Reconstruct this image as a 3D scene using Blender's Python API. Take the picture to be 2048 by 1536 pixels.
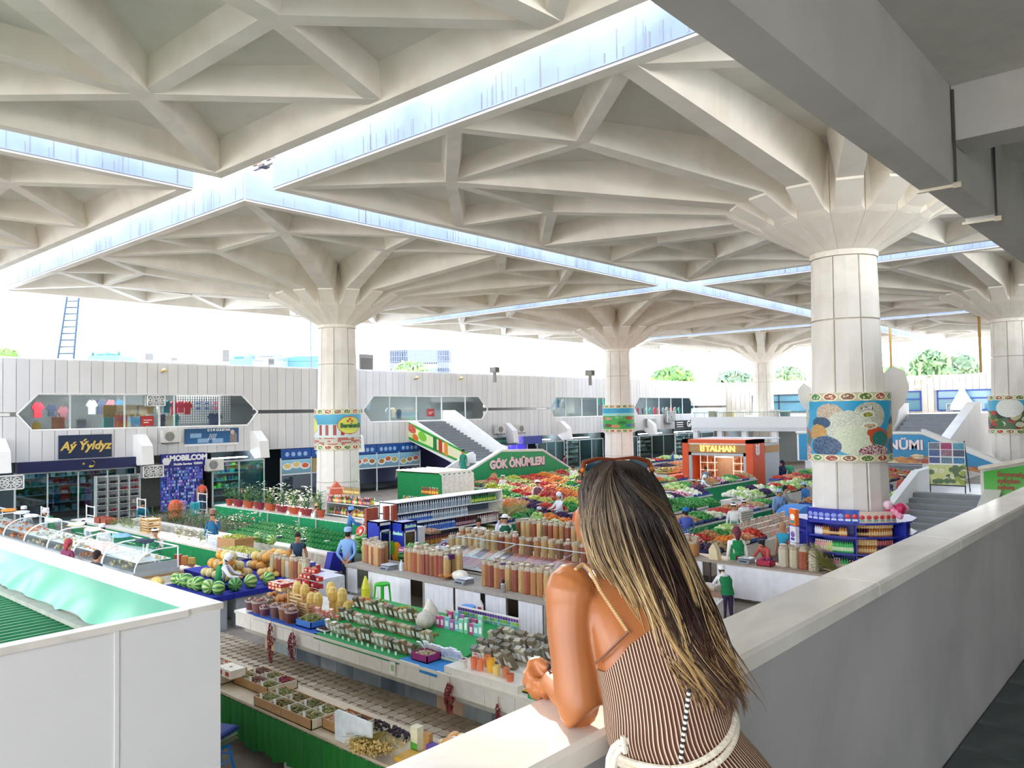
import bpy, math, random
import numpy as np
from mathutils import Matrix, Vector, Euler
R = random.Random(7)
sc = bpy.context.scene
for o in list(bpy.data.objects): bpy.data.objects.remove(o)
COL = sc.collection
# ---------------------------------------------------------------- camera
CAMH, FPX, PITCH, ROLL, YAW = 4.8, 1580.8, .0355, -.0159, .7287
def cam_axes():
    fw = np.array([0, math.cos(PITCH), math.sin(PITCH)]); up = np.array([0, -math.sin(PITCH), math.cos(PITCH)]); rt = np.array([1., 0, 0])
    r2 = math.cos(ROLL)*rt + math.sin(ROLL)*up; u2 = -math.sin(ROLL)*rt + math.cos(ROLL)*up
    c, s = math.cos(YAW), math.sin(YAW)   # market axes: x along the hall side, y towards the far side
    T = np.array([[s, c, 0], [-c, s, 0], [0, 0, 1]])
    return T@fw, T@r2, T@u2
FW, RT, UP = cam_axes(); EYE = np.array([0, 0, CAMH])
def ray(u, v): return FW + RT*(u-1024)/FPX - UP*(v-768)/FPX
def at(u, v, d): return EYE + ray(u, v)*d
def G(u, v, z):
    r = ray(u, v); return EYE + r*((z-CAMH)/r[2])
cd = bpy.data.cameras.new('camera'); cam = bpy.data.objects.new('camera', cd); COL.objects.link(cam)
cam.matrix_world = Matrix([[RT[i], UP[i], -FW[i], EYE[i]] for i in range(3)] + [[0, 0, 0, 1]])
cd.sensor_width = 36; cd.lens = FPX/2048*36; cd.clip_end = 2000; cd.clip_start = .05
sc.camera = cam
# ---------------------------------------------------------------- light
w = bpy.data.worlds.new('sky'); sc.world = w; w.use_nodes = True
nt = w.node_tree; bg = nt.nodes['Background']
tc = nt.nodes.new('ShaderNodeTexCoord'); sx = nt.nodes.new('ShaderNodeSeparateXYZ'); cr = nt.nodes.new('ShaderNodeValToRGB')
nt.links.new(tc.outputs['Generated'], sx.inputs[0]); nt.links.new(sx.outputs['Z'], cr.inputs[0]); nt.links.new(cr.outputs[0], bg.inputs[0])
e = cr.color_ramp.elements
e[0].position = 0; e[0].color = (1.0, .96, .90, 1); e[1].position = .6; e[1].color = (.60, .74, 1.0, 1)
k = e.new(.12); k.color = (.92, .96, 1.0, 1)
bg.inputs[1].default_value = 2.2
sl = bpy.data.lights.new('sun', 'SUN'); sl.energy = 3.0; sl.angle = .02; sl.color = (1, .93, .80)
so = bpy.data.objects.new('sun', sl); COL.objects.link(so)
so.rotation_euler = Vector((1.3, 1.85, 1.0)).to_track_quat('Z', 'Y').to_euler()
sc.view_settings.view_transform = 'Standard'; sc.view_settings.look = 'None'; sc.view_settings.gamma = 1
sc.view_settings.use_curve_mapping = False; sc.view_settings.exposure = 1.78
try:
    sc.cycles.max_bounces = 10; sc.cycles.diffuse_bounces = 7; sc.cycles.glossy_bounces = 3; sc.cycles.transmission_bounces = 6
    sc.cycles.transparent_max_bounces = 10; sc.cycles.use_denoising = True; sc.cycles.sample_clamp_indirect = 6; sc.cycles.caustics_reflective = False; sc.cycles.caustics_refractive = False
except Exception: pass
# ---------------------------------------------------------------- materials
def lin(h):
    if not isinstance(h, str): return tuple(h)
    c = [int(h[i:i+2], 16)/255 for i in (0, 2, 4)]
    return tuple(x/12.92 if x <= .04045 else ((x+.055)/1.055)**2.4 for x in c)
MATS = {}
def mat(hexc, rough=.6, n=.12, s=6., metal=0, bump=0, alpha=None, emit=0, spec=.5, n2=None, stretch=None):
    """solid colour with procedural variation"""
    key = (hexc, rough, n, s, metal, bump, alpha, emit, n2, stretch, spec)
    if key in MATS: return MATS[key]
    m = bpy.data.materials.new('m_%s' % hexc); m.use_nodes = True; t = m.node_tree; b = t.nodes['Principled BSDF']
    c = lin(hexc) if hexc != 'paint' else (1, 1, 1)
    b.inputs['Roughness'].default_value = rough; b.inputs['Metallic'].default_value = metal; b.inputs['Specular IOR Level'].default_value = spec
    tc = t.nodes.new('ShaderNodeTexCoord'); mp = t.nodes.new('ShaderNodeMapping'); no = t.nodes.new('ShaderNodeTexNoise')
    if stretch: mp.inputs['Scale'].default_value = stretch
    t.links.new(tc.outputs['Object'], mp.inputs[0]); t.links.new(mp.outputs[0], no.inputs[0])
    no.inputs['Scale'].default_value = s; no.inputs['Detail'].default_value = 5
    mr = t.nodes.new('ShaderNodeMapRange'); mr.inputs[3].default_value = 1-n; mr.inputs[4].default_value = 1+n*.8; mr.inputs[1].default_value = .3; mr.inputs[2].default_value = .7
    t.links.new(no.outputs[0], mr.inputs[0])
    mx = t.nodes.new('ShaderNodeVectorMath'); mx.operation = 'SCALE'; t.links.new(mr.outputs[0], mx.inputs['Scale'])
    if hexc == 'paint':
        at_ = t.nodes.new('ShaderNodeAttribute'); at_.attribute_name = 'Col'; t.links.new(at_.outputs['Color'], mx.inputs[0])
    elif n2:
        m2 = t.nodes.new('ShaderNodeMix'); m2.data_type = 'RGBA'; m2.inputs[6].default_value = (*c, 1); m2.inputs[7].default_value = (*lin(n2), 1)
        no2 = t.nodes.new('ShaderNodeTexNoise'); no2.inputs['Scale'].default_value = s*.37; no2.inputs['Detail'].default_value = 8; no2.inputs['Distortion'].default_value = 1.5
        t.links.new(mp.outputs[0], no2.inputs[0]); r2 = t.nodes.new('ShaderNodeMapRange'); r2.inputs[1].default_value = .46; r2.inputs[2].default_value = .62
        t.links.new(no2.outputs[0], r2.inputs[0]); t.links.new(r2.outputs[0], m2.inputs[0]); t.links.new(m2.outputs[2], mx.inputs[0])
    else: mx.inputs[0].default_value = c
    t.links.new(mx.outputs[0], b.inputs['Base Color'])
    if bump:
        bp = t.nodes.new('ShaderNodeBump'); bp.inputs['Strength'].default_value = bump; bp.inputs['Distance'].default_value = .02
        t.links.new(no.outputs[0], bp.inputs['Height']); t.links.new(bp.outputs[0], b.inputs['Normal'])
    if emit: 
        t.links.new(mx.outputs[0], b.inputs['Emission Color']); b.inputs['Emission Strength'].default_value = emit
    if alpha is not None: b.inputs['Alpha'].default_value = alpha
    MATS[key] = m; return m
def glassmat(tint='dfeef0', refl=.12, al=.75, rough=.03):
    key = ('glass', tint, refl, al)
    if key in MATS: return MATS[key]
    m = bpy.data.materials.new('glass'); m.use_nodes = True; t = m.node_tree; t.nodes.clear()
    o = t.nodes.new('ShaderNodeOutputMaterial'); tr = t.nodes.new('ShaderNodeBsdfTransparent'); gl = t.nodes.new('ShaderNodeBsdfGlossy'); mx = t.nodes.new('ShaderNodeMixShader')
    tr.inputs[0].default_value = (*[x*al/.75 if x*al/.75 < 1 else 1 for x in lin(tint)], 1); gl.inputs[0].default_value = (.9, .95, 1, 1); gl.inputs['Roughness'].default_value = rough
    mx.inputs[0].default_value = refl; t.links.new(tr.outputs[0], mx.inputs[1]); t.links.new(gl.outputs[0], mx.inputs[2]); t.links.new(mx.outputs[0], o.inputs[0])
    MATS[key] = m; return m
PT = mat('paint', .6, .10, 9.); PG = mat('paint', .3, .06, 9.); PF = mat('paint', .85, .16, 14., bump=.3); PN = mat('paint', .55, .35, 90., bump=.6)
# ---------------------------------------------------------------- mesh builder
class MB:
    def __init__(s): s.v = []; s.f = []; s.c = []; s.n = 0
    def add(s, V, F, col='ffffff'):
        n = s.n; V = [tuple(map(float, p)) for p in V]; s.v += V; s.n += len(V)
        s.f += [tuple(i+n for i in f) for f in F]
        if isinstance(col, list): s.c += [lin(x) for x in col]
        else: s.c += [lin(col)]*len(F)
        return s
    def box(s, x0, y0, z0, x1, y1, z1, col='ffffff', M=None):
        V = [(x, y, z) for z in (z0, z1) for x, y in ((x0, y0), (x1, y0), (x1, y1), (x0, y1))]
        if M is not None: V = [tuple(M @ Vector(p)) for p in V]
        return s.add(V, [(3, 2, 1, 0), (4, 5, 6, 7), (0, 1, 5, 4), (1, 2, 6, 5), (2, 3, 7, 6), (3, 0, 4, 7)], col)
    def prism(s, P, lo, hi, axis='z', col='ffffff', top=None):
        n = len(P); Q = top or P
        f = {'z': lambda a, b, t: (a, b, t), 'x': lambda a, b, t: (t, a, b), 'y': lambda a, b, t: (a, t, b)}[axis]
        V = [f(a, b, lo) for a, b in P] + [f(a, b, hi) for a, b in Q]
        return s.add(V, [tuple(range(n))[::-1], tuple(range(n, 2*n))] + [(i, (i+1) % n, n+(i+1) % n, n+i) for i in range(n)], col)
    def lathe(s, pr, n=12, c=(0, 0, 0), col='ffffff', ph=0, sx=1, sy=1, cap=True):
        V = []; F = []; K = []
        for r, z in pr: V += [(c[0]+sx*r*math.cos(ph+2*math.pi*i/n), c[1]+sy*r*math.sin(ph+2*math.pi*i/n), c[2]+z) for i in range(n)]
        for j in range(len(pr)-1):
            for i in range(n):
                F.append((j*n+i, j*n+(i+1) % n, (j+1)*n+(i+1) % n, (j+1)*n+i)); K.append(col[j] if isinstance(col, list) else col)
        if cap: F += [tuple(range(n))[::-1], tuple(range((len(pr)-1)*n, len(pr)*n))]; K += [K[0], K[-1]]
        return s.add(V, F, K)
    def tube(s, pts, r, n=6, col='ffffff', cap=True):
        pts = [Vector(p) for p in pts]; m = len(pts); rr = r if isinstance(r, (list, tuple)) else [r]*m
        V = []; ref = Vector((0, 0, 1))
        d0 = (pts[-1]-pts[0])
        if abs(d0.normalized().z if d0.length > 0 else 0) > .9: ref = Vector((1, 0, 0))
        for i, p in enumerate(pts):
            d = (pts[min(i+1, m-1)]-pts[max(i-1, 0)]).normalized()
            a = d.cross(ref); a = a.normalized() if a.length > 1e-4 else Vector((1, 0, 0)); b = d.cross(a)
            ri = rr[i]; ra, rb = (ri if isinstance(ri, tuple) else (ri, ri))
            V += [p + a*ra*math.cos(2*math.pi*k/n) + b*rb*math.sin(2*math.pi*k/n) for k in range(n)]
        F = [(j*n+i, j*n+(i+1) % n, (j+1)*n+(i+1) % n, (j+1)*n+i) for j in range(m-1) for i in range(n)]
        if cap: F += [tuple(range(n))[::-1], tuple(range((m-1)*n, m*n))]
        return s.add(V, F, col)
    def ball(s, c, r, nu=8, nv=6, col='ffffff', M=None, jit=0):
        rx, ry, rz = r if isinstance(r, (tuple, list)) else (r, r, r); V = [(0, 0, -rz)]; F = []
        for j in range(1, nv):
            t = math.pi*j/nv
            V += [(rx*math.sin(t)*math.cos(2*math.pi*i/nu)*(1+R.uniform(-jit, jit)), ry*math.sin(t)*math.sin(2*math.pi*i/nu)*(1+R.uniform(-jit, jit)), -rz*math.cos(t)*(1+R.uniform(-jit, jit))) for i in range(nu)]
        V.append((0, 0, rz)); L = len(V)-1
        for i in range(nu):
            F.append((0, 1+(i+1) % nu, 1+i)); F.append((L, L-nu+i, L-nu+(i+1) % nu))
            for j in range(nv-2): a = 1+j*nu; F.append((a+i, a+(i+1) % nu, a+nu+(i+1) % nu, a+nu+i))
        if M is not None: V = [tuple(M @ Vector(p)) for p in V]
        return s.add([(p[0]+c[0], p[1]+c[1], p[2]+c[2]) for p in V], F, col)
    def mesh(s, name, m=None, smooth=False):
        me = bpy.data.meshes.new(name); me.from_pydata(s.v, [], s.f)
        at_ = me.color_attributes.new('Col', 'FLOAT_COLOR', 'CORNER'); ln = np.array([len(f) for f in s.f]); c = np.ones((ln.sum(), 4)); c[:, :3] = np.repeat(np.array(s.c), ln, axis=0)
        at_.data.foreach_set('color', c.ravel()); me.materials.append(m or PT)
        if smooth: me.shade_smooth()
        me.update(); return me
    def obj(s, name, parent=None, m=None, loc=(0, 0, 0), rz=0, smooth=False, **kw):
        return put(s.mesh(name, m, smooth), name, parent, loc, rz, **kw)
def put(me, name, parent=None, loc=(0, 0, 0), rz=0, label=None, cat=None, group=None, kind=None, scale=None):
    o = bpy.data.objects.new(name, me); COL.objects.link(o); o.location = loc; o.rotation_euler = (0, 0, rz)
    if scale: o.scale = scale if isinstance(scale, (tuple, list)) else (scale,)*3
    if parent: o.parent = parent
    return tag(o, label, cat, group, kind)
def tag(o, label=None, cat=None, group=None, kind=None):
    for k_, v_ in (('label', label), ('category', cat), ('group', group), ('kind', kind)):
        if v_: o[k_] = v_
    return o
def thing(name, label, cat, loc=(0, 0, 0), rz=0, group=None, kind=None): return put(None, name, None, loc, rz, label, cat, group, kind)
def dup(root, loc, rz=0, label=None, group=None, scale=None):
    r = root.copy(); COL.objects.link(r); r.location = loc; r.rotation_euler = (0, 0, rz)
    if scale: r.scale = scale if isinstance(scale, (tuple, list)) else (scale,)*3
    if label: r['label'] = label
    if group: r['group'] = group
    for ch in list(root.children):
        c = ch.copy(); COL.objects.link(c); c.parent = r
        for g in list(ch.children):
            d = g.copy(); COL.objects.link(d); d.parent = c
    return r
ORD = 'first second third fourth fifth sixth seventh eighth ninth tenth eleventh twelfth thirteenth fourteenth fifteenth sixteenth seventeenth eighteenth nineteenth twentieth'.split()
def od(i):
    if i < 20: return ORD[i]
    return ['twenty', 'thirty', 'forty', 'fifty', 'sixty', 'seventy', 'eighty', 'ninety'][(i-19)//10 if (i+1) % 10 else (i+1)//10-2] + '-' + ORD[(i+1) % 10-1] if (i+1) % 10 else ['twentieth', 'thirtieth', 'fortieth', 'fiftieth', 'sixtieth', 'seventieth', 'eightieth', 'ninetieth'][(i+1)//10-2]
def text(s_, parent, loc, rot, size, col, depth=.01, bold=0, shear=0, align='CENTER', mt=None, name='lettering', **kw):
    """flat lettering as a mesh; rot is (rx,ry,rz)"""
    cu = bpy.data.curves.new(name, 'FONT'); cu.body = s_; cu.size = size; cu.extrude = depth; cu.offset = bold; cu.shear = shear; cu.align_x = align; cu.align_y = 'CENTER'; cu.resolution_u = 2
    t = bpy.data.objects.new(name, cu); COL.objects.link(t)
    me = bpy.data.meshes.new_from_object(t.evaluated_get(bpy.context.evaluated_depsgraph_get())); bpy.data.objects.remove(t)
    me.materials.clear(); me.materials.append(mt or mat(col, .4, .02)); o = put(me, name, parent, loc, 0, **kw); o.rotation_euler = rot; return o
def picture(name, fn, nx, ny, w_, h_, parent=None, mapf=None, m=None, **kw):
    """flat print: a fine grid of coloured faces, fn(x,y)->rgb with x,y in 0..1 (y up)"""
    X, Y = np.meshgrid((np.arange(nx)+.5)/nx, (np.arange(ny)+.5)/ny); c = np.clip(fn(X, Y), 0, 1)
    c = np.where(c <= .04045, c/12.92, ((c+.055)/1.055)**2.4)
    gx, gy = np.meshgrid(np.linspace(0, 1, nx+1), np.linspace(0, 1, ny+1))
    P = mapf(gx, gy) if mapf else np.stack([(gx-.5)*w_, np.zeros_like(gx), gy*h_], -1)
    V = P.reshape(-1, 3); i = np.arange(ny)[:, None]*(nx+1)+np.arange(nx)[None]; F = np.stack([i, i+1, i+nx+2, i+nx+1], -1).reshape(-1, 4)
    me = bpy.data.meshes.new(name); me.from_pydata(V.tolist(), [], F.tolist()); a_ = me.color_attributes.new('Col', 'FLOAT_COLOR', 'CORNER')
    cc = np.ones((nx*ny, 4, 4)); cc[:, :, :3] = c.reshape(-1, 1, 3); a_.data.foreach_set('color', cc.ravel()); me.materials.append(m or mat('paint', .4, .03, 9.))
    return put(me, name, parent, **kw)
def rgb(h): return np.array([int(h[i:i+2], 16)/255 for i in (0, 2, 4)])
def hsh(x, y, s_=0): return np.modf(np.abs(np.sin(x*127.1+y*311.7+s_*74.7)*43758.5453))[0]
def blob(c, X, Y, cx, cy, rx, ry, col, tex=0, sc_=60, c2=None):
    m_ = ((X-cx)/rx)**2+((Y-cy)/ry)**2 < 1; t = hsh(np.floor(X*sc_), np.floor(Y*sc_), cx)
    k_ = (rgb(col)[None, None]*(1-tex*t[..., None])) if c2 is None else np.where(t[..., None] > .5, rgb(col), rgb(c2))
    return np.where(m_[..., None], k_, c)
# ================================================================ ground and hall roof
HH = 10.26; S = 21.9; ZB = 10.42; ZS = 11.04; COLS = {}
conc = mat('f3eee4', .75, .05, 1.2, n2='ebe5d9'); concs = mat('e4e2da', .8, .05, .8, n2='dbd9d0')
g = MB(); g.box(-60, -40, -.3, 140, 120, 0, 'a59a8c'); g.obj('floor', m=mat('93877a', .7, .12, 2.5, n2='867b6e'), kind='structure')
def rib(A, B, zA, zB, wA, wB, ext=0):
    A = Vector((*A, 0)); B = Vector((*B, 0)); d = (B-A).normalized(); n = Vector((-d.y, d.x, 0)); m = MB(); V = []
    for P, z, w_ in ((A, zA, wA), (B, zB, wB)):
        for s_, zz, k in ((-1, z, 1), (1, z, 1), (1, ZS+.02, 1.7), (-1, ZS+.02, 1.7)): q = P+n*s_*w_*k/2; V.append((q.x, q.y, zz))
    return m.add(V, [(3, 2, 1, 0), (4, 5, 6, 7), (0, 1, 5, 4), (1, 2, 6, 5), (2, 3, 7, 6), (3, 0, 4, 7)])
def canopy():
    t = thing('roof_canopy', 'x', 'canopy')
    MB().box(-HH+.01, -HH+.01, ZS, HH-.01, HH-.01, ZS+.12).obj('soffit', t, concs)
    sky_tint = mat('9aa3b9', .7, .08, 1.0, n2='8f99b0')  # skylit blue-grey put into the fascia colour, darkened against blowout
    # fascia drawn along x for the -y side, turned for the others
    f0 = MB(); P = [(-HH, ZB), (-HH+.28, ZB), (-HH+.5, ZS), (-HH+.3, ZS+.14), (-HH, ZS+.14)]
    L = [(-HH+(y+HH), y, z) for y, z in P]; Rr = [(HH-(y+HH), y, z) for y, z in P]
    f0.add(L+Rr, [(0, 1, 2, 3, 4), (9, 8, 7, 6, 5)]+[(i, 5+i, 5+(i+1) % 5, (i+1) % 5) for i in range(5)])
    fm = f0.mesh('edge_beam', conc)
    e0 = MB(); e0.box(-HH+.02, -HH-.03, ZB+.05, HH-.02, -HH, ZS+.13); em = e0.mesh('fascia_panel', sky_tint)
    st = MB()
    for k in range(90):
        x = R.uniform(-HH+.3, HH-.3) if R.random() < .3 else R.choice([-6, -2.5, 1, 4.5, 8])+R.gauss(0, .6); l_ = R.uniform(.15, .6); w_ = R.uniform(.01, .035)
        if abs(x) < HH-.1: st.box(x-w_/2, -HH-.034, ZB+.08, x+w_/2, -HH-.03, ZB+.08+l_, R.choice(['8d8f98', '979aa2', '86827c']))
    stm = st.mesh('rust_streaks', PT)
    for k in range(4):
        b_ = put(fm, 'edge_beam', t, rz=k*math.pi/2)
        p_ = put(em, 'fascia_panel', t, rz=k*math.pi/2); q_ = put(stm, 'rain_streaks', p_, kind='stuff')
    r3, r1 = (7.2, 3.0), (7.13, 7.13); zn = 10.58; H2 = HH-.3; c8 = math.cos(math.pi/8); s8 = math.sin(math.pi/8); c4 = math.cos(math.pi/4)
    ri = 1.7
    def radial(th, B, zB):
        d = (math.cos(th), math.sin(th)); m = MB(); w0 = .56
        A = (d[0]*2.8, d[1]*2.8); a = rib(A, B, 9.97, zB, w0, .36); b = rib((d[0]*ri, d[1]*ri), A, 9.45, 9.97, .4, w0)
        m.add(a.v, a.f); m.add(b.v, b.f); return m.mesh('radial_rib', conc)
    R0 = radial(0, (H2, 0), 10.46); R45 = radial(math.pi/4, r1, zn)
    R22 = radial(math.atan2(3.0, 7.2), r3, zn); R22b = radial(-math.atan2(3.0, 7.2), (7.2, -3.0), zn)
    e = [rib(r1, (H2, H2), zn, 10.46, .36, .3)]
    mesh = lambda m: m.mesh('rib', conc)
    sec = [mesh(e[0])] + [mesh(rib(r1, (H2, 4.1), zn, 10.46, .3, .28)), mesh(rib(r1, (4.1, H2), zn, 10.46, .3, .28)),
        mesh(rib(r3, (H2, 4.1), zn, 10.46, .3, .28)), mesh(rib((7.2, -3.), (H2, -4.1), zn, 10.46, .3, .28)),
        mesh(rib(r3, r1, zn, zn, .3, .3)), mesh(rib((3.0, 7.2), r1, zn, zn, .3, .3)),
        mesh(rib(r3, (H2, 0), zn, 10.46, .3, .28)), mesh(rib((7.2, -3.), (H2, 0), zn, 10.46, .3, .28))]
    for k in range(4):
        z = k*math.pi/2
        for me in (R0, R45, R22, R22b): put(me, 'radial_rib', t, rz=z)
        for me in sec: put(me, 'rib', t, rz=z)
    # capital: sixteen petals round the shaft head
    m = MB(); a = math.pi/16; g_ = .006
    def pol(r, th, z): return (r*math.cos(th), r*math.sin(th), z)
    o1, o2 = .80, 1.98
    V = [pol(o1, -a+g_*2, 8.72), pol(o1, a-g_*2, 8.72), pol(o2, a-g_, 9.40), pol(o2+.12, a*.72, 9.50), (2.86, .29, 9.92), (2.86, -.29, 9.92), pol(o2+.12, -a*.72, 9.50), pol(o2, -a+g_, 9.40)]
    T = [(x*.995, y*.995, 9.98 if i > 2 and i < 7 else z+.25) for i, (x, y, z) in enumerate(V)]
    T = [pol(.3, 0, 9.4), pol(.3, 0, 9.4), pol(o2, a-g_, ZS), pol(o2-.05, a*.72, ZS), (2.86, .29, 9.99), (2.86, -.29, 9.99), pol(o2-.05, -a*.72, ZS), pol(o2, -a+g_, ZS)]
    m.add(V+T, [(0, 7, 2, 1), (7, 6, 3, 2), (6, 5, 4, 3), (4, 5, 13, 12), (2, 3, 11, 10), (3, 4, 12, 11), (5, 6, 14, 13), (6, 7, 15, 14), (0, 1, 9, 8), (7, 0, 8, 15), (1, 2, 10, 9)])
    pm = m.mesh('capital_petal', conc)
    for k in range(16): put(pm, 'capital_petal', t, rz=2*a*k)
    cn = MB(); cn.lathe([(.70, 8.6), (.78, 8.72), (1.93, 9.38), (1.93, ZS)], 32, ph=a); cn.obj('capital_core', t, conc)
    cn = MB(); cn.lathe([(.83, 8.60), (.83, 8.74)], 16, ph=a); cn.obj('neck_ring', t, conc)
    # shaft staves between joints
    zz = [0, 1.9, 4.3, 7.0, 8.6]; rr = lambda z: .955-.021*z
    for j in range(4):
        m = MB(); z0, z1 = zz[j]+.02, zz[j+1]-.02; b = math.pi/8-.016
        V = []
        for z, r in ((z0, rr(z0)), (z1, rr(z1))):
            V += [pol(r, -b, z), pol(r+.02, -b*.93, z), pol(r+.015, 0, z), pol(r+.02, b*.93, z), pol(r, b, z), pol(r-.12, b, z), pol(r-.12, -b, z)]
        m.add(V, [tuple(range(7))[::-1], tuple(range(7, 14))]+[(i, (i+1) % 7, 7+(i+1) % 7, 7+i) for i in range(7)]); sm = m.mesh('shaft_panel', mat('efebe4', .6, .06, 1.5, n2='e6e1d8'))
        for k in range(8): put(sm, 'shaft_panel', t, rz=math.pi/4*k+math.pi/8)
    m = MB(); m.lathe([(rr(z)-.05, z) for z in (0, 4, 8.6)], 16); m.obj('shaft_core', t, mat('cfc8bc', .8))
    return t
c0 = canopy()
cols = {(0, 0): 'nearest thick white column with ribbed canopy, grain poster and detergent shelves', (0, 1): 'white column and ribbed canopy beside the shops, with the sausage poster around it',
 (1, 1): 'white column and canopy standing behind the triangular green staircase board', (1, 0): 'white column and canopy beyond the right stairs, with the vegetable poster',
 (2, 1): 'farthest white column and canopy rising through the corner terrace', (2, 0): 'canopy at the far right end over the blue-framed windows', (-1, 0): 'ribbed canopy almost overhead at the upper left', (-1, 1): 'ribbed canopy at the left over the dark shoe shop'}
for (i, j), lb in cols.items():
    loc = (20.9+S*i, 7.1+S*j, 0)
    if (i, j) == (0, 0): c0.location = loc; tag(c0, lb, group='roof canopies on columns'); COLS[i, j] = c0
    else: COLS[i, j] = dup(c0, loc, 0, lb)
    c = COLS[i, j]
# bearings and brackets in the gaps between canopies
for k, (x, y, dx, dy) in enumerate([(9.95, 17.4, 1, 0), (9.95, 18.8, 1, 0), (9.2, 18.05, 0, 1), (10.8, 18.05, 0, 1), (9.95, 12.5, 1, 0), (9.95, 9, 1, 0), (9.95, 6, 1, 0), (17, 18.05, 0, 1), (26, 18.05, 0, 1), (9.95, 26, 1, 0)]):
    m = MB(); m.box(-.5, -.05, 0, .5, .05, .09, 'b7b0a6'); m.box(-.42, -.09, .09, -.22, .09, .2, '6f665c'); m.box(.22, -.09, .09, .42, .09, .2, '8c6f58'); m.box(-.1, -.12, -.02, .12, .1, .05, '57504a')
    m.obj('roof_bearing', loc=(x, y, ZS+.15), rz=0 if dx else math.pi/2, label='rusty steel tie across the roof gap, %s of the row' % od(k), cat='bracket', group='steel ties in the roof gaps')
# ================================================================ balcony we stand on
balc = mat('b9b8b8', .75, .06, 2.2, n2='adacad'); marb = mat('fcf9f2', .14, .04, 3.0, n2='efebe2', stretch=(1, 3, 1), spec=.8)
m = MB(); m.box(-3, 1.0, 2.6, 80, 1.14, 4.1); m.obj('wall_parapet', m=balc, kind='structure'); wp = bpy.data.objects['wall_parapet']
for k in range(14):
    x0 = -.6+1.23*k; m = MB(); m.prism([(.955, 4.1), (1.175, 4.1), (1.175, 4.142), (1.165, 4.15), (.965, 4.15), (.955, 4.14)], x0+.003, x0+1.227, 'x'); m.obj('coping_slab', wp, marb)
m = MB(); m.box(-6, -6.8, 2.9, 80, 1.0, 3.13); m.obj('floor_balcony', m=mat('a9aaa6', .6, .2, 3), kind='structure'); fbl = bpy.data.objects['floor_balcony']
tm = MB(); tm.box(0, 0, 0, .392, .392, .02); tmm = tm.mesh('floor_tile', mat('4f5a5c', .5, .25, 4, n2='626a6b'))
for i in range(38):
    for j in range(6): put(tmm, 'floor_tile', fbl, (1.5+i*.4, -1.4+j*.4, 3.13))
m = MB(); m.box(-6, -7, 0, 80, -6.8, 7.4); m.obj('wall_back', m=mat('f2f0ec', .8, .03), kind='structure')
grey = mat('d6d5d0', .75, .06, 1.4, n2='cbcac5')
m = MB(); m.box(-6, -6.8, 6.98, 80, 1.3, 8.0); m.obj('ceiling', m=mat('dad8d0', .8, .06), kind='structure')  # slab deepened upward, out of view, to block low sun
for x0, x1 in ((-6, 5.98), (6.0, 7.3), (7.32, 80)):
    m = MB(); dz = 0 if x0 != 6.0 else .03; m.box(x0, 1.29+dz*.2, 6.3+dz, x1, 1.5, 7.3); m.obj('trim_%d' % (1 if x0 < 0 else 2 if x0 < 7 else 3), m=grey, kind='structure')
m = MB(); m.box(6.0, -3, 6.6, 6.35, 1.29, 6.98); m.box(11.5, -3, 6.6, 11.85, 1.29, 6.98); m.obj('trim_4', m=grey, kind='structure')
for k, x in enumerate((5.99, 7.31)):
    m = MB(); m.box(x-.012, 1.26, 6.28, x+.012, 1.52, 6.30, 'd8d0bd'); m.box(x-.01, 1.27, 6.3, x+.01, 1.285, 6.95, '4a4a48'); m.box(x-.02, 1.24, 6.27, x+.02, 1.29, 6.31, 'c9bfae'); m.obj('joint_strip', m=PT, label='metal joint strip under the grey beam, %s' % ('nearer one' if k == 0 else 'farther one'), cat='strip')
# ================================================================ kiosk roof in the near left
t = thing('kiosk', 'white panelled kiosk with marble coping and green metal roof, cut by the left edge', 'kiosk')
wht = mat('f1f1f1', .35, .03, 1)
KX, KY = 3.86, 7.27
for x0, x1 in ((-1.5, .2), (.22, 2.88), (2.9, KX)):
    m = MB(); m.box(x0, KY, 0, x1-.005, KY+.05, 2.94); m.obj('panel', t, wht)
m = MB(); m.box(2.872, KY-.012, 0, 2.908, KY, 2.95); m.obj('seam_strip', t, wht)
m = MB(); m.box(KX-.05, KY+.05, 0, KX, 15.5, 2.94); m.obj('side_wall', t, wht)
for k in range(7):
    y0 = KY+.0+k*1.18; m = MB(); m.prism([(KX-.33, y0+.004), (KX+.03, y0+.004), (KX+.03, y0+1.176), (KX-.33, y0+1.176)], 2.94, 3.0, 'z'); m.obj('coping_slab', t, mat('f2ede4', .3, .05, 3, n2='e0d8cc'))
m = MB(); m.box(-1.5, KY-.02, 2.94, KX-.33, KY+.12, 3.0); m.obj('coping_slab', t, mat('f2ede4', .3, .05, 3, n2='e0d8cc'))
# creased green membrane falling from the coping to the metal roof
nx, ny = 60, 10; V = []; F = []
for j in range(ny+1):
    for i in range(nx+1):
        y = KY+.12+i/nx*7.6; f = j/ny; x = KX-.33-f*.27; z = 2.995-.33*f+.03*math.sin(f*3.1)
        z += .035*f*math.exp(-((i-14-4*f)/1.5)**2)-.03*f*math.exp(-((i-22)/2)**2)+.04*f*math.exp(-((i-30-3*f)/1.2)**2)+.03*math.sin(i*.55)*f*(1-f*.4)
        x += .03*math.sin(i*.9)*f*f; V.append((x, y, z)); 
F = [(j*(nx+1)+i, j*(nx+1)+i+1, (j+1)*(nx+1)+i+1, (j+1)*(nx+1)+i) for j in range(ny) for i in range(nx)]
m = MB(); m.add(V, F); m.obj('membrane', t, mat('6fc6a8', .3, .08, 2.2), smooth=True)
m = MB(); m.prism([(KX-.72, 2.62), (KX-.58, 2.62), (KX-.58, 2.67), (KX-.72, 2.67)], KY+.1, 15, 'y'); m.obj('gutter', t, mat('b9b9ae', .5))
m = MB()
P = []; x = -1.6
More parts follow.
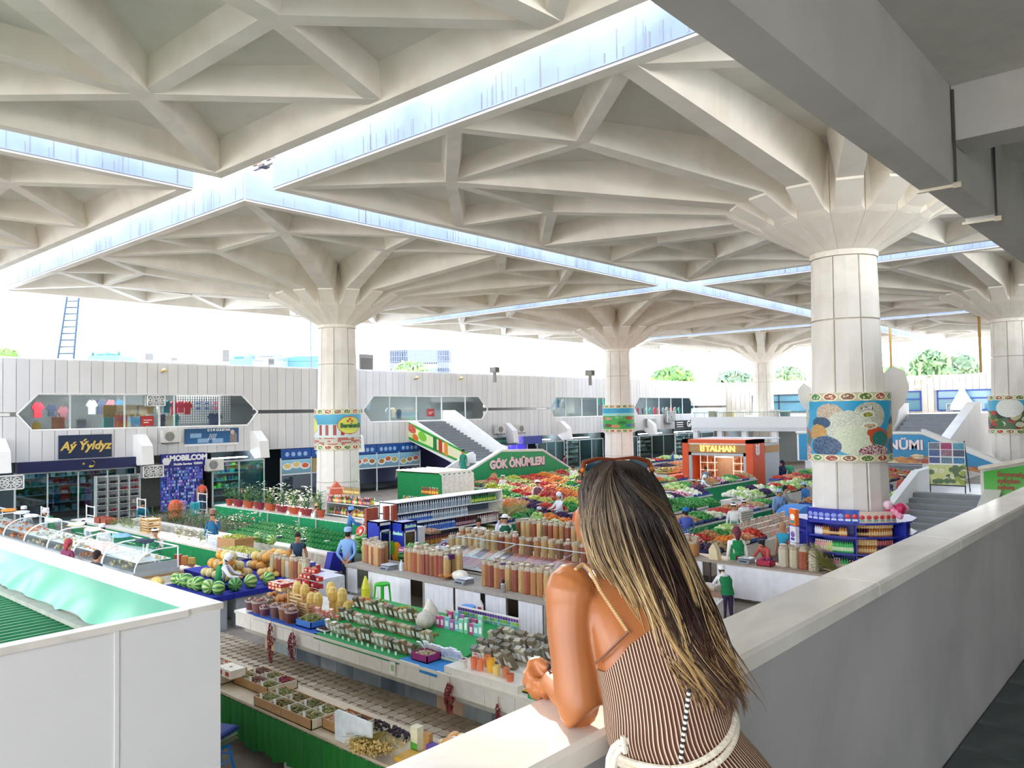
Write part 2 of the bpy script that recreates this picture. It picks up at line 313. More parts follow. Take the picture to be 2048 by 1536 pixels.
for k in range(56):
    P += [(KY+.12+k*.14, 2.58), (KY+.12+k*.14+.09, 2.58), (KY+.12+k*.14+.105, 2.62), (KY+.12+k*.14+.125, 2.62)]
P += [(P[-1][0], 2.5), (P[0][0], 2.5)]
m.prism(P, -1.5, KX-.68, 'x'); m.obj('metal_roof', t, mat('2f9a68', .35, .1, 2))
# ================================================================ pavers in the near aisle
pv = []
for k in range(6):
    m = MB(); n = 16; pts = []
    for i in range(n):
        th = 2*math.pi*i/n; q = .094/max(abs(math.cos(th)), abs(math.sin(th)))
        r = min(q, .118)*(1+.06*math.cos(3*th+k)); pts.append((r*math.cos(th)+R.uniform(-.004, .004), r*math.sin(th)+R.uniform(-.004, .004)))
    m.prism(pts, 0, .026); pv.append(m.mesh('paver', mat(['b3a189', 'a8977f', 'bcab95', 'ad9c88', 'b09d84', 'a59379'][k], .8, .15, 9, bump=.3)))
fl = bpy.data.objects['floor']; cand = []; i = 0
for iy in range(70):
    for ix in range(14):
        x = 6.2+ix*.2; y = 6.2+iy*.2+(ix % 2)*.0
        if x < 8.95: cand.append((x, y))
cand.sort(key=lambda p: p[0]**2+p[1]**2); rest = MB()
vis = [c for c in cand if 6.5 < c[0] and c[1] > 7.2+(8.9-c[0])*.2]
for n_, (x, y) in enumerate(vis):
    if n_ < 300: put(R.choice(pv), 'paver', fl, (x, y, 0), R.choice([0, 1.571, 3.1416, 4.712])+R.uniform(-.06, .06))
    else:
        a = R.uniform(-.05, .05)+.3927; rest.prism([(x+.098*math.cos(a+q*math.pi/4), y+.098*math.sin(a+q*math.pi/4)) for q in range(8)], 0, .026, col=R.choice(['b3a189', 'a8977f', 'bcab95', 'ad9c88']))
rest.obj('pavers', fl, PT, kind='stuff')
# ================================================================ left facade (y = 39.6)
QF = 39.6
clad = [mat(h, .45, .03, 1) for h in ('e0dfe0', 'dbdbdd', 'e4e3e3')]
winsL = [(11.47, 23.22), (30.40, 41.65), (48.73, 59.8), (60.97, 71.98)]
def zlow_top(x):   # lower limit of the upper cladding band
    for a, b in winsL:
        if a-.01 <= x <= b+.01: return min(5.96, 5.14+(x-a)/.85*.84, 5.14+(b-x)/.95*.84)
    return 5.14
def zup_bot(x):
    for a, b in winsL:
        if a-.01 <= x <= b+.01: return max(4.31, 4.94-(x-a)/.6*.63, 4.94-(b-x)/.7*.63)
    return 4.94
m = MB(); m.box(0, QF+.25, 7.35, 79, QF+.5, 7.62); m.box(0, QF+3.6, 0, 79, QF+3.8, 7.4); m.box(-2, QF+.02, 2.95, 79, QF+3.6, 3.4); m.box(-2, QF, 7.3, 79.2, QF+3.8, 7.55)
m.obj('wall_left', m=mat('d9d8d6', .7), kind='structure'); wl = bpy.data.objects['wall_left']
def clad_run(parent, x0, x1, lo, hi, flip=None, w_=.52, far=400):
    rest = MB(); k = 0; x = x0
    while x < x1:
        xs = [x+.012, min(x+w_, x1)-.012]
        brk = sorted([xs[0]]+[b for a_, b_ in winsL for b in (a_, a_+.85, b_-.95, b_, a_+.6, b_-.7) if xs[0] < b < xs[1]]+[xs[1]]) if flip is None else xs
        P = [(q, lo(q)) for q in brk]+[(q, hi(q)) for q in brk[::-1]]
        if k < far:
            m = MB(); d = R.uniform(0, .012)
            if flip: m.prism([flip(p)[:2] for p in P], 79-.06+d, 79, 'x')
            else: m.prism(P, QF-.06+d, QF+.02, 'y')
            m.obj('cladding_panel', parent, clad[k % 3])
        x += w_; k += 1
clad_run(wl, 0, 79, zlow_top, lambda x: 7.52)
clad_run(wl, 0, 79, lambda x: 2.93, zup_bot)
m = MB()
for x0, x1 in ((0, 11.6), (23.1, 30.5), (41.5, 48.8), (59.7, 61.1), (71.9, 79)):
    m.box(x0, QF+.02, 5.16, x1, QF+.3, 7.4, 'd9d8d6'); m.box(x0, QF+.1, 3, x1, QF+.3, 4.9, 'c9c8c8')
for x0, x1 in ((0, 79),): m.box(x0, QF+.02, 5.97, x1, QF+.2, 7.4, 'd9d8d6'); m.box(x0, QF+.05, 3.3, x1, QF+.2, 4.29, 'd0cfcf')
for a, b in winsL: m.box(a-1.6, QF+.03, 4.97, a-.25, QF+.06, 5.11, 'f0efee')
m.obj('trim_5', m=PT, kind='structure')
# brackets under the upper floor
for k, x in enumerate((10.7, 16.75, 23.0, 29.4, 36.3, 43.5, 50, 56.4, 62.8)):
    m = MB(); m.prism([(QF, 4.0), (QF-.3, 4.0), (QF-1.0, 3.45), (QF-1.15, 2.55), (QF-.5, 2.5), (QF, 2.9)], x-.27, x+.27, 'x'); m.obj('fin', wl, mat('f3f1ef', .5, .02))
# window glazing and rooms behind
room = MB()
room.box(0, QF+3.5, 3.4, 79, QF+3.58, 7.3, '5a6066'); room.obj('trim_6', m=PT, kind='structure')
for n_, (a, b) in enumerate(winsL):
    t = put(None, 'window_%d' % (n_+1), kind='structure'); P = [(a, 5.05), (a+.85, 5.96), (b-.95, 5.96), (b, 5.05), (b-.6, 4.31), (a+.6, 4.31)]
    m = MB(); m.prism(P, QF+.06, QF+.075, 'y'); m.obj('pane', t, glassmat('e4ecee', .06))
    fr = MB()
    for i in range(6):
        p, q = P[i], P[(i+1) % 6]; fr.tube([(p[0], QF-.02, p[1]), (q[0], QF-.02, q[1])], .05, 4, 'f4f4f2')
    for x in np.linspace(a+2.2, b-2.2, 4): fr.box(x-.035, QF+.04, 4.31, x+.035, QF+.1, 5.96, 'd8dde0')
    fr.obj('window_frame', t)
    lm = MB()
    for k in range(6): lm.lathe([(.09, 0), (.09, .05)], 8, c=(a+1.5+k*1.6, QF+1.6+(k % 2)*.8, 5.98))
    lm.obj('fill_spots', t, mat('fff4e0', .5, 0, emit=9))  # added glowing discs that brighten the room behind the glass
    lm = MB(); lm.box(a+1.5, QF+1.2, 5.97, b-1.5, QF+1.5, 6.0); lm.obj('fill_strip', t, mat('fff8ee', .5, 0, emit=16))  # added glowing strip, only there to lift the room's brightness
# long floor slab interior
def shirt(col, w_=.5, h_=.62):
    m = MB(); a = w_/2; P = [(-a*.62, -h_), (a*.62, -h_), (a*.6, -.25), (a*.75, -.3), (a, -.2), (a*.5, 0), (a*.2, .02), (0, -.04), (-a*.2, .02), (-a*.5, 0), (-a, -.2), (-a*.75, -.3), (-a*.6, -.25)]
    m.prism(P, -.03, .03, 'y', col); m.tube([(0, 0, .0), (0, 0, .08), (.03, 0, .11)], .006, 4, '888888'); return m.mesh('shirt')
def dress(col):
    m = MB(); m.lathe([(.26, -1.0), (.2, -.6), (.13, -.35), (.17, -.15), (.1, 0), (.04, .03)], 10, sy=.45, col=col); return m.mesh('dress')
SC = {h: shirt(h) for h in ('1d6b7c', '17506a', 'e0455f', 'd8324a', '2b3550', '3e8f93', '9aa7b5', '7b4a55', '24325e', '58b0a0', 'c9b9a0')}
cn_ = {'1d6b7c': 'teal', '17506a': 'dark blue', 'e0455f': 'pink', 'd8324a': 'red', '2b3550': 'charcoal', '3e8f93': 'sea green', '9aa7b5': 'pale grey', '7b4a55': 'plum', '24325e': 'navy', '58b0a0': 'mint', 'c9b9a0': 'beige'}
seq1 = [(13.4, 5.45, 'd8324a'), (14.4, 5.4, '2b3550'), (15.0, 5.5, '7b4a55'), (17.0, 5.75, '9aa7b5'), (17.8, 5.8, '2b3550'), (18.6, 5.8, 'd8324a'), (19.2, 5.8, '2b3550'), (19.6, 5.75, '17506a')]
def garments(lst, y, where, grp, names):
    for k, (x, z, c_) in enumerate(lst):
        me = SC[c_]; put(me, 'shirt', None, (x, y+R.uniform(-.05, .05), z), 0, '%s shirt hanging in %s, %s along the row' % (cn_[c_], where, od(k)), 'shirt', grp, scale=R.uniform(.9, 1.15))
garments([(17.6, 5.65, '1d6b7c'), (18.05, 5.63, '17506a'), (18.45, 5.65, '1d6b7c'), (18.85, 5.62, 'e0455f'), (19.2, 5.64, 'e0455f'), (19.55, 5.6, 'd8324a'), (17.8, 4.98, '2b3550'), (18.2, 4.98, '2b3550'), (18.6, 4.95, 'c9b9a0'), (18.95, 4.95, '3e8f93'), (20.9, 5.0, '24325e'), (21.25, 5.0, '24325e')], QF+.7, 'the first upstairs clothes window', 'shirts in the first upstairs window', 0)
garments([(12.9, 5.6, 'd8324a'), (13.5, 5.5, '2b3550'), (15.3, 5.7, '9aa7b5'), (15.75, 5.7, '2b3550'), (16.2, 5.72, '7b4a55'), (16.6, 5.72, '17506a'), (14.0, 5.4, '7b4a55')], QF+1.9, 'the dim room over the dark shop', 'shirts in the dim upstairs room', 0)
garments([(31.6, 5.0, '2b3550'), (33.6, 5.2, '9aa7b5'), (34.0, 5.2, 'c9b9a0'), (34.5, 5.1, '2b3550'), (31.9, 5.7, '9aa7b5')], QF+1.4, 'the window behind the left stairs', 'shirts in the stair-top window', 0)
garments([(49.8, 5.8, 'e0455f'), (50.8, 5.8, '1d6b7c'), (51.6, 5.75, '9aa7b5'), (56.5, 5.85, '58b0a0'), (57.4, 5.85, '58b0a0'), (50.4, 5.05, 'c9b9a0')], QF+.8, 'the window behind the green poster column', 'shirts in the third upstairs window', 0)
garments([(61.9+i*.75, 5.0, c) for i, c in enumerate(['24325e', 'd8324a', '7b4a55', '58b0a0', '58b0a0', 'd8324a', 'e0455f', '9aa7b5', 'c9b9a0', 'd8324a', 'c9b9a0', '58b0a0'])], QF+.7, 'the fourth upstairs window', 'shirts along the fourth upstairs window', 0)
# grid rack, boards and boxes upstairs
m = MB()
for i in range(24): m.box(19.3+i*.13, QF+1.3, 4.5, 19.31+i*.13, QF+1.31, 5.95, 'eef2f4')
for i in range(12): m.box(19.3, QF+1.3, 4.5+i*.13, 22.3, QF+1.31, 4.51+i*.13, 'eef2f4')
m.obj('display_grid', label='white wire display grid in the first upstairs window', cat='rack')
for k, (x, z, c_) in enumerate([(19.9, 5.5, 'e5b34a'), (20.4, 5.5, '2f4fa0'), (20.9, 5.5, '2f4fa0'), (21.4, 5.5, 'cf3f78')]):
    m = MB(); m.prism([(-.14, 0), (.14, 0), (.12, .09), (0, .05), (-.12, .09)], -.02, .02, 'y', c_); m.prism([(-.13, -.28), (.13, -.28), (.1, -.18), (-.1, -.18)], -.02, .02, 'y', c_)
    m.obj('swimsuit', loc=(x, QF+1.2, z), label='%s two piece swimsuit on the white wire grid, %s in its row' % (['yellow', 'blue', 'blue', 'pink'][k], od(k)), cat='swimsuit', group='swimsuits on the wire grid')
m = MB(); m.box(15.3, QF+.5, 4.85, 18.6-.9, QF+.53, 5.45, 'b58e57'); m.box(16.9, QF+.5, 4.95, 17.0, QF+.54, 5.4, 'a67f4c'); m.obj('cardboard_sheet', label='brown cardboard sheet against the upstairs glass over the dark shop', cat='board')
for k, (x, c_, w_) in enumerate([(13.3, 'a8623f', .5), (14.3, '76707c', .4), (15.5, '4f8f88', .45), (16.1, 'c73a3a', .55), (16.8, '7f97b8', .5), (17.3, 'a89f8c', .35), (12.4, 'd7a52f', .3)]):
    m = MB(); m.box(-w_/2, -.1, 0, w_/2, .1, w_*1.2, c_); m.tube([(-.1, 0, w_*1.2), (-.06, 0, w_*1.5), (.06, 0, w_*1.5), (.1, 0, w_*1.2)], .012, 4, '3a3a3a')
    m.obj('bag', loc=(x, QF+.45, 4.3), label='%s carrier bag on the sill of the first upstairs window' % ['rust brown', 'grey violet', 'sea green', 'red', 'pale blue', 'khaki', 'yellow'][k], cat='bag', group='bags on the first window sill')
m = MB(); m.box(17.75, QF+.02, 4.3, 17.85, QF+.3, 5.95, 'e9e9e7'); m.box(17.2, QF+.1, 4.3, 17.75, QF+.14, 5.0, 'eeeeee'); m.obj('trim_7', m=PT, kind='structure')
for k, (x, z) in enumerate([(17.2, 4.65), (36.1, 4.85)]):
    m = MB(); m.box(-.3, -.02, -.25, .3, .02, .25, 'b83232'); m.box(-.2, -.03, .02, .2, -.02, .06, 'f2e4e0'); m.box(-.2, -.03, -.1, .05, -.02, -.05, 'f2e4e0'); m.obj('notice', loc=(x, QF, z), label='red notice board in the %s upstairs window' % ['first', 'second'][k], cat='sign')
def lattice(loc, w_=.75, h_=.6, axis='y', lab='', g_='pierced white screens on the facades'):
    m = MB(); fr = .04
    for a_ in ((-w_/2, -h_/2, w_/2, -h_/2+fr), (-w_/2, h_/2-fr, w_/2, h_/2), (-w_/2, -h_/2, -w_/2+fr, h_/2), (w_/2-fr, -h_/2, w_/2, h_/2)): m.box(a_[0], -.03, a_[1], a_[2], .03, a_[3], 'f1f1ef')
    r = h_*.42
    for k in range(12):
        a_ = k*math.pi/6; c, s_ = math.cos(a_), math.sin(a_); m.tube([(c*r*.25*w_/h_, 0, s_*r*.25), (c*r*w_/h_, 0, s_*r)], .018, 4, 'f1f1ef')
    for q in (.25, .65, 1): m.tube([(q*r*w_/h_*math.cos(i*math.pi/8), 0, q*r*math.sin(i*math.pi/8)) for i in range(17)], .016, 4, 'f1f1ef')
    m.box(-w_/2, .12, -h_/2, w_/2, .3, h_/2, '8b8f92')
    m.obj('screen', loc=loc, rz=0 if axis == 'y' else -math.pi/2, label=lab, cat='screen', group=g_)
lattice((10.9, 38.3, 2.15), 1.0, .62, lab='pierced white air conditioner screen beside the dark shop')
lattice((17.05, 38.6, 2.2), 1.0, .6, lab='pierced white screen between the dark shop and phone shop')
lattice((17.5, QF-.3, 5.65), .9, .55, lab='pierced white screen in the first upstairs window')
for k, (x, z) in enumerate([(58.2, 3.55), (63.2, 3.6), (66.7, 4.1), (59.7, 3.3)]): lattice((x, QF-.5, z), 1.6, 1.1 if k == 2 else .8, lab='small pierced screen on the far facade, %s toward the corner' % od(k))
for k, (y, z, x) in enumerate([(27.3, 5.3, 78.7), (26.2, 4.5, 70), (17.5, 4.3, 78.4), (15.3, 4.3, 75)]): lattice((x, y, z), 1.2, 1.3, 'x', 'pierced square screen on the end facade, %s from the corner' % od(k))
def aircon(loc, axis, lab):
    m = MB(); m.box(-.45, -.2, -.3, .45, .15, .3, 'dcdad4'); m.lathe([(.24, 0), (.24, .02)], 16, c=(0, 0, 0), col='9a9a98')
    n = m.n; 
    for i in range(n-32, n): x, y, z = m.v[i]; m.v[i] = (x-.12, -.2-z, y)
    for q in (.08, .14, .2): m.tube([(-.12+q*math.cos(i*math.pi/8), -.225, q*math.sin(i*math.pi/8)) for i in range(17)], .008, 4, '6e6e6c')
    m.box(-.4, -.15, -.36, .4, .1, -.3, '6e6e6c')
    m.obj('air_conditioner', loc=loc, rz=0 if axis == 'y' else -math.pi/2, label=lab, cat='air conditioner', group='outdoor air conditioner units')
aircon((18.2, QF-.3, 3.85), 'y', 'air conditioner unit on the facade left of the blue school banner'); aircon((20.5, QF-.3, 2.3), 'y', 'air conditioner unit beside the blue phone shop sign')
for k, x in enumerate((37.2, 42.5, 44.8)): aircon((x, QF-.4, 3.55), 'y', 'small air conditioner unit on the facade past the stairs, %s of three' % od(k))
# ---- signs
def board(x0, z0, x1, z1, y, col, label, name='sign_board', th=.06):
    t = thing(name, label, 'sign', (x0, y, z0)); m = MB(); m.box(0, 0, 0, x1-x0, th, z1-z0, col); m.obj('board', t, PG); return t, x1-x0, z1-z0
RX = (math.pi/2, 0, 0)
t, w_, h_ = board(13.13, 2.98, 15.45, 4.06, QF-.15, '16294a', 'dark navy board with gold Aý Ýyldyz lettering')
gold = mat('e6c46a', .35, .05, metal=.3)
text('Aý Ýyldyz', t, (w_/2, -.02, h_/2+.02), RX, .54, '', .015, .018, .25, mt=gold)
t, w_, h_ = board(11.42, 2.45, 16.96, 2.93, QF-.4, '141f4d', 'long navy awning board with gold crescent and star over the dark shop', th=.4)
m = MB(); m.prism([(.16*math.cos(a_), .16*math.sin(a_)) for a_ in np.linspace(-2.2, 1.6, 14)]+[(.045+.13*math.cos(a_), .045+.12*math.sin(a_)) for a_ in np.linspace(1.9, -2.4, 14)], -.02, 0, 'y'); m.obj('crescent', t, gold, loc=(3.0, 0, .25))
m = MB(); m.prism([((.07 if k % 2 == 0 else .028)*math.sin(k*math.pi/5), (.07 if k % 2 == 0 else .028)*math.cos(k*math.pi/5)) for k in range(10)], -.02, 0, 'y'); m.obj('star', t, gold, loc=(2.68, 0, .28))
t, w_, h_ = board(17.75, 2.3, 20.05, 2.97, QF-.25, '20208c', 'blue MOBILCOM phone shop sign with a white apple emblem')
whm = mat('fafafa', .4, 0)
text('MOBILCOM', t, (1.42, -.01, .43), RX, .38, '', .012, .02, mt=whm); text('Mobile Service  920064', t, (1.4, -.01, .13), RX, .16, '', .008, .006, mt=whm)
m = MB(); ap = [(0, -.2), (.09, -.21), (.17, -.12), (.2, 0), (.13, .06), (.15, .13), (.06, .17), (0, .14), (-.08, .17), (-.18, .1), (-.2, -.02), (-.15, -.15), (-.08, -.21)]
m.prism(ap, -.02, 0, 'y'); m.prism([(0, .17), (.01, .25), (.08, .3), (.07, .22)], -.02, 0, 'y'); m.obj('emblem', t, whm, loc=(.27, 0, .32))
def banner(X, Y):
    c = rgb('1f6aa5')[None, None]*(1-.25*Y[..., None])+np.zeros(X.shape+(3,)); 
    for cx, cy in ((.2, .6), (.33, .3), (.6, .28)): 
        mk = (abs(X-cx) < .1) & (abs(Y-cy) < .13); c = np.where(mk[..., None], rgb('8fb6d8'), c)
    for k in range(4): c = np.where((abs((X-.45-k*.035)-(Y-.5)*.1) < .006)[..., None] & (abs(Y-.5) < .18)[..., None], rgb('dfe9f0'), c)
    c = blob(c, X, Y, .9, .4, .07, .4, 'b9a7a0', .5, 40); c = blob(c, X, Y, .88, .75, .035, .14, 'd8b7a5'); return np.where((Y < .12)[..., None], rgb('eef2f4'), c)
t = thing('banner', 'blue school banner with portrait and small pictures above the phone shop', 'banner', (20.52, QF-.12, 3.3))
picture('print', banner, 90, 40, 3.0, .9, t); text('D S M GULISTAN', t, (.35, -.03, .8), RX, .17, '', .004, .004, mt=whm)
# ---- ground floor shop fronts, left facade
dark = mat('1e2b33', .8, .2)
def shopfront(x0, x1, label, z1=2.45, nm=3, tint='b0ced4', glow=None, refl=.08, y=QF, shelf='303a40', gc=('5a6a70', '8b9a98', '3d4a52', 'a9b0aa', '6a7f86')):
    t = thing('shop_front', label, 'shop front', (x0, y, 0)); W_ = x1-x0
    m = MB(); m.box(0, 3.3, 0, W_, 3.35, 2.9, shelf); m.box(0, .2, 0, .05, 3.3, 2.9, shelf); m.box(W_-.05, .2, 0, W_, 3.3, 2.9, shelf); m.obj('interior', t)
    m = MB()
    for k in range(nm+1): m.box(k*W_/nm-.03, -.02, 0, k*W_/nm+.03, .06, z1, 'c9d0d2')
    m.box(0, -.02, z1-.08, W_, .06, z1, 'c9d0d2'); m.box(0, -.02, 0, W_, .06, .15, 'aab2b4'); m.obj('frame', t)
    for k in range(nm): m = MB(); m.box(k*W_/nm+.03, 0, .15, (k+1)*W_/nm-.03, .02, z1-.08); m.obj('pane', t, glassmat(tint, refl))
    m = MB()
    for j in range(5):
        m.box(.1, 2.4, .35+j*.42, W_-.1, 2.9, .37+j*.42, 'a9adac'); x = .2
        while x < W_-.3: w2 = R.uniform(.08, .3); h2 = R.uniform(.08, .3); m.box(x, 2.45, .37+j*.42, x+w2, 2.75, .37+j*.42+h2, R.choice(gc)); x += w2+R.uniform(.03, .2)
    m.obj('shelf_goods', t, kind='stuff')
    m = MB(); m.box(.3, 1.2, 2.5, W_-.3, 1.5, 2.55); m.obj('lamp', t, mat(glow or 'f0f8ff', .5, 0, emit=14 if glow else 8))  # added glowing strip that brightens the dark shop interior
    return t
shopfront(11.43, 16.6, 'dark glazed shoe shop front under the navy awning', tint='7fa0ac', nm=4, shelf='1c3a44', gc=('2e5560', '47707a', '1c3340', '8fa3a0', '345a6c', 'b5b0a4'))
shopfront(20.6, 23.6, 'glass shop front behind the plants, right of the phone shop', nm=2, tint='8fc8c8', gc=('3a9a7a', '9ad02f', '7a4a80', '37808c', 'b04a4a'), glow='e8f4ff')
# light shelving bay of the shoe shop
t = thing('shoe_rack', 'pale shoe shelving with black and red pairs at the shoe shop end', 'rack', (14.7, QF-.35, 0)); m = MB()
for k in range(5): m.box(k*.5-.02, 0, 0, k*.5+.02, .3, 2.1, 'c9cdcc')
m.box(0, .3, 0, 2.0, .33, 2.1, 'a5aeb0')
for j in range(7): m.box(0, 0, .05+j*.33, 2.0, .3, .07+j*.33, 'd5d8d6')
m.obj('frame', t)
for k in range(4):
    for j in range(6):
        m = MB(); c_ = R.choice(['1d1d22', '23232b', '7d2330', '3b3b40', 'c9b9a8'])
        for s_ in (0, .14): m.prism([(0, 0), (.24, 0), (.26, .05), (.14, .08), (.1, .13), (0, .14)], .05+s_, .13+s_, 'x', c_)
        for i in range(m.n): x, y, z = m.v[i]; m.v[i] = (x, y*.9, z)
        m.obj('shoes', loc=(14.7+k*.5+.12, QF-.33, .07+j*.33), label='shoes on the pale rack, bay %s from the door, level %s' % (od(k), od(j)), cat='shoes', group='pairs on the pale shoe rack')
# phone shop wall of cases
t = thing('phone_case_wall', 'blue and violet wall of phone cases under the MOBILCOM sign', 'display', (17.8, QF-.1, .1)); m = MB(); m.box(0, 0, 0, 2.2, .05, 2.2, '3a50b8'); m.obj('backboard', t, PG)
m = MB()
for i in range(24):
    for j in range(13): x = .05+i*.09; z = .12+j*.16; m.box(x, -.03, z, x+.055, 0, z+R.uniform(.09, .13), R.choice(['cfd8ff', '7f90f0', '2a35a0', '9a70d8', 'e8eaf8', '1d2a70', '60b0e8', '403070']))
m.obj('phone_cases', t, PG, kind='stuff')
# blue food posters along the facade
def food(seed):
    def f(X, Y):
        c = rgb('8fc3dc')[None, None]*(.8+.3*Y[..., None])+np.zeros(X.shape+(3,)); r = random.Random(seed)
        for k in range(3):
            cx, cy = .2+.3*k, r.uniform(.3, .6); c = blob(c, X, Y, cx, cy, .17, .24, 'f4f2ee'); c = blob(c, X, Y, cx, cy+.03, .12, .17, r.choice(['d05a30', 'e8c46a', 'c03028', 'e09a50']), .4, 70, r.choice(['f0d8a8', '7fa84a', 'e8703a']))
        return c
    return f
def foodrow(x0, x1, n, lab):
    t = thing('poster_row', lab, 'poster', (x0, QF-.1, 0)); w_ = (x1-x0)/n
    for k in range(n):
        m = MB(); m.box(k*w_+.02, 0, 2.35, (k+1)*w_-.02, .05, 2.9, '1f55a8'); m.obj('header', t, PG)
        m = MB()
        for q in range(4): m.lathe([(.13, 0), (.13, .01)], 12, col='9fc4e8'); mm = m.v[-24:]; m.v[-24:] = [((k+.2+q*.2)*w_+x, -.005-z, 2.6+y) for x, y, z in mm]
        m.obj('emblem', t, PG)
        picture('print', food(k*7+int(x0)), 60, 30, w_-.06, .8, t, loc=((k+.5)*w_, -.01, 1.5)); 
        m = MB(); m.box(k*w_+.04, .02, .2, (k+1)*w_-.04, .03, 1.42); m.obj('pane', t, glassmat('8fb0bc', .15))
    m = MB()
    for k in range(n+1): m.box(k*w_-.03, -.02, 0, k*w_+.03, .06, 2.4, 'e4e8ea')
    m.box(0, -.02, 1.42, x1-x0, .06, 1.5, 'e4e8ea'); m.box(0, 2.2, 0, x1-x0, 2.3, 2.9, '2a3a44'); m.obj('frame', t)
foodrow(24.6, 28.6, 2, 'blue food posters over windows left of the first facade column'); foodrow(29.6, 35.0, 3, 'blue food posters over windows between the column and left stairs')
m = MB(); m.box(0, 0, 0, 1.9, .06, .75, 'b79a5e'); m.box(.4, -.01, .35, 1.4, 0, .4, '8f7440'); m.obj('board', loc=(26.65, QF-.2, 1.55), m=PT, label='plain tan board over the window left of the sausage poster column', cat='board')
for k, (x0, x1, tint, gl, lab) in enumerate([(38, 42, 'b0a8f0', 'b8a8ff', 'violet lit phone shop front past the left stairs'), (42.2, 46, 'c0b0ff', 'c0b0ff', 'bright lilac glass shop with rows of cases'), (47.2, 50.6, 'a0c0c0', 'f0f4ff', 'green framed glass shop behind the green poster column'), (51, 56, 'a0c0c0', None, 'dim shop with tables left of the green poster column'), (57.4, 61.4, 'b0c4c8', 'f0f4ff', 'glass shop right of the green poster column'), (61.8, 68, '98a8a8', None, 'open shop under the GALAXY sign'), (68.2, 76, 'a8b8b8', 'f0f4ff', 'last glazed shop in the corner behind the orange kiosk')]):
    shopfront(x0, x1, lab, tint=tint, glow=gl, gc=('d8d0f8', '9080e0', 'e8e8f8', '6050b0', 'b0b8e8') if k < 2 else ('8a9a98', 'b0a890', '4a5a60', 'd0c8b8', '5a7a70'), shelf='5a5a90' if k < 2 else '3a4648')
for k, (x0, x1, c_, tx, tc_) in enumerate([(37.6, 41, '3a86b0', '', ''), (41.2, 44.4, '1d4a44', '', ''), (45.2, 47.4, '283a9a', '', '')]):
    t, w_, h_ = board(x0, 2.35, x1, 2.95, QF-.35, c_, ['light blue shop sign with a red corner past the stairs', 'dark green shop sign with a pale ring', 'plain royal blue shop sign'][k])
    if k == 0: m = MB(); m.box(2.2, -.02, .1, 3.2, 0, .5, 'c8404a'); m.obj('patch', t, PG)
    if k == 1: m = MB(); m.tube([(.5+.17*math.cos(a_), -.02, .3+.17*math.sin(a_)) for a_ in np.linspace(0, 6.28, 13)], .03, 4, 'e8f0ee'); m.box(1.0, -.01, .25, 2.6, 0, .4, '3f8f78'); m.obj('ring', t, PG)
t, w_, h_ = board(66.0, 3.0, 74.2, 3.75, QF-1.3, '20201f', 'black GALAXYS shop sign with white stripes under the far windows')
text('GALAXYS', t, (3.9, -.02, .38), RX, .85, '', .02, .02, .15, mt=whm)
m = MB()
for x in (.2, 6.6): [m.box(x, -.03, .12+j*.2, x+1.2, 0, .2+j*.2, 'fafafa') for j in range(3)]
m.obj('stripes', t)
# ================================================================ end facade (x = 79)
m = MB(); m.box(79, 0, 0, 79.4, QF+.2, 7.55); m.obj('wall_end', m=mat('cfc6b8', .7, .06), kind='structure'); we = bpy.data.objects['wall_end']
winsR = [(28.0, 36.5), (20.3, 25.5), (12.5, 18.9)]
for k in range(76):
    y = 1+k*.52
    hid = any(a-.1 < y+.25 < b+.1 for a, b in winsR)
    for z0, z1 in (((6.15, 7.55), (3.0, 4.35)) if hid else ((3.0, 7.55),)):
        m = MB(); m.box(78.9, y+.015, z0, 79, y+.505, z1); m.obj('cladding_panel', we, mat(('ddd0bb', 'd8cbb6', 'e1d5c2')[k % 3], .5, .03))
for n_, (a, b) in enumerate(winsR):
    t = put(None, 'window_%d' % (n_+5), kind='structure'); fc = '2a4f9a' if n_ else '30404c'
    m = MB(); m.box(78.86, a, 4.4, 78.9, b, 6.1); m.obj('pane', t, mat('5f8f9c', .08, .2, .5, metal=.0, spec=1.))
    m = MB()
    for q in np.linspace(a, b, 4): m.box(78.8, q-.06, 4.35, 78.9, q+.06, 6.15, fc)
    for z in (4.35, 5.4, 6.1): m.box(78.8, a, z-.06, 78.9, b, z+.06, fc)
    m.obj('window_frame', t, PG)
m = MB(); 
for s_ in (1,): m.tube([(78.75, 20.6+.9*math.cos(a_), 6.85+.4*math.sin(a_)) for a_ in np.linspace(.6, 5.6, 16)], .04, 4, 'f4f0e8'); m.tube([(78.75, 20.4+.6*math.cos(a_), 6.85+.33*math.sin(a_)) for a_ in np.linspace(-2.5, 2.5, 12)], .03, 4, 'e0d8cc')
m.obj('emblem', loc=(0, 0, 0), label='pale crescent relief on the end facade above the blue windows', cat='emblem')
t = thing('shop_front', 'red and blue framed shop under the end facade beside the right stairs', 'shop front', (78.5, 0, 0))
m = MB(); m.box(.2, 12, .1, .3, 18, 2.9, '4a3440'); m.obj('interior', t)
m = MB(); m.box(0, 12, 2.3, .1, 18, 2.95, '22409c'); [m.box(0, y-.06, 0, .1, y+.06, 2.3, '2a2f80') for y in (12, 14, 16, 18)]; m.box(0, 12, 1.25, .1, 18, 1.35, '2a2f80'); m.obj('frame', t, PG)
for k in range(3): picture('print', food(30+k), 40, 20, 1.8, .85, t, m=mat('paint', .4, .03, 9.), loc=(.1, 13+2*k, 1.38), rz=-math.pi/2)
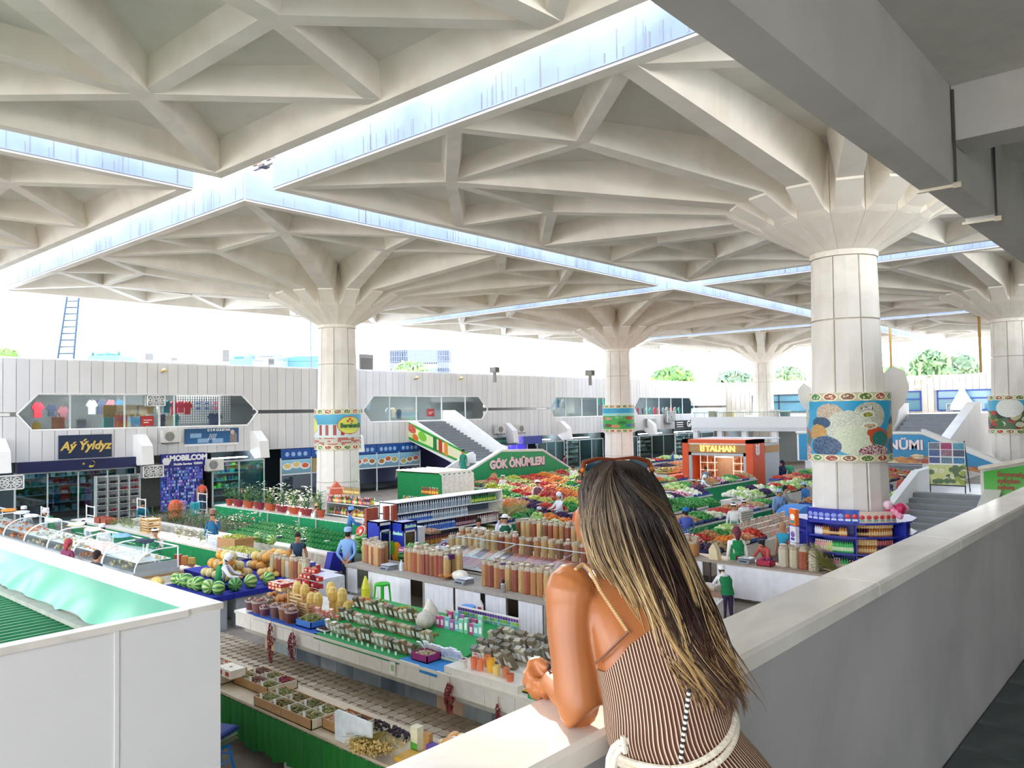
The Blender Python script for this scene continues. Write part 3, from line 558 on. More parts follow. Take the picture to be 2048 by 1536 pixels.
# terrace in the corner
t = put(None, 'trim_8', kind='structure')
m = MB(); m.box(62, 24, 3.22, 79, 34.4, 4.1); m.obj('terrace_slab', t, mat('e3e5e6', .6, .04))
m = MB(); m.box(62, 24, 2.9, 62.3, 34.4, 3.22); m.obj('terrace_beam', t, mat('cfd3d5', .6, .04))
for y in (24.3, 27.0, 29.6, 31.8, 34.1): m = MB(); m.box(62.1, y-.22, 0, 62.5, y+.22, 3.22); m.obj('terrace_post', t, mat('e6e8ea', .6, .04))
m = MB(); m.box(69, 24, 0, 69.2, 34.4, 3.2); m.obj('inner_wall', t, mat('b9c4c8', .6, .04))
m = MB(); [m.box(62.1, 24.2+k*.9, 4.1, 62.13, 24.22+k*.9, 4.5, '6fa08c') for k in range(12)]; m.box(62.1, 24, 4.45, 62.13, 34.3, 4.5, '6fa08c'); m.obj('railing', t)
for k, (y, c_, h_) in enumerate([(32.8, '8a8470', .5), (32, 'e8e4dc', .4), (31.2, 'b5a888', .45), (30.3, 'f0ece4', .55), (27.3, 'd0ccc4', .5), (26.4, '5a7070', .4)]):
    m = MB(); m.box(-.3, -.3, 0, .3, .3, h_, c_); m.box(-.34, -.34, h_, .34, .34, h_+.04, 'f0ece4'); m.obj('crate', loc=(63, y, 4.1), label='small crate on the corner terrace edge, %s from the facade' % od(k), cat='crate', group='crates on the corner terrace')
m = MB(); m.prism([(-.5, 0), (.5, 0), (.35, 1.0), (.4, 2.2), (0, 2.4), (-.4, 2.2), (-.35, 1.0)], -.15, .15, 'x', 'c02a38'); m.obj('gown', loc=(76, 27.0, 4.2), label='long red gown hanging in the terrace window beside the big column', cat='gown')
m = MB(); m.lathe([(1.0, 0), (.9, .5), (.35, 1.5), (.2, 1.9), (.3, 2.3), (.12, 2.5)], 14, col='f2f4f6'); m.obj('wedding_dress', loc=(78.3, 16.8, 4.35), smooth=True, label='white wedding dress behind the blue framed window', cat='dress')
# ================================================================ orange kiosk
t = thing('bakery_kiosk', 'orange framed TALHAN kiosk with glowing bread shelves', 'kiosk', (42.6, 19.8, 0))
orr = mat('e0582a', .4, .05); wd = mat('b48a5c', .5, .25, 3, stretch=(1, 1, 14)); sil = mat('b9c2c9', .35, .03, metal=.2)
m = MB(); m.box(0, 0, 0, 1.6, .42, 3.0); m.box(0, 4.1, 0, 1.6, 4.5, 3.0); m.box(0, 0, 2.78, 1.6, 4.5, 3.0); m.obj('orange_frame', t, orr)
m = MB(); m.box(.05, .42, 2.2, .2, 4.1, 2.7); m.obj('wood_fascia', t, wd); m = MB(); m.box(.03, .42, 2.7, .2, 4.1, 2.78); m.obj('pale_strip', t, mat('e8e4e0', .5))
m = MB(); m.box(.05, .42, 0, .2, .6, 2.25); m.box(.05, 3.92, 0, .2, 4.1, 2.25); m.box(.05, .42, 2.05, .2, 4.1, 2.22); m.obj('grey_frame', t, sil)
m = MB(); m.box(1.6, 0, 0, 3.6, .1, 2.75, 'c0c6ca'); m.box(1.6, -.03, 2.2, 3.6, .0, 2.6, 'c09560'); m.box(1.5, 0, 2.95, 3.8, 4.4, 3.02, 'e8eef2'); m.box(1.7, .1, 0, 3.5, 4.4, 2.7, 'b8bec2'); m.obj('rear_body', t)
glow = mat('ffd870', .5, 0, emit=.45)
text('TALHAN', t, (0, 2.0, 2.45), (math.pi/2, 0, -math.pi/2), .48, '', .03, .012, mt=glow)
m = MB()
for s_ in (-1, 1):
    for j in range(3): m.prism([(s_*.03, -.16+j*.13), (s_*.14, -.1+j*.13), (s_*.14, .0+j*.13), (s_*.03, -.05+j*.13)][::s_], -.03, 0, 'x')
m.obj('wheat_emblem', t, glow, loc=(0, 3.15, 2.43)); m2 = bpy.data.objects.new('wheat_emblem', m.mesh('wheat_emblem', whm)); COL.objects.link(m2); m2.parent = t; m2.location = (.6, -.01, 2.35); m2.rotation_euler = (0, 0, math.pi/2); m2.scale = (1, 1.6, 1.6)
m = MB(); m.box(1.5, .5, 0, 1.55, 4.0, 2.1, 'c99a70'); m.obj('back_panel', t)
m = MB()
for y0, y1 in ((.7, 1.7), (2.9, 3.85)):
    for z in (.2, .65, 1.1, 1.55, 2.0): m.box(1.0, y0, z, 1.4, y1, z+.04, 'fbe8d0')
    for y in (y0, (y0+y1)/2, y1): m.box(1.0, y-.02, 0, 1.05, y+.02, 2.05, 'fbe8d0')
m.obj('shelves', t, mat('fff0dc', .5, 0, emit=.15))
m = MB()
for y0 in (.72, 2.92):
    for z in (.24, .69, 1.14, 1.59):
        for k in range(9): m.box(1.08, y0+k*.105, z, 1.3, y0+k*.105+.08, z+R.uniform(.18, .33), R.choice(['c9703a', 'b86030', 'd98a4a', 'a8522c']))
m.obj('packets', t, kind='stuff')
m = MB(); m.box(.9, 1.8, 1.9, 1.1, 2.8, 1.95); m.obj('lamp', t, mat('ffffff', .5, 0, emit=2.5))
# ================================================================ staircases
white = mat('f3f1ed', .5, .04, 1.2); stepm = mat('8b8f92', .6, .1, 3); greenp = '17985a'
def flight(par, p0, p1, z0, z1, q0, q1, axis='x', n=12):
    for k in range(n):
        a0 = p0+(p1-p0)*k/n; a1 = p0+(p1-p0)*(k+1)/n; z = z0+(z1-z0)*(k+1)/n; m = MB()
        if axis == 'x': m.box(min(a0, a1), q0, max(0, z-.5), max(a0, a1), q1, z)
        else: m.box(q0, min(a0, a1), max(0, z-.5), q1, max(a0, a1), z)
        m.obj('step', par, stepm)
def gok(X, Y):
    c = rgb('0f9a5c')[None, None]+np.zeros(X.shape+(3,)); r = random.Random(3)
    for k in range(70):
        cx = r.uniform(.15, .95); cy = r.uniform(0, .38)*min(1, (1-abs(cx-.55))*1.2); col = r.choice(['e8d070', 'd0402f', '8fc04a', 'e88a30', 'f0e0a0', '5aa83a', 'b82a3a', 'f4c050']); c = blob(c, X, Y, cx, cy, r.uniform(.02, .05), r.uniform(.06, .12), col, .2)
    c = blob(c, X, Y, .33, .38, .03, .16, 'e8b880'); return c
t = thing('staircase', 'white left staircase under the second upstairs window, with green GÖK ÖNÜMLERI board', 'staircase')
m = MB(); m.box(33.9, 31.25, 0, 37.5, 34.3, 1.8); m.obj('landing', t, white)
flight(t, 29.2, 33.9, 0, 1.8, 31.25, 33.4); flight(t, 41.5, 37.5, 0, 1.8, 31.25, 33.4); flight(t, 34.3, QF, 1.8, 4.25, 34.3, 37.3, 'y', 16)
tri = [(28.6, 0), (29.0, .75), (33.8, 2.55), (37.5, 2.42), (41.4, .6), (41.8, 0)]
m = MB(); m.prism(tri, 31.08, 31.25, 'y'); m.obj('board_wall', t, white)
m = MB(); cp = [(29.0, .75), (33.8, 2.55), (37.5, 2.42), (41.4, .6)]
for i in range(3):
    a, b = cp[i], cp[i+1]; m.prism([(a[0], a[1]), (b[0], b[1]), (b[0], b[1]+.09), (a[0], a[1]+.09)], 31.02, 31.32, 'y', 'f6f4ee')
m.obj('coping', t, white)
def trimap(gx, gy):
    x = 29.05+gx*(41.3-29.05); top = np.interp(x, [29.0, 33.8, 37.5, 41.4], [.72, 2.5, 2.37, .57]); return np.stack([x, np.full_like(x, 31.06), gy*top], -1)
def gokf(X, Y):
    x = 29.05+X*12.25; top = np.interp(x, [29.0, 33.8, 37.5, 41.4], [.72, 2.5, 2.37, .57]); return gok(X, Y*top/2.5)
picture('print', gokf, 160, 50, 1, 1, t, mapf=trimap)
text('GÖK ÖNÜMLERI', t, (35.2, 31.03, 1.78), RX, .66, '', .02, .035, mt=mat('f6d8dc', .4, 0)); text('GÖK ÖNÜMLERI', t, (35.24, 31.045, 1.76), RX, .66, '', .004, .06, mt=mat('7a3a4a', .4, 0))
m = MB(); m.prism([(29.3, 0), (29.3, .75), (33.6, 2.4), (33.9, 2.45), (33.9, 0)], 33.4, 33.55, 'y'); m.obj('inner_wall', t, white)
for x, nm_ in ((34.15, 0), (37.3, 1)):
    m = MB(); P = [(QF, 3.1), (QF, 5.0), (QF-1, 5.0), (34.4, 2.75), (33.8, 2.6), (33.8, 1.5), (34.8, 1.5)] if nm_ else [(QF, 3.1), (QF, 4.35), (QF-.6, 4.35), (34.4, 2.35), (33.6, 2.3), (33.6, 1.5), (34.8, 1.5)]
    m.prism(P, x-.1, x+.1, 'x'); m.obj('side_wall', t, white)
def juice(X, Y):
    c = np.where((np.abs(Y-.5) < .34)[..., None], rgb('e8efb0'), rgb('3aa83a')); c = np.where((X > .55)[..., None] & (np.abs(Y-.45) < .3)[..., None], rgb('f0e8c0'), c)
    for k, cc in enumerate(['2a7a40', 'c0402a', 'e8943a']): c = np.where((abs(X-.45-.09*k) < .03)[..., None] & (abs(Y-.5) < .42)[..., None], rgb(cc), c)
    c = blob(c, X, Y, .06, .7, .07, .25, 'd05040', .3, 50, 'f08060'); c = blob(c, X, Y, .24, .55, .07, .28, '7fc83a'); c = blob(c, X, Y, .12, .3, .05, .2, 'e8802a'); return c
picture('print', juice, 100, 30, 1, 1, t, mapf=lambda gx, gy: np.stack([np.full_like(gx, 34.03), QF-.1-gx*5.6, (3.12-gx*1.6)+gy*(1.15-.35*gx)], -1))
t = thing('staircase', 'right staircase with blue ÖNÜMI board, running beside the nearest big column', 'staircase')
m = MB(); m.box(30.6, 4.9, 0, 34.6, 8.3, 1.75); m.obj('landing', t, mat('dedede', .35, .05, 2))
flight(t, 24.4, 30.6, 0, 1.75, 5.2, 8.1, n=12)
m = MB(); m.prism([(25, 0), (25, .75), (28, 1.62), (30.9, 2.45), (34.6, 2.5), (34.6, 0)], 8.1, 8.35, 'y'); m.obj('side_wall', t, white)
m = MB(); m.prism([(24.0, 0), (24.0, 1.0), (28.0, 2.6), (34.6, 2.6), (34.6, 0)], 4.95, 5.2, 'y'); m.obj('side_wall', t, white)
m = MB(); m.prism([(24.0, 1.0), (28.0, 2.6), (28, 2.68), (24, 1.08)], 4.85, 5.3, 'y'); m.obj('coping', t, white)
def fruits(X, Y):
    c = np.where((Y > .45)[..., None], rgb('36b830'), rgb('dfe8c0')); c = rgb('36b830')*(Y[..., None])+rgb('e8e8c8')*(1-Y[..., None]); r = random.Random(4)
    for k in range(26): c = blob(c, X, Y, r.uniform(0, 1), r.uniform(0, .32), .07, .1, r.choice(['b02818', '701838', '3a9a2a', 'e0c040', 'c84820', '402050']), .25)
    return c
t = thing('advert_board', 'green board reading sykylan miwe beside the right stairs, cut by the edge', 'sign', (0, 0, 0))
m = MB(); m.prism([(5.4, .6), (5.4, 2.86), (1.3, 3.79), (1.3, .6)], 27.05, 27.2, 'x', 'f0eee8'); m.prism([(5.4, 2.86), (1.3, 3.79), (1.3, 3.89), (5.4, 2.96)], 26.8, 27.3, 'x', 'efe9dd'); m.obj('board', t)
picture('print', fruits, 80, 40, 1, 1, t, mapf=lambda gx, gy: np.stack([np.full_like(gx, 27.0), 5.3-gx*4.0, .9+gy*(1.9+gx*.85)], -1))
brn = mat('b04a38', .5, 0)
for k, s_ in enumerate(['Soyunaly', 'sykylan', 'miwe']): text(s_, t, (26.97, 4.95, 2.74-k*.19), (math.pi/2, 0, -math.pi/2), .2, '', .006, .006, mt=brn, align='LEFT')
def blu(X, Y):
    c = rgb('1b8fc4')[None, None]*(.85+.2*Y[..., None])+np.zeros(X.shape+(3,)); r = random.Random(8)
    for k in range(50): c = blob(c, X, Y, r.uniform(.2, .9), r.uniform(0, .28), .03, .08, r.choice(['c86a3a', 'e8b070', 'b84830', 'f0d8a8', 'd89048']), .25)
    return c
t = thing('advert_wall', 'sloping blue ÖNÜMI board with white coping in front of the far stairs', 'sign')
tb = [(16.2, 3.5), (10.3, 3.5), (7.2, 2.1), (5.6, 1.4), (5.6, 1.2), (9.5, 2.1), (16.2, 2.1)]
m = MB(); m.prism(tb, 40.05, 40.3, 'x'); m.obj('wall', t, white)
m = MB()
for a, b in (((16.2, 3.5), (10.3, 3.5)), ((10.3, 3.5), (5.6, 1.4))): m.prism([a, b, (b[0], b[1]+.22 if b[0] < 10 else b[1]+.08), (a[0], a[1]+(.22 if b[0] < 10 else .08))], 39.9, 40.4, 'x', 'f4f0e8')
m.obj('coping', t, white)
picture('print', blu, 100, 40, 1, 1, t, mapf=lambda gx, gy: np.stack([np.full_like(gx, 40.03), 16.1-gx*9.4, np.interp(16.1-gx*9.4, [5.6, 9.5, 16.2], [1.2, 2.12, 2.12])*(1-gy)+gy*np.interp(16.1-gx*9.4, [5.6, 10.3, 16.2], [1.4, 3.45, 3.45])], -1))
text('GÖK ÖNÜMI', t, (40.0, 12.05, 2.95), (math.pi/2, 0, -math.pi/2), .62, '', .02, .02, mt=mat('fbe4e4', .4, 0))
t = thing('staircase', 'far grey staircase between white walls rising to the end facade', 'staircase')
flight(t, 52, 62, 0.6, 4.2, 13.2, 16.6, n=14)
for y, dz in ((17.2, 0), (12.6, 0)):
    m = MB(); m.prism([(50, 0), (50, 1.6), (61.5, 5.0), (62.5, 5.0), (62.5, 0)], y-.3, y+.3, 'y'); m.obj('side_wall', t, white)
m = MB(); m.box(62, 12.6, 0, 79, 17.5, 4.2); m.obj('landing', t, white)
# decorative white wings round the big column poster
t = thing('cutout_wings', 'white curved cutout wings behind the grain poster of the nearest column', 'decoration', (20.9, 7.1, 0))
for s_, q in ((1, 0), (-1, 1)):
    m = MB(); P = [(.9, 3.3), (1.15, 3.6), (1.1, 4.4), (1.35, 4.6), (1.55, 5.1), (1.5, 5.6), (1.2, 5.85), (.95, 5.7)]
    if q: P = [(.9, 5.9), (1.1, 5.95), (1.3, 5.6), (1.25, 5.1), (1.02, 4.8), (1.05, 3.3), (.9, 3.2)]
    if s_ > 0: P = [(1.0, 5.2), (1.2, 5.55), (1.15, 5.3), (1.3, 5.0), (1.25, 4.6), (1.0, 4.2)]; P = [(.9, 4.7), (1.12, 4.75), (1.27, 5.0), (1.28, 5.25), (1.14, 5.42), (.95, 5.3)]
    else: P = [(.9, 5.6), (1.2, 5.82), (1.5, 5.7), (1.6, 5.3), (1.5, 4.9), (1.32, 4.7), (1.25, 4.4), (1.12, 4.2), (.9, 4.2)]
    m.prism([(a*s_, b) for a, b in P][::1], -.02, .02, 'x'); o = m.obj('wing', t, white); o.rotation_euler = (0, 0, YAW+.0-math.pi/2+.75+.85)
# ---- column posters
def orn(c, X, Y, n, lo, hi):
    band = (Y < lo) | (Y > hi); c = np.where(band[..., None], rgb('cfc9a8'), c)
    for cy, h in ((lo/2, lo/2), ((1+hi)/2, (1-hi)/2)):
        u = X*n; k = np.floor(u); fx = (u-k-.5)*2; fy = (Y-cy)/h; r = np.sqrt(fx**2+fy**2*.9); sel = (abs(fy) <= 1)[..., None]
        colr = np.array([rgb('3a8a50'), rgb('a8483a'), rgb('8a5a4a'), rgb('5a7a3a'), rgb('b04038')])[(k.astype(int)) % 5]
        c = np.where(sel & (r < .95)[..., None], rgb('f2f0d0'), c); c = np.where(sel & (r < .72)[..., None], colr, c); c = np.where(sel & (r < .5)[..., None] & (hsh(np.floor(X*n*9), np.floor(Y*60)) > .6)[..., None], rgb('e8e0b8'), c)
    return c
def grain(X, Y):
    x = (X-.0)*1; c = rgb('12a0cf')[None, None]+np.zeros(X.shape+(3,)); u = np.modf(X*3)[0]
    c = blob(c, u, Y, .28, .70, .17, .14, 'd8c8b0', .3, 260, 'b09a88'); c = blob(c, u, Y, .75, .66, .2, .2, 'cfd0c0', .3, 200, 'a8a894'); c = blob(c, u, Y, .5, .5, .27, .24, 'e0e4d4', .25, 300, 'b8bfae')
    c = blob(c, u, Y, .55, .32, .22, .22, 'dfe8cc', .1, 100); c = blob(c, u, Y, .17, .56, .13, .09, '23567c', .3, 200, '1b3f60'); c = blob(c, u, Y, .12, .42, .13, .12, 'd2a860', .2, 220, 'b88a48')
    c = blob(c, u, Y, .22, .22, .2, .15, '24406a', .3, 90, '4f7090'); c = blob(c, u, Y, .82, .42, .12, .08, 'c0502a'); c = blob(c, u, Y, .87, .34, .14, .13, 'c04a28'); c = blob(c, u, Y, .87, .33, .11, .11, '24807a', .2, 200, '1b6a60')
    c = blob(c, u, Y, .8, .15, .2, .09, '7a2838', .3, 140, 'e8d8d8'); c = blob(c, u, Y, .74, .52, .1, .05, 'e8ece0'); c = blob(c, u, Y, .74, .515, .07, .035, '8a6a3a', .3, 160, 'd8c8a0'); c = blob(c, u, Y, .72, .68, .08, .05, 'e0e4d8'); c = blob(c, u, Y, .72, .675, .06, .035, '6a7a38', .3, 160, 'c0b040')
    c = blob(c, u, Y, .72, .77, .08, .03, '1c2030', .2, 200, 'f0f0f0')
    return orn(c, X, Y, 15, .1, .88)
def saus(X, Y):
    u = np.modf(X*3)[0]; c = rgb('4fb3d8')[None, None]*(.6+.45*Y[..., None])+np.zeros(X.shape+(3,)); c = np.where((Y < .62)[..., None], rgb('d0dcdc'), c); c = np.where((Y < .3)[..., None], np.where((hsh(np.floor(u*14), np.floor(Y*26)) > .5)[..., None], rgb('b86858'), rgb('c8c4b8')), c)
    for k in range(4): c = np.where((abs(u-.12-.16*k) < .035)[..., None] & (abs(Y-.48) < .13)[..., None], rgb('a04438'), c)
    c = blob(c, u, Y, .76, .60, .27, .22, 'b83a30'); c = blob(c, u, Y, .76, .60, .255, .205, 'dfe060'); c = blob(c, u, Y, .76, .75, .03, .03, 'd04828'); c = blob(c, u, Y, .71, .70, .03, .03, 'd04828'); c = blob(c, u, Y, .81, .70, .03, .03, 'd04828')
    return orn(c, X, Y, 15, .12, .87)
def field(X, Y):
    u = np.modf(X*3)[0]; c = np.where((Y > .7)[..., None], rgb('2aa0c8'), rgb('3aa848')); c = np.where(((Y > .6) & (Y < .7))[..., None], rgb('9ad8d0'), c)
    for k, (x, y, col) in enumerate([(.15, .5, 'e8b0a0'), (.5, .56, '7fd08a'), (.8, .5, '5cc070'), (.15, .25, '8a4838'), (.4, .22, 'e89a60'), (.85, .25, '3a90c0'), (.85, .52, 'c84838'), (.6, .35, '2a8a3a')]): c = blob(c, u, Y, x, y, .14, .06, col, .3, 40)
    return orn(c, X, Y, 15, .12, .88)
def vegs(X, Y):
    u = np.modf(X*3)[0]; c = np.where((Y > .6)[..., None], rgb('3fb0d8'), rgb('4a6a40')); r = random.Random(5)
    for k in range(46): c = blob(c, u, Y, r.uniform(0, 1), r.uniform(.1, .55), .08, .07, r.choice(['c83a2a', 'd8d8a8', '3a7a3a', '5a2a4a', 'e8e4d0', '88a83a', 'e0603a', '1d3a2a']), .2)
    c = blob(c, u, Y, .5, .67, .27, .24, 'eef2ec', .04); return orn(c, X, Y, 15, .12, .88)
def wrap(ci, fn, z0, z1, lab, ph):
    cx, cy = 20.9+S*ci[0], 7.1+S*ci[1]; t = thing('column_poster', lab, 'poster', (cx, cy, 0), 0, 'posters wrapped round the columns')
    picture('print', fn, 480, 90, 1, 1, t, mapf=lambda gx, gy: np.stack([1.01*np.cos(ph+gx*2*math.pi), 1.01*np.sin(ph+gx*2*math.pi), z0+gy*(z1-z0)], -1))
    m = MB(); m.lathe([(1.0, z0-.01), (1.0, z1+.01)], 48); m.obj('backing', t, white); return t
vw = math.atan2(-7.1, -20.9)  # direction from the nearest column back to the eye
def phv(i, j): cx, cy = 20.9+S*i, 7.1+S*j; return math.atan2(-cy, -cx)-math.pi/3
wrap((0, 0), grain, 3.45, 5.15, 'grain and dried fruit poster wrapped round the nearest column', phv(0, 0))
t = wrap((0, 1), saus, 3.3, 5.05, 'sausage poster with yellow Bereketli oval round the shop side column', phv(0, 1))
a_ = phv(0, 1)+2*math.pi*(.76/3); d_ = Vector((math.cos(a_), math.sin(a_), 0))
text('Bereketli', t, (d_.x*1.03, d_.y*1.03, 4.33), (math.pi/2, 0, a_+math.pi/2), .27, '', .004, .012, mt=mat('1f6a3a', .4, 0))
wrap((1, 1), field, 3.4, 5.15, 'green field poster wrapped round the column behind the green board', phv(1, 1)); wrap((1, 0), vegs, 3.45, 5.2, 'vegetable poster with a white cabbage round the column at the right edge', phv(1, 0)-.15)
# ================================================================ beyond the roofs
def far(u, v, d): return Vector(at(u, v, d))
m = MB(); m.box(-60, QF+3.8, 0, 140, QF+60, 6.9, 'e9e2d6'); m.box(79.4, -60, 0, 140, QF+4, 6.9, 'e9e2d6'); m.obj('trim_9', m=mat('e3dccf', .8), kind='structure')
def archbox(name, lab, u0, u1, v0, v1, d, col, holes=None, cat='building', dep=12):
    A = far(u0, v1, d); B = far(u1, v1, d); C = far(u0, v0, d); t = thing(name, lab, cat, (A.x, A.y, 0), math.atan2(B.y-A.y, B.x-A.x)); L = math.hypot(B.x-A.x, B.y-A.y); return t, L, A.z, C.z
t, L, z0, z1 = archbox('arch_building', 'pale blue block building with a square opening beyond the shop roofs', 780, 898, 700, 745, 330, '')
m = MB(); 
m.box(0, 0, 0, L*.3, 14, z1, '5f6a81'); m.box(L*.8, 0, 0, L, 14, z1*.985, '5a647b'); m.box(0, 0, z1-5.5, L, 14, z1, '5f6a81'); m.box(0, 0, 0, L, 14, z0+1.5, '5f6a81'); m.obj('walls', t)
m = MB()
for k in range(26): m.box(L*k/26, -.2, z0, L*k/26+.12, 0, z1, '768092')
for k in range(5): m.box(0, -.2, z0+k*2.2, L, 0, z0+k*2.2+.12, '768092')
m.obj('facade_grid', t)
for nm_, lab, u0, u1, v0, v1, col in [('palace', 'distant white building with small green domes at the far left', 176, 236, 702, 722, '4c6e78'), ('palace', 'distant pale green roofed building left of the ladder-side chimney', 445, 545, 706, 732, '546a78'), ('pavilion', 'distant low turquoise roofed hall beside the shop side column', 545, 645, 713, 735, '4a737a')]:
    t, L, z0, z1 = archbox(nm_, lab, u0, u1, v0, v1, 420, ''); H_ = z1-z0
    m = MB(); m.box(0, 0, 0, L, 20, z0+H_*.55, col); m.obj('walls', t)
    m = MB()
    if nm_ == 'palace':
        for f in (.06, .94): m.lathe([(L*.05, 0), (L*.05, H_*.2), (L*.03, H_*.4), (.1, H_*.5)], 10, c=(L*f, 3, z0+H_*.5), col='0f6350')
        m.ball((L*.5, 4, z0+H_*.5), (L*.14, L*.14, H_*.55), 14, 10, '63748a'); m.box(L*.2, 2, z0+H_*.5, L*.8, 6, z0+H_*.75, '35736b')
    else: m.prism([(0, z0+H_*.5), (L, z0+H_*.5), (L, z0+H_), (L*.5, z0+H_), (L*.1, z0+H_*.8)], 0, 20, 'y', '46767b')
    m.obj('roof', t)
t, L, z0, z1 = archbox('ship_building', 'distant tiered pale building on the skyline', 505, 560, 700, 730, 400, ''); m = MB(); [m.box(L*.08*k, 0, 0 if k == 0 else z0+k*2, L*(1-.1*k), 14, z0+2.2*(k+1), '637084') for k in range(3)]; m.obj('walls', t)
def mast(u, v0, v1, d, w0, lab, col):
    A = far(u, v1, d); B = far(u, v0, d); m = MB()
    for s_ in ((-1, -1), (1, -1), (1, 1), (-1, 1)): m.tube([(s_[0]*w0, s_[1]*w0, 0), (s_[0]*w0*.2, s_[1]*w0*.2, B.z)], w0*.14, 4, col)
    for k in range(22): z = B.z*k/22; q = w0*(1-.8*k/22); m.box(-q, -q, z, q, q, z+.12*w0, col)
    m.obj('mast', loc=(A.x, A.y, 0), label=lab, cat='mast')
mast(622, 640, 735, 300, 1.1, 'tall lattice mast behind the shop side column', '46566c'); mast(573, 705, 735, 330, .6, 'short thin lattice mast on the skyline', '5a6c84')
for k, (u, v0, v1, d, c_) in enumerate([(1069, 670, 752, 72, '8a7a68'), (1783, 672, 752, 60, 'b8904c'), (1962, 668, 748, 52, 'b8904c')]):
    A = far(u, v1, d); B = far(u, v0-20, d); m = MB(); m.tube([(0, 0, 0), (0, 0, 5)], .09, 8, c_); m.obj('pole', loc=(A.x, A.y, 6.9), label='thin %s pole standing on the roofs, %s from the ladder' % (['grey', 'cream', 'cream'][k], od(k)), cat='pole')
# ladder up to the canopy edge
A = far(132, 714, 42); B = far(148, 596, 44); m = MB(); dx = Vector((RT[0], RT[1], 0)).normalized()*.42
for s_ in (-1, 1): m.tube([Vector((A.x, A.y, 6.92))+dx*s_, A+dx*s_, B+dx*s_*.75+Vector((0, 0, .5))], .06, 5, '1f3a4a')
for k in range(9): f = (k+.5)/9; p = A.lerp(B, f); w2 = dx*(1-.25*f); m.tube([p-w2, p+w2], .04, 4, '1f3a4a')
m.obj('ladder', label='steel ladder leaning from the shop roof to the canopy edge', cat='ladder')
for k, (u, v, w_, h_) in enumerate([(295, 714, .28, .32), (448, 712, .25, .6), (728, 728, .55, .6), (989, 740, .2, .18), (1180, 746, .18, .18), (345, 719, .2, .12), (538, 724, .2, .2)]):
    p = far(u, v, 50 if k < 6 else 47); m = MB(); m.box(-w_, -.25, 0, w_, .25, h_*2, '8f8c86'); m.box(-w_*.8, -.27, h_*.4, w_*.8, -.25, h_*1.6, '6a6762'); m.box(-w_*.2, -.1, -.6, w_*.2, .1, 0, '88857f')
    if k == 1: m.prism([(-.35, h_*2.5), (.35, h_*2.5), (0, h_*2.9)], -.2, .2, 'y', 'b9b5ae'); m.tube([(-.2, 0, h_*2), (-.2, 0, h_*2.5)], .03, 4, '999999'); m.tube([(.2, 0, h_*2), (.2, 0, h_*2.5)], .03, 4, '999999')
    m.obj('roof_unit', loc=(p.x, p.y, p.z-h_), label=['small grey floodlight box on the roof edge', 'grey chimney with a little cap on the roof', 'beige air unit on the roof beside the shop side column', 'small floodlight on the roof over the stair window', 'small lamp on the roof near the green poster column', 'low grey box on the roof edge', 'small vent on the roof left of the column'][k], cat='roof unit')
for k, (u, v) in enumerate([(315, 744), (834, 757), (896, 759), (1255, 760), (1808, 752), (1870, 754)]):
    p = far(u, v, [40, 52, 56, 70, 75, 73][k]); x = min(p.x, 78.7) if k > 3 else p.x; y = QF-.36 if k < 4 else p.y
    m = MB(); m.lathe([(.04, 0), (.17, .07), (.16, .1)], 10, col='d8b46a'); m.ball((0, 0, .1), .11, 8, 6, 'e8d8a0'); m.tube([(0, 0, 0), (0, .3, 0)], .03, 4, '9a8a60'); m.obj('floodlight', loc=(x if k > 3 else p.x, y, p.z-.05), label='brass coloured floodlight on the facade, %s from the ladder' % od(k), cat='lamp', group='brass floodlights on the facades')
def tree(u, v0, v1, d, wpx, lab, c1, c2, name='tree'):
    A = far(u, v1, d); B = far(u, v0, d); h_ = B.z; w_ = wpx*d/FPX/2; t = thing(name, lab, 'tree', (A.x, A.y, 0))
    m = MB(); m.tube([(0, 0, 0), (0, 0, h_*.7)], (d*.004, d*.003), 6, '8a8070'); m.obj('trunk', t)
    m = MB(); zc = (A.z+B.z)/2-1; hz = (B.z-zc)
    for k in range(420):
        a_ = R.uniform(0, 6.28); b_ = R.uniform(-1, 1); rr = R.uniform(.4, 1)**.5; s_ = d*.008*R.uniform(.6, 1.4); lump = 1+.25*math.sin(3*a_+k % 3)
        c = (w_*rr*math.cos(a_)*math.sqrt(1-b_*b_)*lump, w_*rr*math.sin(a_)*math.sqrt(1-b_*b_), zc+hz*b_*rr); E_ = Euler((R.uniform(0, 3), R.uniform(0, 3), R.uniform(0, 3))).to_matrix().to_4x4()
        m.box(-s_/2, -s_/2, -s_*.12, s_/2, s_/2, s_*.12, R.choice([c1, c2]), M=Matrix.Translation(c) @ E_)
    m.obj('foliage', t, kind='stuff')
for a_ in [(12, 702, 720, 120, 40, 'light green tree top at the far left skyline', '5f8037', '728a4f'), (822, 728, 745, 200, 60, 'light green bush top inside the pale blue arch', '638545', '778f5e'), (1345, 738, 768, 170, 80, 'bright green tree behind the roofs right of the green poster column', '688a45', '597e45'), (1470, 745, 770, 220, 70, 'pale grey green tree line beyond the roofs', '728068', '63775e'), (1580, 738, 768, 190, 56, 'hazy tree left of the big column', '687c59', '778568'), (1780, 738, 760, 180, 70, 'low bright tree right of the big column', '638045', '728a59'), (1862, 704, 758, 190, 72, 'tall rounded tree between the two right columns', '59744f', '688059'), (1925, 712, 758, 200, 50, 'slimmer tree beside the right edge column', '5f7459', '6d7e63')]: tree(*a_)
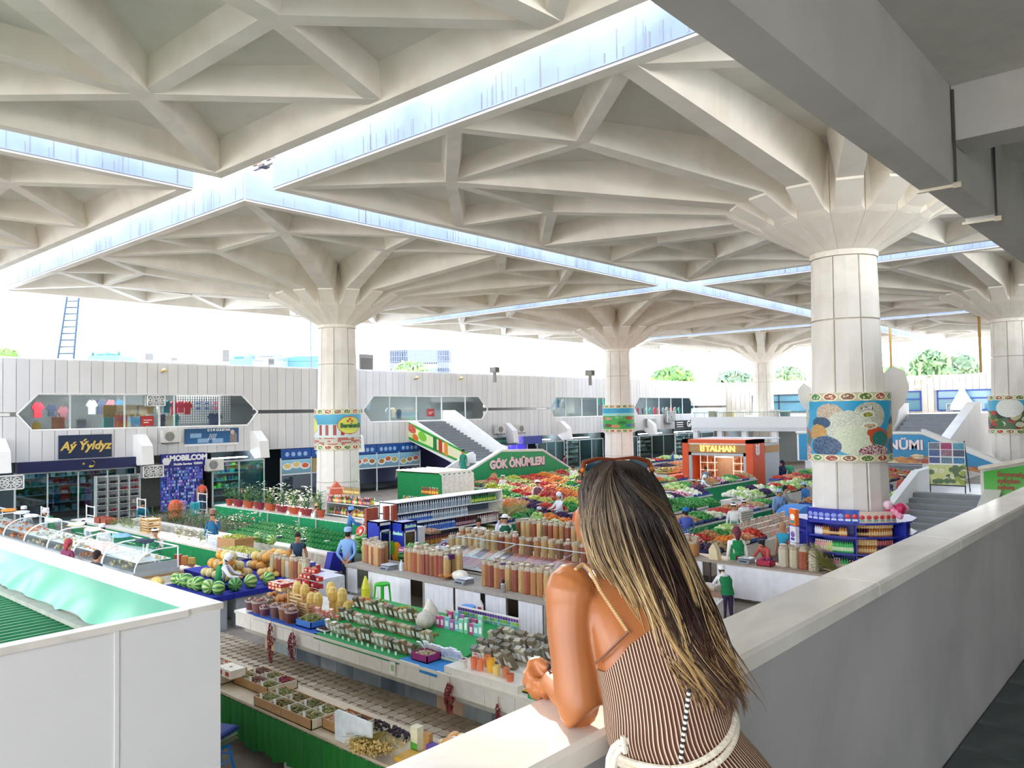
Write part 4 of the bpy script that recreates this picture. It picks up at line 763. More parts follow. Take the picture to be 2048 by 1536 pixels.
# ================================================================ market goods
def nutbag(col, h_=.42, r=.085, top='cdbfa8', kind_=0):
    t = thing('nut_bag', 'x', 'bag'); m = MB(); c2 = col
    m.lathe([(r*.9, 0), (r*1.04, .03), (r, h_*.3), (r*1.03, h_*.6), (r*.98, h_*.86)], 8, col=c2); m.obj('nuts', t, PN)
    m = MB(); m.lathe([(r*.99, h_*.85), (r*.95, h_*.93), (r*.6, h_), (r*.75, h_*1.07), (r*.5, h_*1.1)] if kind_ == 0 else [(r*1.01, h_*.85), (r*1.04, h_*1.0), (r*.98, h_*1.02), (r*.9, h_*.9)], 8, col=top); m.obj('bag_top', t, mat('paint', .2, .1, 20, alpha=.75)); return t
NB = {}
BR_ = ['c9a36a', 'b98250', 'b98250', 'a5583c', '8f5a38', '96503e', 'c9a36a', 'd9bd85']
NC = {'c9a36a': 'tan peanut', 'b98250': 'brown almond', 'a5583c': 'red kidney bean', 'd9bd85': 'pale cashew', '8f5a38': 'dark hazelnut', 'cfc6a8': 'white bean', '96503e': 'russet', 'd8c08c': 'sand coloured chickpea', '7e8b6c': 'green seed', 'd4c9b4': 'cream rice'}
def bagrow(pts, where, grp, cols_=None, h_=.56, r=.09, a=''):
    for k, (x, y, z) in enumerate(pts):
        c_ = (cols_[k % len(cols_)] if cols_ else R.choice(BR_)); key = (c_, h_, r)
        lb = '%s nut bag on %s, %s along' % (NC[c_], where, od(k)); 
        if key not in NB: NB[key] = nutbag(c_, h_, r, kind_=len(NB) % 2); b = NB[key]; b.location = (x, y, z); tag(b, lb, group=grp)
        else: b = dup(NB[key], (x, y, z), R.uniform(0, 6), lb, grp, scale=(1, 1, R.uniform(.93, 1.08)))
def line(x0, y0, x1, y1, n, z, jx=.01):
    return [(x0+(x1-x0)*i/max(1, n-1)+R.uniform(-jx, jx), y0+(y1-y0)*i/max(1, n-1)+R.uniform(-jx, jx), z) for i in range(n)]
def drape(name, parent, x0, x1, z0, z1, y, col, fold=.025, n=40, axis='y', m=None, wav=9, hem=.0, **kw):
    """hanging cloth with folds along x (axis y) or along y (axis x)"""
    nx = n; nz = 5; V = []; F = []
    for j in range(nz+1):
        for i in range(nx+1):
            f = j/nz; x = x0+(x1-x0)*i/nx; d = fold*(.3+.7*f)*math.sin(i*2*math.pi*wav/nx+math.sin(i*.7)*.8)+fold*.3*math.sin(i*1.9)
            zz = z1-(z1-z0)*f + (hem*math.sin(i*.4)*f); V.append((x, y+d, zz) if axis == 'y' else (y+d, x, zz))
    F = [(j*(nx+1)+i, j*(nx+1)+i+1, (j+1)*(nx+1)+i+1, (j+1)*(nx+1)+i) for j in range(nz) for i in range(nx)]
    b = MB(); b.add(V, F, col); return b.obj(name, parent, m or PF, smooth=True, **kw)
def heap(x0, y0, x1, y1, z, h_, cols_, s_=.035, n=None, m=None, flat=1):
    b = MB() if m is None else m; A = (x1-x0)*(y1-y0); n = n or int(min(400, A/(s_*s_*2.2)))
    for k in range(n):
        x = R.uniform(0, 1); y = R.uniform(0, 1); zz = z+h_*(4*x*(1-x))**.5*(4*y*(1-y))**.5*R.uniform(.6, 1); q = s_*R.uniform(.8, 1.25)
        b.ball((x0+(x1-x0)*x, y0+(y1-y0)*y, zz), (q, q, q*flat), 6, 4, R.choice(cols_), jit=.1)
    return b
def core(b, x0, y0, x1, y1, z, h_, col): b.prism([(x0, y0), (x1, y0), (x1, y1), (x0, y1)], z, z+h_*.75, 'z', col, top=[(x0*.7+x1*.3, y0*.7+y1*.3), (x0*.3+x1*.7, y0*.7+y1*.3), (x0*.3+x1*.7, y0*.3+y1*.7), (x0*.7+x1*.3, y0*.3+y1*.7)])
def tray(x, y, w_, d_, z, col, fill, lab, h_=.1, fh=.1, s_=.035, grp=None, name='tray', rz=0, cat='tray'):
    t = thing(name, lab, cat, (x, y, z), rz, grp); b = MB(); w2, d2 = w_/2, d_/2
    b.box(-w2, -d2, 0, w2, d2, .015, col); b.box(-w2, -d2, 0, -w2+.015, d2, h_, col); b.box(w2-.015, -d2, 0, w2, d2, h_, col); b.box(-w2, -d2, 0, w2, -d2+.015, h_, col); b.box(-w2, d2-.015, 0, w2, d2, h_, col); b.obj('box', t)
    b = MB(); core(b, -w2+.02, -d2+.02, w2-.02, d2-.02, .01, fh+h_*.5, fill[0]); heap(-w2+.02, -d2+.02, w2-.02, d2-.02, h_*.6, fh, fill, s_, m=b); b.obj('contents', t, PT, kind='stuff'); return t
def counter(name, lab, x0, y0, x1, y1, top=.8, slab=.06, topc='e9e4da', face='e2ddd2', tile=.6, cat='counter', sides=('x0',), inset=.0, base=None, plinth=0, legs=False):
    """stone counter: top, tiles on the visible faces"""
    t = thing(name, lab, cat, (x0, y0, 0)); W_, D_ = x1-x0, y1-y0
    b = MB(); b.box(-.02, -.02, top-slab, W_+.02, D_+.02, top, topc); b.obj('worktop', t, mat('paint', .35, .08, 4))
    b = MB(); b.box(inset+.03, inset+.03, 0, W_-.03, D_-.03, top-slab, '8d8880'); b.obj('core', t)
    tm = {}
    for sd in sides:
        L = D_ if sd in ('x0', 'x1') else W_; n = max(1, round(L/tile)); w_ = L/n
        for k in range(n):
            key = (sd, k % 3); c_ = face if isinstance(face, str) else face[(k*7+3) % len(face)]
            b = MB(); z0 = plinth; 
            if sd == 'x0': b.box(inset, k*w_+.004, z0, inset+.03, (k+1)*w_-.004, top-slab-.005, c_)
            elif sd == 'x1': b.box(W_-.03, k*w_+.004, z0, W_, (k+1)*w_-.004, top-slab-.005, c_)
            elif sd == 'y0': b.box(k*w_+.004, inset, z0, (k+1)*w_-.004, inset+.03, top-slab-.005, c_)
            else: b.box(k*w_+.004, D_-.03, z0, (k+1)*w_-.004, D_, top-slab-.005, c_)
            b.obj('tile', t, PG)
    return t
GR = ['4f9a4a', '5fae52', '3f8a48', '79b85a']; HERB = ['8f8a50', '7d7f45', 'a59a5e', '6f7a48', '958a52']
# ---- R1 : green curtained table
t = thing('green_table', 'long table with dark green pleated curtain in the near left aisle', 'table'); b = MB(); b.box(5.84, 6.6, .76, 6.72, 14, .8, 'c9b79a'); b.obj('tabletop', t)
drape('curtain', t, 6.9, 14, .22, .765, 5.82, '0f7a20', .022, 200, 'x', mat('0c6b1c', .7, .25, 8, stretch=(1, 6, .6)), 42, .03)
for y in (9.4, 11.5, 13.2): b = MB(); b.box(5.95, y, 0, 6.6, y+.12, .76, 'd8d6d0'); b.obj('leg', t)
for k in range(3): b = MB(); b.box(6.3, 9.55+k*1.3, .0, 6.34, 10.75+k*1.3, .7, 'e2e0da'); b.obj('back_panel', t)
def herbbox(x, y, w_, d_, nx, ny, lab, tags=True, fills=(HERB,), h_=.13):
    t = thing('herb_box', lab, 'box', (x, y, .8)); b = MB(); b.box(-w_/2, -d_/2, 0, -w_/2+.012, d_/2, h_, 'b58a58'); b.box(w_/2-.012, -d_/2, 0, w_/2, d_/2, h_, 'b58a58'); b.box(-w_/2, -d_/2, 0, w_/2, -d_/2+.012, h_, 'd8cdb4'); b.box(-w_/2, d_/2-.012, 0, w_/2, d_/2, h_, 'b58a58'); b.box(-w_/2, -d_/2, 0, w_/2, d_/2, .012, 'a67c4c')
    for i in range(1, nx): b.box(-w_/2+w_*i/nx-.004, -d_/2, 0, -w_/2+w_*i/nx+.004, d_/2, h_, 'e0d6c0')
    for j in range(1, ny): b.box(-w_/2, -d_/2+d_*j/ny-.004, 0, w_/2, -d_/2+d_*j/ny+.004, h_, 'e0d6c0')
    b.obj('carton', t)
    for i in range(nx):
        for j in range(ny):
            b = MB(); f = fills[(i*ny+j) % len(fills)]; X0 = -w_/2+w_*i/nx+.01; Y0 = -d_/2+d_*j/ny+.01; X1 = X0+w_/nx-.02; Y1 = Y0+d_/ny-.02; core(b, X0, Y0, X1, Y1, .01, h_+.02, f[0]); heap(X0, Y0, X1, Y1, h_*.5, h_*.75, f, .014, m=b, n=170, flat=.7); b.obj('herbs', t, PT, kind='stuff')
            if tags: b = MB(); b.box(-.002, -.03, 0, .002, .03, .075, 'f4f4f2'); b.obj('price_tag', t, loc=(X0+.0, (Y0+Y1)/2, h_-.01))
    return t
herbbox(6.1, 9.42, .5, 1.38, 2, 4, 'wide carton of dried herbs with white price tags on the green table', fills=(HERB, ['6b6a3c', '8a8550'], ['77703f', '95783f'], ['7d8a4a', '99935a']))
herbbox(6.38, 10.7, .5, .95, 2, 3, 'carton of grey green herbs behind the big herb carton, beside the flowered box', fills=(HERB, ['7a4438', '8a6a58'], ['9a8a5a', 'b0a070'], ['8a2f38', '9a4048']))
herbbox(6.2, 8.42, .42, .55, 1, 2, 'pale carton of dark red dried petals next to the white board', tags=False, fills=(['6b3a28', '8a4a30', '4d2a20'], ['d8b8a0', 'c89a80']))
for k, (y, lb, fl_) in enumerate([(12.9, 'brown partitioned carton of red packets near the kiosk corner', ['b03a30', 'c04a3a', 'd8a090']), (12.2, 'brown partitioned carton with white cells and orange bags', ['d8603a', 'e8e4dc', 'c85030']), (11.55, 'low carton striped brown beside the flowered box', ['e8e0d0', 'c8502a', 'e0d8c8'])]):
    herbbox(6.15, y, .5, .6, 2, 2, lb, tags=False, fills=(['d8cdb4', 'e0d8c4'], fl_), h_=.15)
b = MB(); b.box(-.12, -.2, 0, .12, .2, .12, 'f1e8d4'); [b.prism([(-.03, 0), (0, .045), (.03, 0), (0, -.03)], .12, .122, 'z', 'b03a2a') for _ in (0,)]; b.box(-.125, -.15, .03, -.12, -.05, .09, 'b83a2a'); b.box(-.125, .05, .03, -.12, .15, .09, 'b83a2a'); b.obj('flowered_box', loc=(6.1, 11.18, .93), label='cream box with red flowers lying between the herb cartons', cat='box')
b = MB(); P = [(-.36, 0), (.36, 0), (.36, .34), (.31, .37), (-.36, .37)]; b.prism([(y, z) for y, z in P], -.012, .012, 'x', 'dfe6e6'); b.obj('white_board', loc=(5.9, 7.92, .8), rz=.0, label='blank white board standing upright on the green table', cat='board')
b = heap(-.08, -.45, .08, .5, .02, .07, ['2e2028', '3b2836', '241a22'], .02, n=160); b.obj('dark_berries', loc=(6.45, 7.95, .8), label='strip of dark dried berries behind the white board', cat='berries', kind='stuff')
# dried flower bunch
def bunch(loc, rz, lab, n=260, L=.5, c1=('8a8238', 'a29448', '6f6c30'), c2=('c2a870', 'b09060', 'd0b884'), fan=.28, name='dried_bunch', up=.1):
    t = thing(name, lab, 'dried plants', loc, rz); b = MB()
    for k in range(n):
        a = R.gauss(0, fan); z = R.uniform(0, .1); l_ = L*R.uniform(.7, 1.05); e_ = (l_*math.cos(a), l_*math.sin(a), z+up*R.uniform(.2, 1.2)); b.tube([(0, R.uniform(-.03, .03), z), (e_[0]*.5, e_[1]*.45, z+up*.4), e_], .0025, 3, R.choice(c1), cap=False)
        if k % 2 == 0: b.ball(e_, R.uniform(.009, .017), 5, 4, R.choice(c2))
    b.obj('stems', t, PT, kind='stuff'); b = MB(); b.lathe([(.05, -.01), (.05, .01)], 8); b.obj('tie', t); return t
bunch((6.15, 7.62, .88), -2.7, 'dried yellow flower bunch hanging over the green curtain by the white board', n=900, L=.5, fan=.36, up=.04, c1=('a89440', 'b8a050', '8f7d36'), c2=('c8a860', 'b89450', 'd8bc78'))
for k, (x, y, w_, d_, h_, c_, lb) in enumerate([(6.3, 7.22, .1, .12, .3, 'e6e2c0', 'white and green carton standing beside the white board'), (6.33, 7.06, .06, .1, .25, 'b88a50', 'narrow tan carton beside the white and green carton'), (6.1, 7.15, .25, .2, .05, 'd8a83a', 'open yellow carton lying before the white and green carton')]):
    b = MB(); b.box(-w_/2, -d_/2, 0, w_/2, d_/2, h_, c_)
    if k == 0: b.box(-w_/2-.002, -d_/2, .02, -w_/2, d_/2, .12, '5aae3a')
    b.obj('carton', loc=(x, y, .8), label=lb, cat='box')
for k in range(9):
    b = MB(); b.box(-.05, -.045, 0, .05, .045, .16, '8fd0dc'); b.box(-.052, -.046, .1, .052, .046, .165, '6a4aa0'); b.box(-.052, -.03, .02, -.05, .03, .08, 'd8f0f4'); b.obj('tea_packet', loc=(6.28+R.uniform(-.01, .01), 6.95-.1*k, .8), label='small turquoise and violet packet on the green table, %s from the white board' % od(k), cat='packet', group='turquoise packets on the green table')
def bagpile(loc, cols_, lab, n=9, s_=.08, name='goods_pile', cat='packets'):
    b = MB()
    for k in range(n): b.ball((R.uniform(-2, 2)*s_, R.uniform(-1.5, 1.5)*s_, R.uniform(.3, 1.2)*s_), (s_*R.uniform(.8, 1.3), s_, s_*.6), 7, 5, R.choice(cols_), jit=.2)
    b.obj(name, m=PG, loc=loc, label=lab, cat=cat, kind='stuff')
bagpile((6.55, 6.85, .85), ['f0ece4', 'e8d8b0', 'e0a04a', 'ffffff'], 'white dishes and bags of orange dried fruit on the table corner', 16); bagpile((6.05, 6.75, .8), ['4ab0c8', 'd8c8b8', 'b07a68', '60c0d0'], 'crumpled turquoise and pink bags at the table edge', 10)
# stool with folded cushions bottom left
def stool(loc, col, lab, h_=.45, w_=.16, name='plastic_stool', grp=None):
    t = thing(name, lab, 'stool', loc, 0, grp); m_ = mat(col, .35, .05)
    b = MB(); b.lathe([(w_, h_-.05), (w_+.01, h_-.01), (w_-.01, h_), (.03, h_)], 16); b.obj('seat', t, m_)
    for k in range(4):
        a = math.pi/4+k*math.pi/2; c, s_ = math.cos(a), math.sin(a); b = MB(); b.tube([(c*w_*.92, s_*w_*.92, h_-.03), (c*w_*1.35, s_*w_*1.35, 0)], [(.035, .018), (.028, .015)], 6); b.obj('leg', t, m_)
    b = MB(); r = w_*1.12; b.tube([(r*math.cos(i*math.pi/4+.785), r*math.sin(i*math.pi/4+.785), h_*.45) for i in range(9)], .012, 4); b.obj('stretcher', t, m_); return t
stool((5.35, 10.25, 0), '2f8fe0', 'blue plastic stool with folded cushions beside the white kiosk', .42, .2)
for k, (c_, z, w_) in enumerate([('6a6a50', .43, .22), ('8a9a88', .49, .21), ('1c3478', .55, .23)]):
    b = MB(); b.prism([(-w_, -w_), (w_, -w_), (w_, w_), (-w_, w_)], 0, .03, 'z', c_, top=[(-w_*.97, -w_*.97), (w_*.97, -w_*.97), (w_*.97, w_*.97), (-w_*.97, w_*.97)]); b.prism([(-w_*.97, -w_*.97), (w_*.97, -w_*.97), (w_*.97, w_*.97), (-w_*.97, w_*.97)], .03, .05, 'z', c_, top=[(-w_*.85, -w_*.85), (w_*.85, -w_*.85), (w_*.85, w_*.85), (-w_*.85, w_*.85)]); b.obj('cushion', loc=(5.35, 10.25, z-.005), rz=.2+k*.1, label=['olive patterned cushion at the bottom of the blue stool stack', 'grey green folded cushion in the middle of the stool stack', 'navy cushion on top of the blue stool stack'][k], cat='cushion')
# ---- R2 : long stone counter with herbs and packets
t = counter('stone_counter', 'long stone counter with grey marble base and herb displays beside the paved aisle', 8.45, 6.4, 10.3, 15.3, .8, .05, 'e2ddd0', 'e6e1d6', .58, sides=('x0', 'y1'), inset=0, plinth=.5)
del_ = [c for c in t.children if c.name.startswith('core')]
for c in del_: bpy.data.objects.remove(c)
b = MB(); b.box(.05, .02, .5, 1.85, 8.88, .74, '8d8880'); b.box(.42, .05, 0, 1.8, 8.5, .5, '8d8880'); b.obj('core', t)
gm = [mat(a, .4, .15, 2.5, n2=c, stretch=(1, 1, .5)) for a, c in (('7f8a90', '5f6b74'), ('98a0a2', '7a858c'), ('c9a88c', 'b89878'), ('6a7680', '4f5c6a'), ('a0a6a4', '858f92'))]
y = .05; k = 0
while y < 8.4:
    w_ = R.choice([.35, .5, .62, .8]); b = MB(); b.box(.385, y+.004, 0, .42, min(y+w_, 8.5)-.004, .5); b.obj('base_tile', t, gm[[0, 1, 3, 4, 2, 0, 3, 1][k % 8]]); y += w_; k += 1
b = MB(); b.box(-.03, .05, .45, .42, 8.5, .5, 'a9a396'); b.obj('soffit', t)
def stepdisp(x0, x1, y0, y1, z0, z1, lab, col='dcd6c8'):
    b = MB(); b.prism([(x0, .8), (x1, .8), (x1, z1), (x0, z0)], y0, y1, 'y', col); b.obj('display_step', label=lab, cat='stand')
stepdisp(9.0, 10.25, 9.2, 13.0, .86, 1.06, 'green covered sloping display stand on the stone counter', '1c9a48'); stepdisp(9.0, 10.25, 6.5, 9.15, .84, 1.02, 'pale sloping display stand behind the spice tubs')
b = MB(); b.box(8.47, 10.1, .8, 8.95, 12.5, .806, '15904a'); b.box(8.44, 10.1, .72, 8.47, 12.5, .806, '15904a'); b.obj('green_mat', label='green mat under the front herb packets on the stone counter', cat='mat')
b = MB(); b.box(8.47, 12.5, .8, 8.9, 14.9, .805, '1f4fa8'); b.box(8.44, 12.4, .74, 8.47, 14.6, .806, '2a5ab0'); b.obj('blue_mat', label='blue mat along the left end of the stone counter', cat='mat')
b = MB(); b.box(8.47, 8.9, .8, 8.9, 10.1, .805, '2f86c8'); b.box(8.44, 9.2, .7, 8.47, 9.6, .806, '2f86c8'); b.obj('cyan_mat', label='bright blue mat before the spice tubs', cat='mat')
def bottle(col, cap, h_=.2, r=.03, label_=None):
    t = thing('bottle', 'x', 'bottle'); b = MB(); b.lathe([(r*.9, 0), (r, .01), (r, h_*.62), (r*.45, h_*.8), (r*.4, h_*.9)], 8, col=col)
    if label_: b.lathe([(r*1.02, h_*.15), (r*1.02, h_*.5)], 8, col=label_, cap=False)
    b.obj('body', t, PG); b = MB(); b.lathe([(r*.45, h_*.88), (r*.45, h_)], 6, col=cap); b.obj('cap', t, PG); return t
def packet(c1, c2, w_=.07, h_=.13, d=.03):
    b = MB(); b.prism([(-w_/2, 0), (w_/2, 0), (w_*.46, h_*.5), (w_/2, h_), (-w_/2, h_), (-w_*.46, h_*.5)], -d/2, d/2, 'x', c1); b.box(-d/2-.003, -w_*.3, h_*.25, -d/2, w_*.3, h_*.7, c2); return b.mesh('packet', PG)
def grid(me, name, pts, labf, cat, grp, rz=0, scale=None, jr=.1, lean=0):
    for k, p in enumerate(pts):
        o = put(me if not isinstance(me, list) else R.choice(me), name, None, p, rz+R.uniform(-jr, jr), labf(k), cat, grp, scale=scale or (1, R.uniform(.85, 1.15), R.uniform(.82, 1.12)))
        if lean: o.rotation_euler = (R.uniform(-.12, .12), lean*R.uniform(.6, 1.3), rz+R.uniform(-2*jr, 2*jr))
for k in range(10): tray(8.95, 12.35-.24*k, .2, .22, .835, '1f9a50', [['8a6a3a', 'a07c48'], ['5f6a3a', '77804a'], ['a8843a', 'b8984a'], ['6a4a30', '845c3c']][k % 4], 'small heap of loose herbs between packet rows, %s along' % od(k), .02, .05, .018, grp='loose herb heaps between packet rows'); tray(9.46, 12.5-.24*k, .2, .22, .9, '1f9a50', [['b0782a', 'c89038'], ['8a7a48', 'a08c50'], ['9a5a3a', 'b06a44'], ['7a8448', '8f9650']][k % 4], 'small heap of loose herbs behind the second packet row, %s along' % od(k), .02, .05, .018, grp='loose herb heaps behind packet rows')
hp = [packet('6f6656', 'f4f4f0', .12, .22, .07), packet('5f5c48', 'fafaf6', .12, .23, .07), packet('8f7f66', 'f4f4f0', .12, .21, .07), packet('b8a88a', 'f6f6f2', .13, .2, .07), packet('9c7c5c', 'f0f0ee', .12, .22, .07), packet('c4bda8', 'ffffff', .12, .2, .07)]
for r_, (x, z, y0, y1, n, nm) in enumerate([(8.72, .82, 12.4, 10.1, 20, 'front'), (9.22, .9, 12.6, 10.2, 20, 'second'), (9.72, .98, 12.8, 10.9, 14, 'back')]):
    grid(hp, 'herb_packet', line(x, y0, x, y1, n, z, .008), lambda k: 'grey herb packet with white label in the %s row on green, %s along' % (nm, od(k)), 'packet', 'labelled herb packets on the green stand', lean=-.35)
for r_, (x, z, y0, y1, n) in enumerate([(8.55, .81, 12.3, 10.3, 12), (8.92, .87, 12.5, 10.4, 12), (9.3, .93, 12.6, 10.6, 10)]):
    for k, p in enumerate(line(x, y0, x, y1, n, z)):
        b = MB(); b.box(-.004, -.025, 0, .004, .025, .055, 'f6f6f4'); b.obj('price_tag', loc=p, label='small white price tag before the %s herb packet row, %s along' % (['front', 'second', 'third'][r_], od(k)), cat='tag', group='white price tags on the green stand')
pk = [packet('e0a890', 'f0d8c8', .12, .22, .06), packet('e8c088', 'f4e4c8', .12, .22, .06), packet('d88a70', 'f0c8b8', .1, .15, .05)]
grid(pk, 'sweet_packet', line(9.1, 13.6, 9.15, 12.7, 9, .84), lambda k: 'pink and orange dried fruit packet at the left of the green stand, %s along' % od(k), 'packet', 'dried fruit packets left of the green stand', lean=-.3)
ck = [packet('c84a8a', 'f4e4f0', .11, .2), packet('e8923a', 'f8f0d8', .11, .2), packet('7ac0c8', 'e8f8f8', .11, .2), packet('b070b0', 'f0e0f0', .11, .2), packet('8ad0b0', 'ffffff', .11, .26)]
grid(ck, 'tea_carton', line(9.75, 10.55, 9.75, 9.5, 10, .98)+line(9.95, 10.45, 9.95, 9.7, 6, 1.02), lambda k: 'bright tea carton at the right end of the green stand, %s along' % od(k), 'packet', 'bright tea cartons on the stone counter')
wk = packet('eef0f4', 'c8d0dc', .14, .22, .02)
grid(wk, 'white_sachet', line(8.92, 9.95, 8.95, 9.15, 11, .84), lambda k: 'white paper sachet fanned beside the blue trays, %s along' % od(k), 'sachet', 'fanned white sachets on the stone counter', lean=-.5)
gk = [packet('6a6656', 'fafaf8', .12, .26, .09), packet('7a6e58', 'f4f4f2', .12, .26, .09), packet('b0a890', 'f4f4f2', .12, .25, .09)]
grid(gk, 'herb_bag', line(9.15, 9.0, 9.15, 8.2, 8, .86)+line(9.4, 9.1, 9.4, 7.9, 11, .9)+line(9.65, 9.1, 9.65, 7.6, 13, .94)+line(9.92, 9.1, 9.92, 7.3, 15, .98), lambda k: 'dark herb bag with white label right of the sachets, %s along' % od(k), 'bag', 'dark labelled herb bags on the stone counter', lean=-.4)
# seed packet wall
t = thing('packet_rack', 'upright rack of small green and violet seed packets behind the counter', 'rack', (10.24, 9.07, .8), -.0); b = MB(); b.box(0, 0, 0, .04, 1.5, .46, 'e4dcd4'); b.box(-.04, 0, 0, 0, 1.5, .02, 'd8ccc0'); b.obj('backboard', t)
b = MB(); cc = [['6a3f9a', '4a2f80'], ['7ab84a', '9ad06a', '5a9ad0'], ['5ab0a0', '8ac8d8'], ['5a4aa0', '7ab84a'], ['d88a7a', 'e8a898', '4aa0c0'], ['e8c8b8', 'f0dcd0', 'd8a090'], ['e0b8a8', 'f0e4d8']]
for r_ in range(7):
    for k in range(24): b.box(-.012, .01+k*.062, .45-.062*(r_+1), -.002, .055+k*.062, .45-.062*r_-.012, R.choice(cc[r_]))
b.obj('seed_packets', t, PG, kind='stuff')
b = MB(); b.box(0, 0, 0, .03, .22, .3, 'e8dcc0'); b.box(-.004, .03, .05, 0, .1, .25, '3a7a3a'); b.box(-.004, .12, .1, 0, .2, .22, 'a83a2a'); b.obj('carton', loc=(10.2, 10.62, .86), label='cream carton with green and red pictures left of the seed rack', cat='box')
# tubs of spice
for k, (x, y, c_, r, h_, cr_) in enumerate([(8.62, 8.78, '3a2a3a', .06, .13, 'e8e4dc'), (8.66, 8.6, 'c8502a', .055, .17, 'e8845a'), (8.66, 8.46, 'd8602a', .055, .17, 'e8845a'), (8.72, 8.3, 'e8a01a', .07, .19, 'f0b43a'), (8.66, 8.13, 'e8cc7a', .06, .14, 'e8cc7a'), (8.68, 7.96, 'c8825a', .065, .14, 'c8825a'), (8.6, 7.8, 'b8502a', .06, .1, 'd8734a'), (8.85, 8.5, 'd8602a', .055, .17, 'e88a50'), (8.85, 8.75, 'c03a2a', .055, .15, 'f0e0d8')]):
    t = thing('spice_tub', ['dark purple', 'brick red', 'orange', 'bright yellow', 'pale yellow', 'tan', 'low rust', 'rear orange', 'rear red'][k]+' spice in a round plastic tub on the stone counter', 'tub', (x, y, .905), 0, 'spice tubs')
    b = MB(); b.lathe([(r*.8, 0), (r, h_), (r*1.06, h_), (r*.96, h_-.012)], 14, col=cr_, cap=False); b.obj('tub', t, PG); b = MB(); b.lathe([(r*.97, h_-.04), (r*.5, h_-.01), (.005, h_+.005)], 14, col=c_); b.obj('spice', t, PN)
b = MB(); [b.box(8.47, y, .8, 8.92, y+.5, .905, 'e4dfd2') for y in (7.55, 8.055, 8.56)]; b.obj('stone_ledge', m=PG, label='raised pale stone ledge under the spice tubs', cat='ledge')
# buckets at the left end
for k, (x, y, r, h_, c_) in enumerate([(8.7, 15.1, .13, .2, '6a4048'), (8.68, 14.75, .17, .24, '8a5a52'), (8.6, 14.42, .11, .18, '7a4858'), (8.68, 14.12, .13, .25, '7a5a50'), (8.72, 13.82, .17, .26, 'a06a4a'), (8.62, 13.5, .13, .24, '6a3530'), (9.0, 15.0, .14, .2, '8a7a58')]):
    t = thing('bucket', 'clear bucket of dried fruit at the stone counter end, %s from the blue melon table' % od(k), 'bucket', (x, y, .8), 0, 'buckets of dried fruit'); b = MB(); b.lathe([(r*.8, 0), (r, h_), (r*1.05, h_), (r*.95, h_-.02)], 16, col='c9b8b4', cap=False); b.obj('pail', t, PG)
    b = MB(); b.lathe([(r*.82, .01), (r*.97, h_-.04), (r*.4, h_+.02), (.01, h_+.03)], 16, col=c_); heap(-r*.6, -r*.6, r*.6, r*.6, h_, .03, [c_, 'c8a890', '9a7a68'], .022, m=b, n=26); b.obj('fruit', t, PT, kind='stuff')
def woodcrate(x, y, z, w_, d_, h_, lab, n=5, name='wooden_crate'):
    t = thing(name, lab, 'crate', (x, y, z), 0)
    for k in range(n):
        b = MB(); z0 = h_*k/n; 
        for a in ((-w_/2, -d_/2, -w_/2+.012, d_/2), (w_/2-.012, -d_/2, w_/2, d_/2), (-w_/2, -d_/2, w_/2, -d_/2+.012), (-w_/2, d_/2-.012, w_/2, d_/2)): b.box(a[0], a[1], z0, a[2], a[3], z0+h_/n*.62, 'e0bc84')
        b.obj('slat', t)
    b = MB()
    for a in ((-1, -1), (1, -1), (1, 1), (-1, 1)): b.box(a[0]*w_/2-.02, a[1]*d_/2-.02, 0, a[0]*w_/2+.02, a[1]*d_/2+.02, h_*1.02, 'caa468')
    b.box(-w_/2+.02, -d_/2+.02, 0, w_/2-.02, d_/2-.02, h_*.7, '8a5a34'); b.obj('frame', t); return t
woodcrate(9.25, 14.1, .8, .3, .5, .42, 'tall slatted wooden crate of loaves beside the red packets', 6); woodcrate(9.1, 13.62, .8, .3, .32, .32, 'shorter slatted wooden crate in front of the yellow loaves', 6)
for k, (x, y, z) in enumerate([(9.6, 13.5, .95), (9.6, 13.28, .95), (9.6, 13.05, .95), (9.5, 13.4, 1.2), (9.55, 13.15, 1.2), (9.6, 13.6, 1.25), (9.2, 14.2, 1.22), (9.25, 14.0, 1.22), (9.3, 14.35, 1.22), (9.15, 13.62, 1.12), (9.22, 13.5, 1.12)]):
    b = MB(); b.lathe([(.05, -.15), (.09, -.1), (.1, .05), (.07, .13), (.02, .16)], 9, col='e4c470'); b.obj('honey_loaf', loc=(x, y, z), label='yellow wrapped loaf above the wooden crates, %s of the cluster' % od(k), cat='loaf', group='yellow loaves by the crates')
for k in range(44):
    i, j, l = k % 4, (k//4) % 4, k//16; b = MB(); c_ = ['b02a30', 'c83a34', '8a2030', 'c8402c', 'b5502a'][k % 5]; b.box(-.055, -.06, 0, .055, .06, .09, c_); b.box(-.057, -.035, .03, -.055, .035, .07, 'f0d8c8'); b.obj('red_packet', loc=(9.55+i*.125, 14.9-j*.14-R.uniform(0, .02), .8+l*.15+i*.1), label='red packet in the stepped stack behind the crates, %s' % od(k), cat='packet', group='red packets stacked behind the crates')
for k in range(26):
    b = MB(); b.ball((0, 0, .04), (.06, .07, .045), 8, 6, ['c98a4a', 'b5703a', 'd8a05a'][k % 3]); b.obj('bread_roll', loc=(9.15+.12*(k % 4), 15.15-.12*((k//4) % 3), .82+.08*(k//12)), label='brown glazed roll piled at the counter end, %s of the pile' % od(k), cat='roll', group='brown rolls at the counter end')
tray(8.75, 13.02, .38, .5, .81, '3f7fd0', ['8a8a50', '9a9a5a', '77783f'], 'blue box heaped with dried herb sticks before the crates', .12, .14, .02); tray(8.75, 12.0+.48, .34, .3, .81, 'e0e0dc', ['3a2028', '4a2834'], 'pale tray of black berries on green cloth', .04, .05, .016)
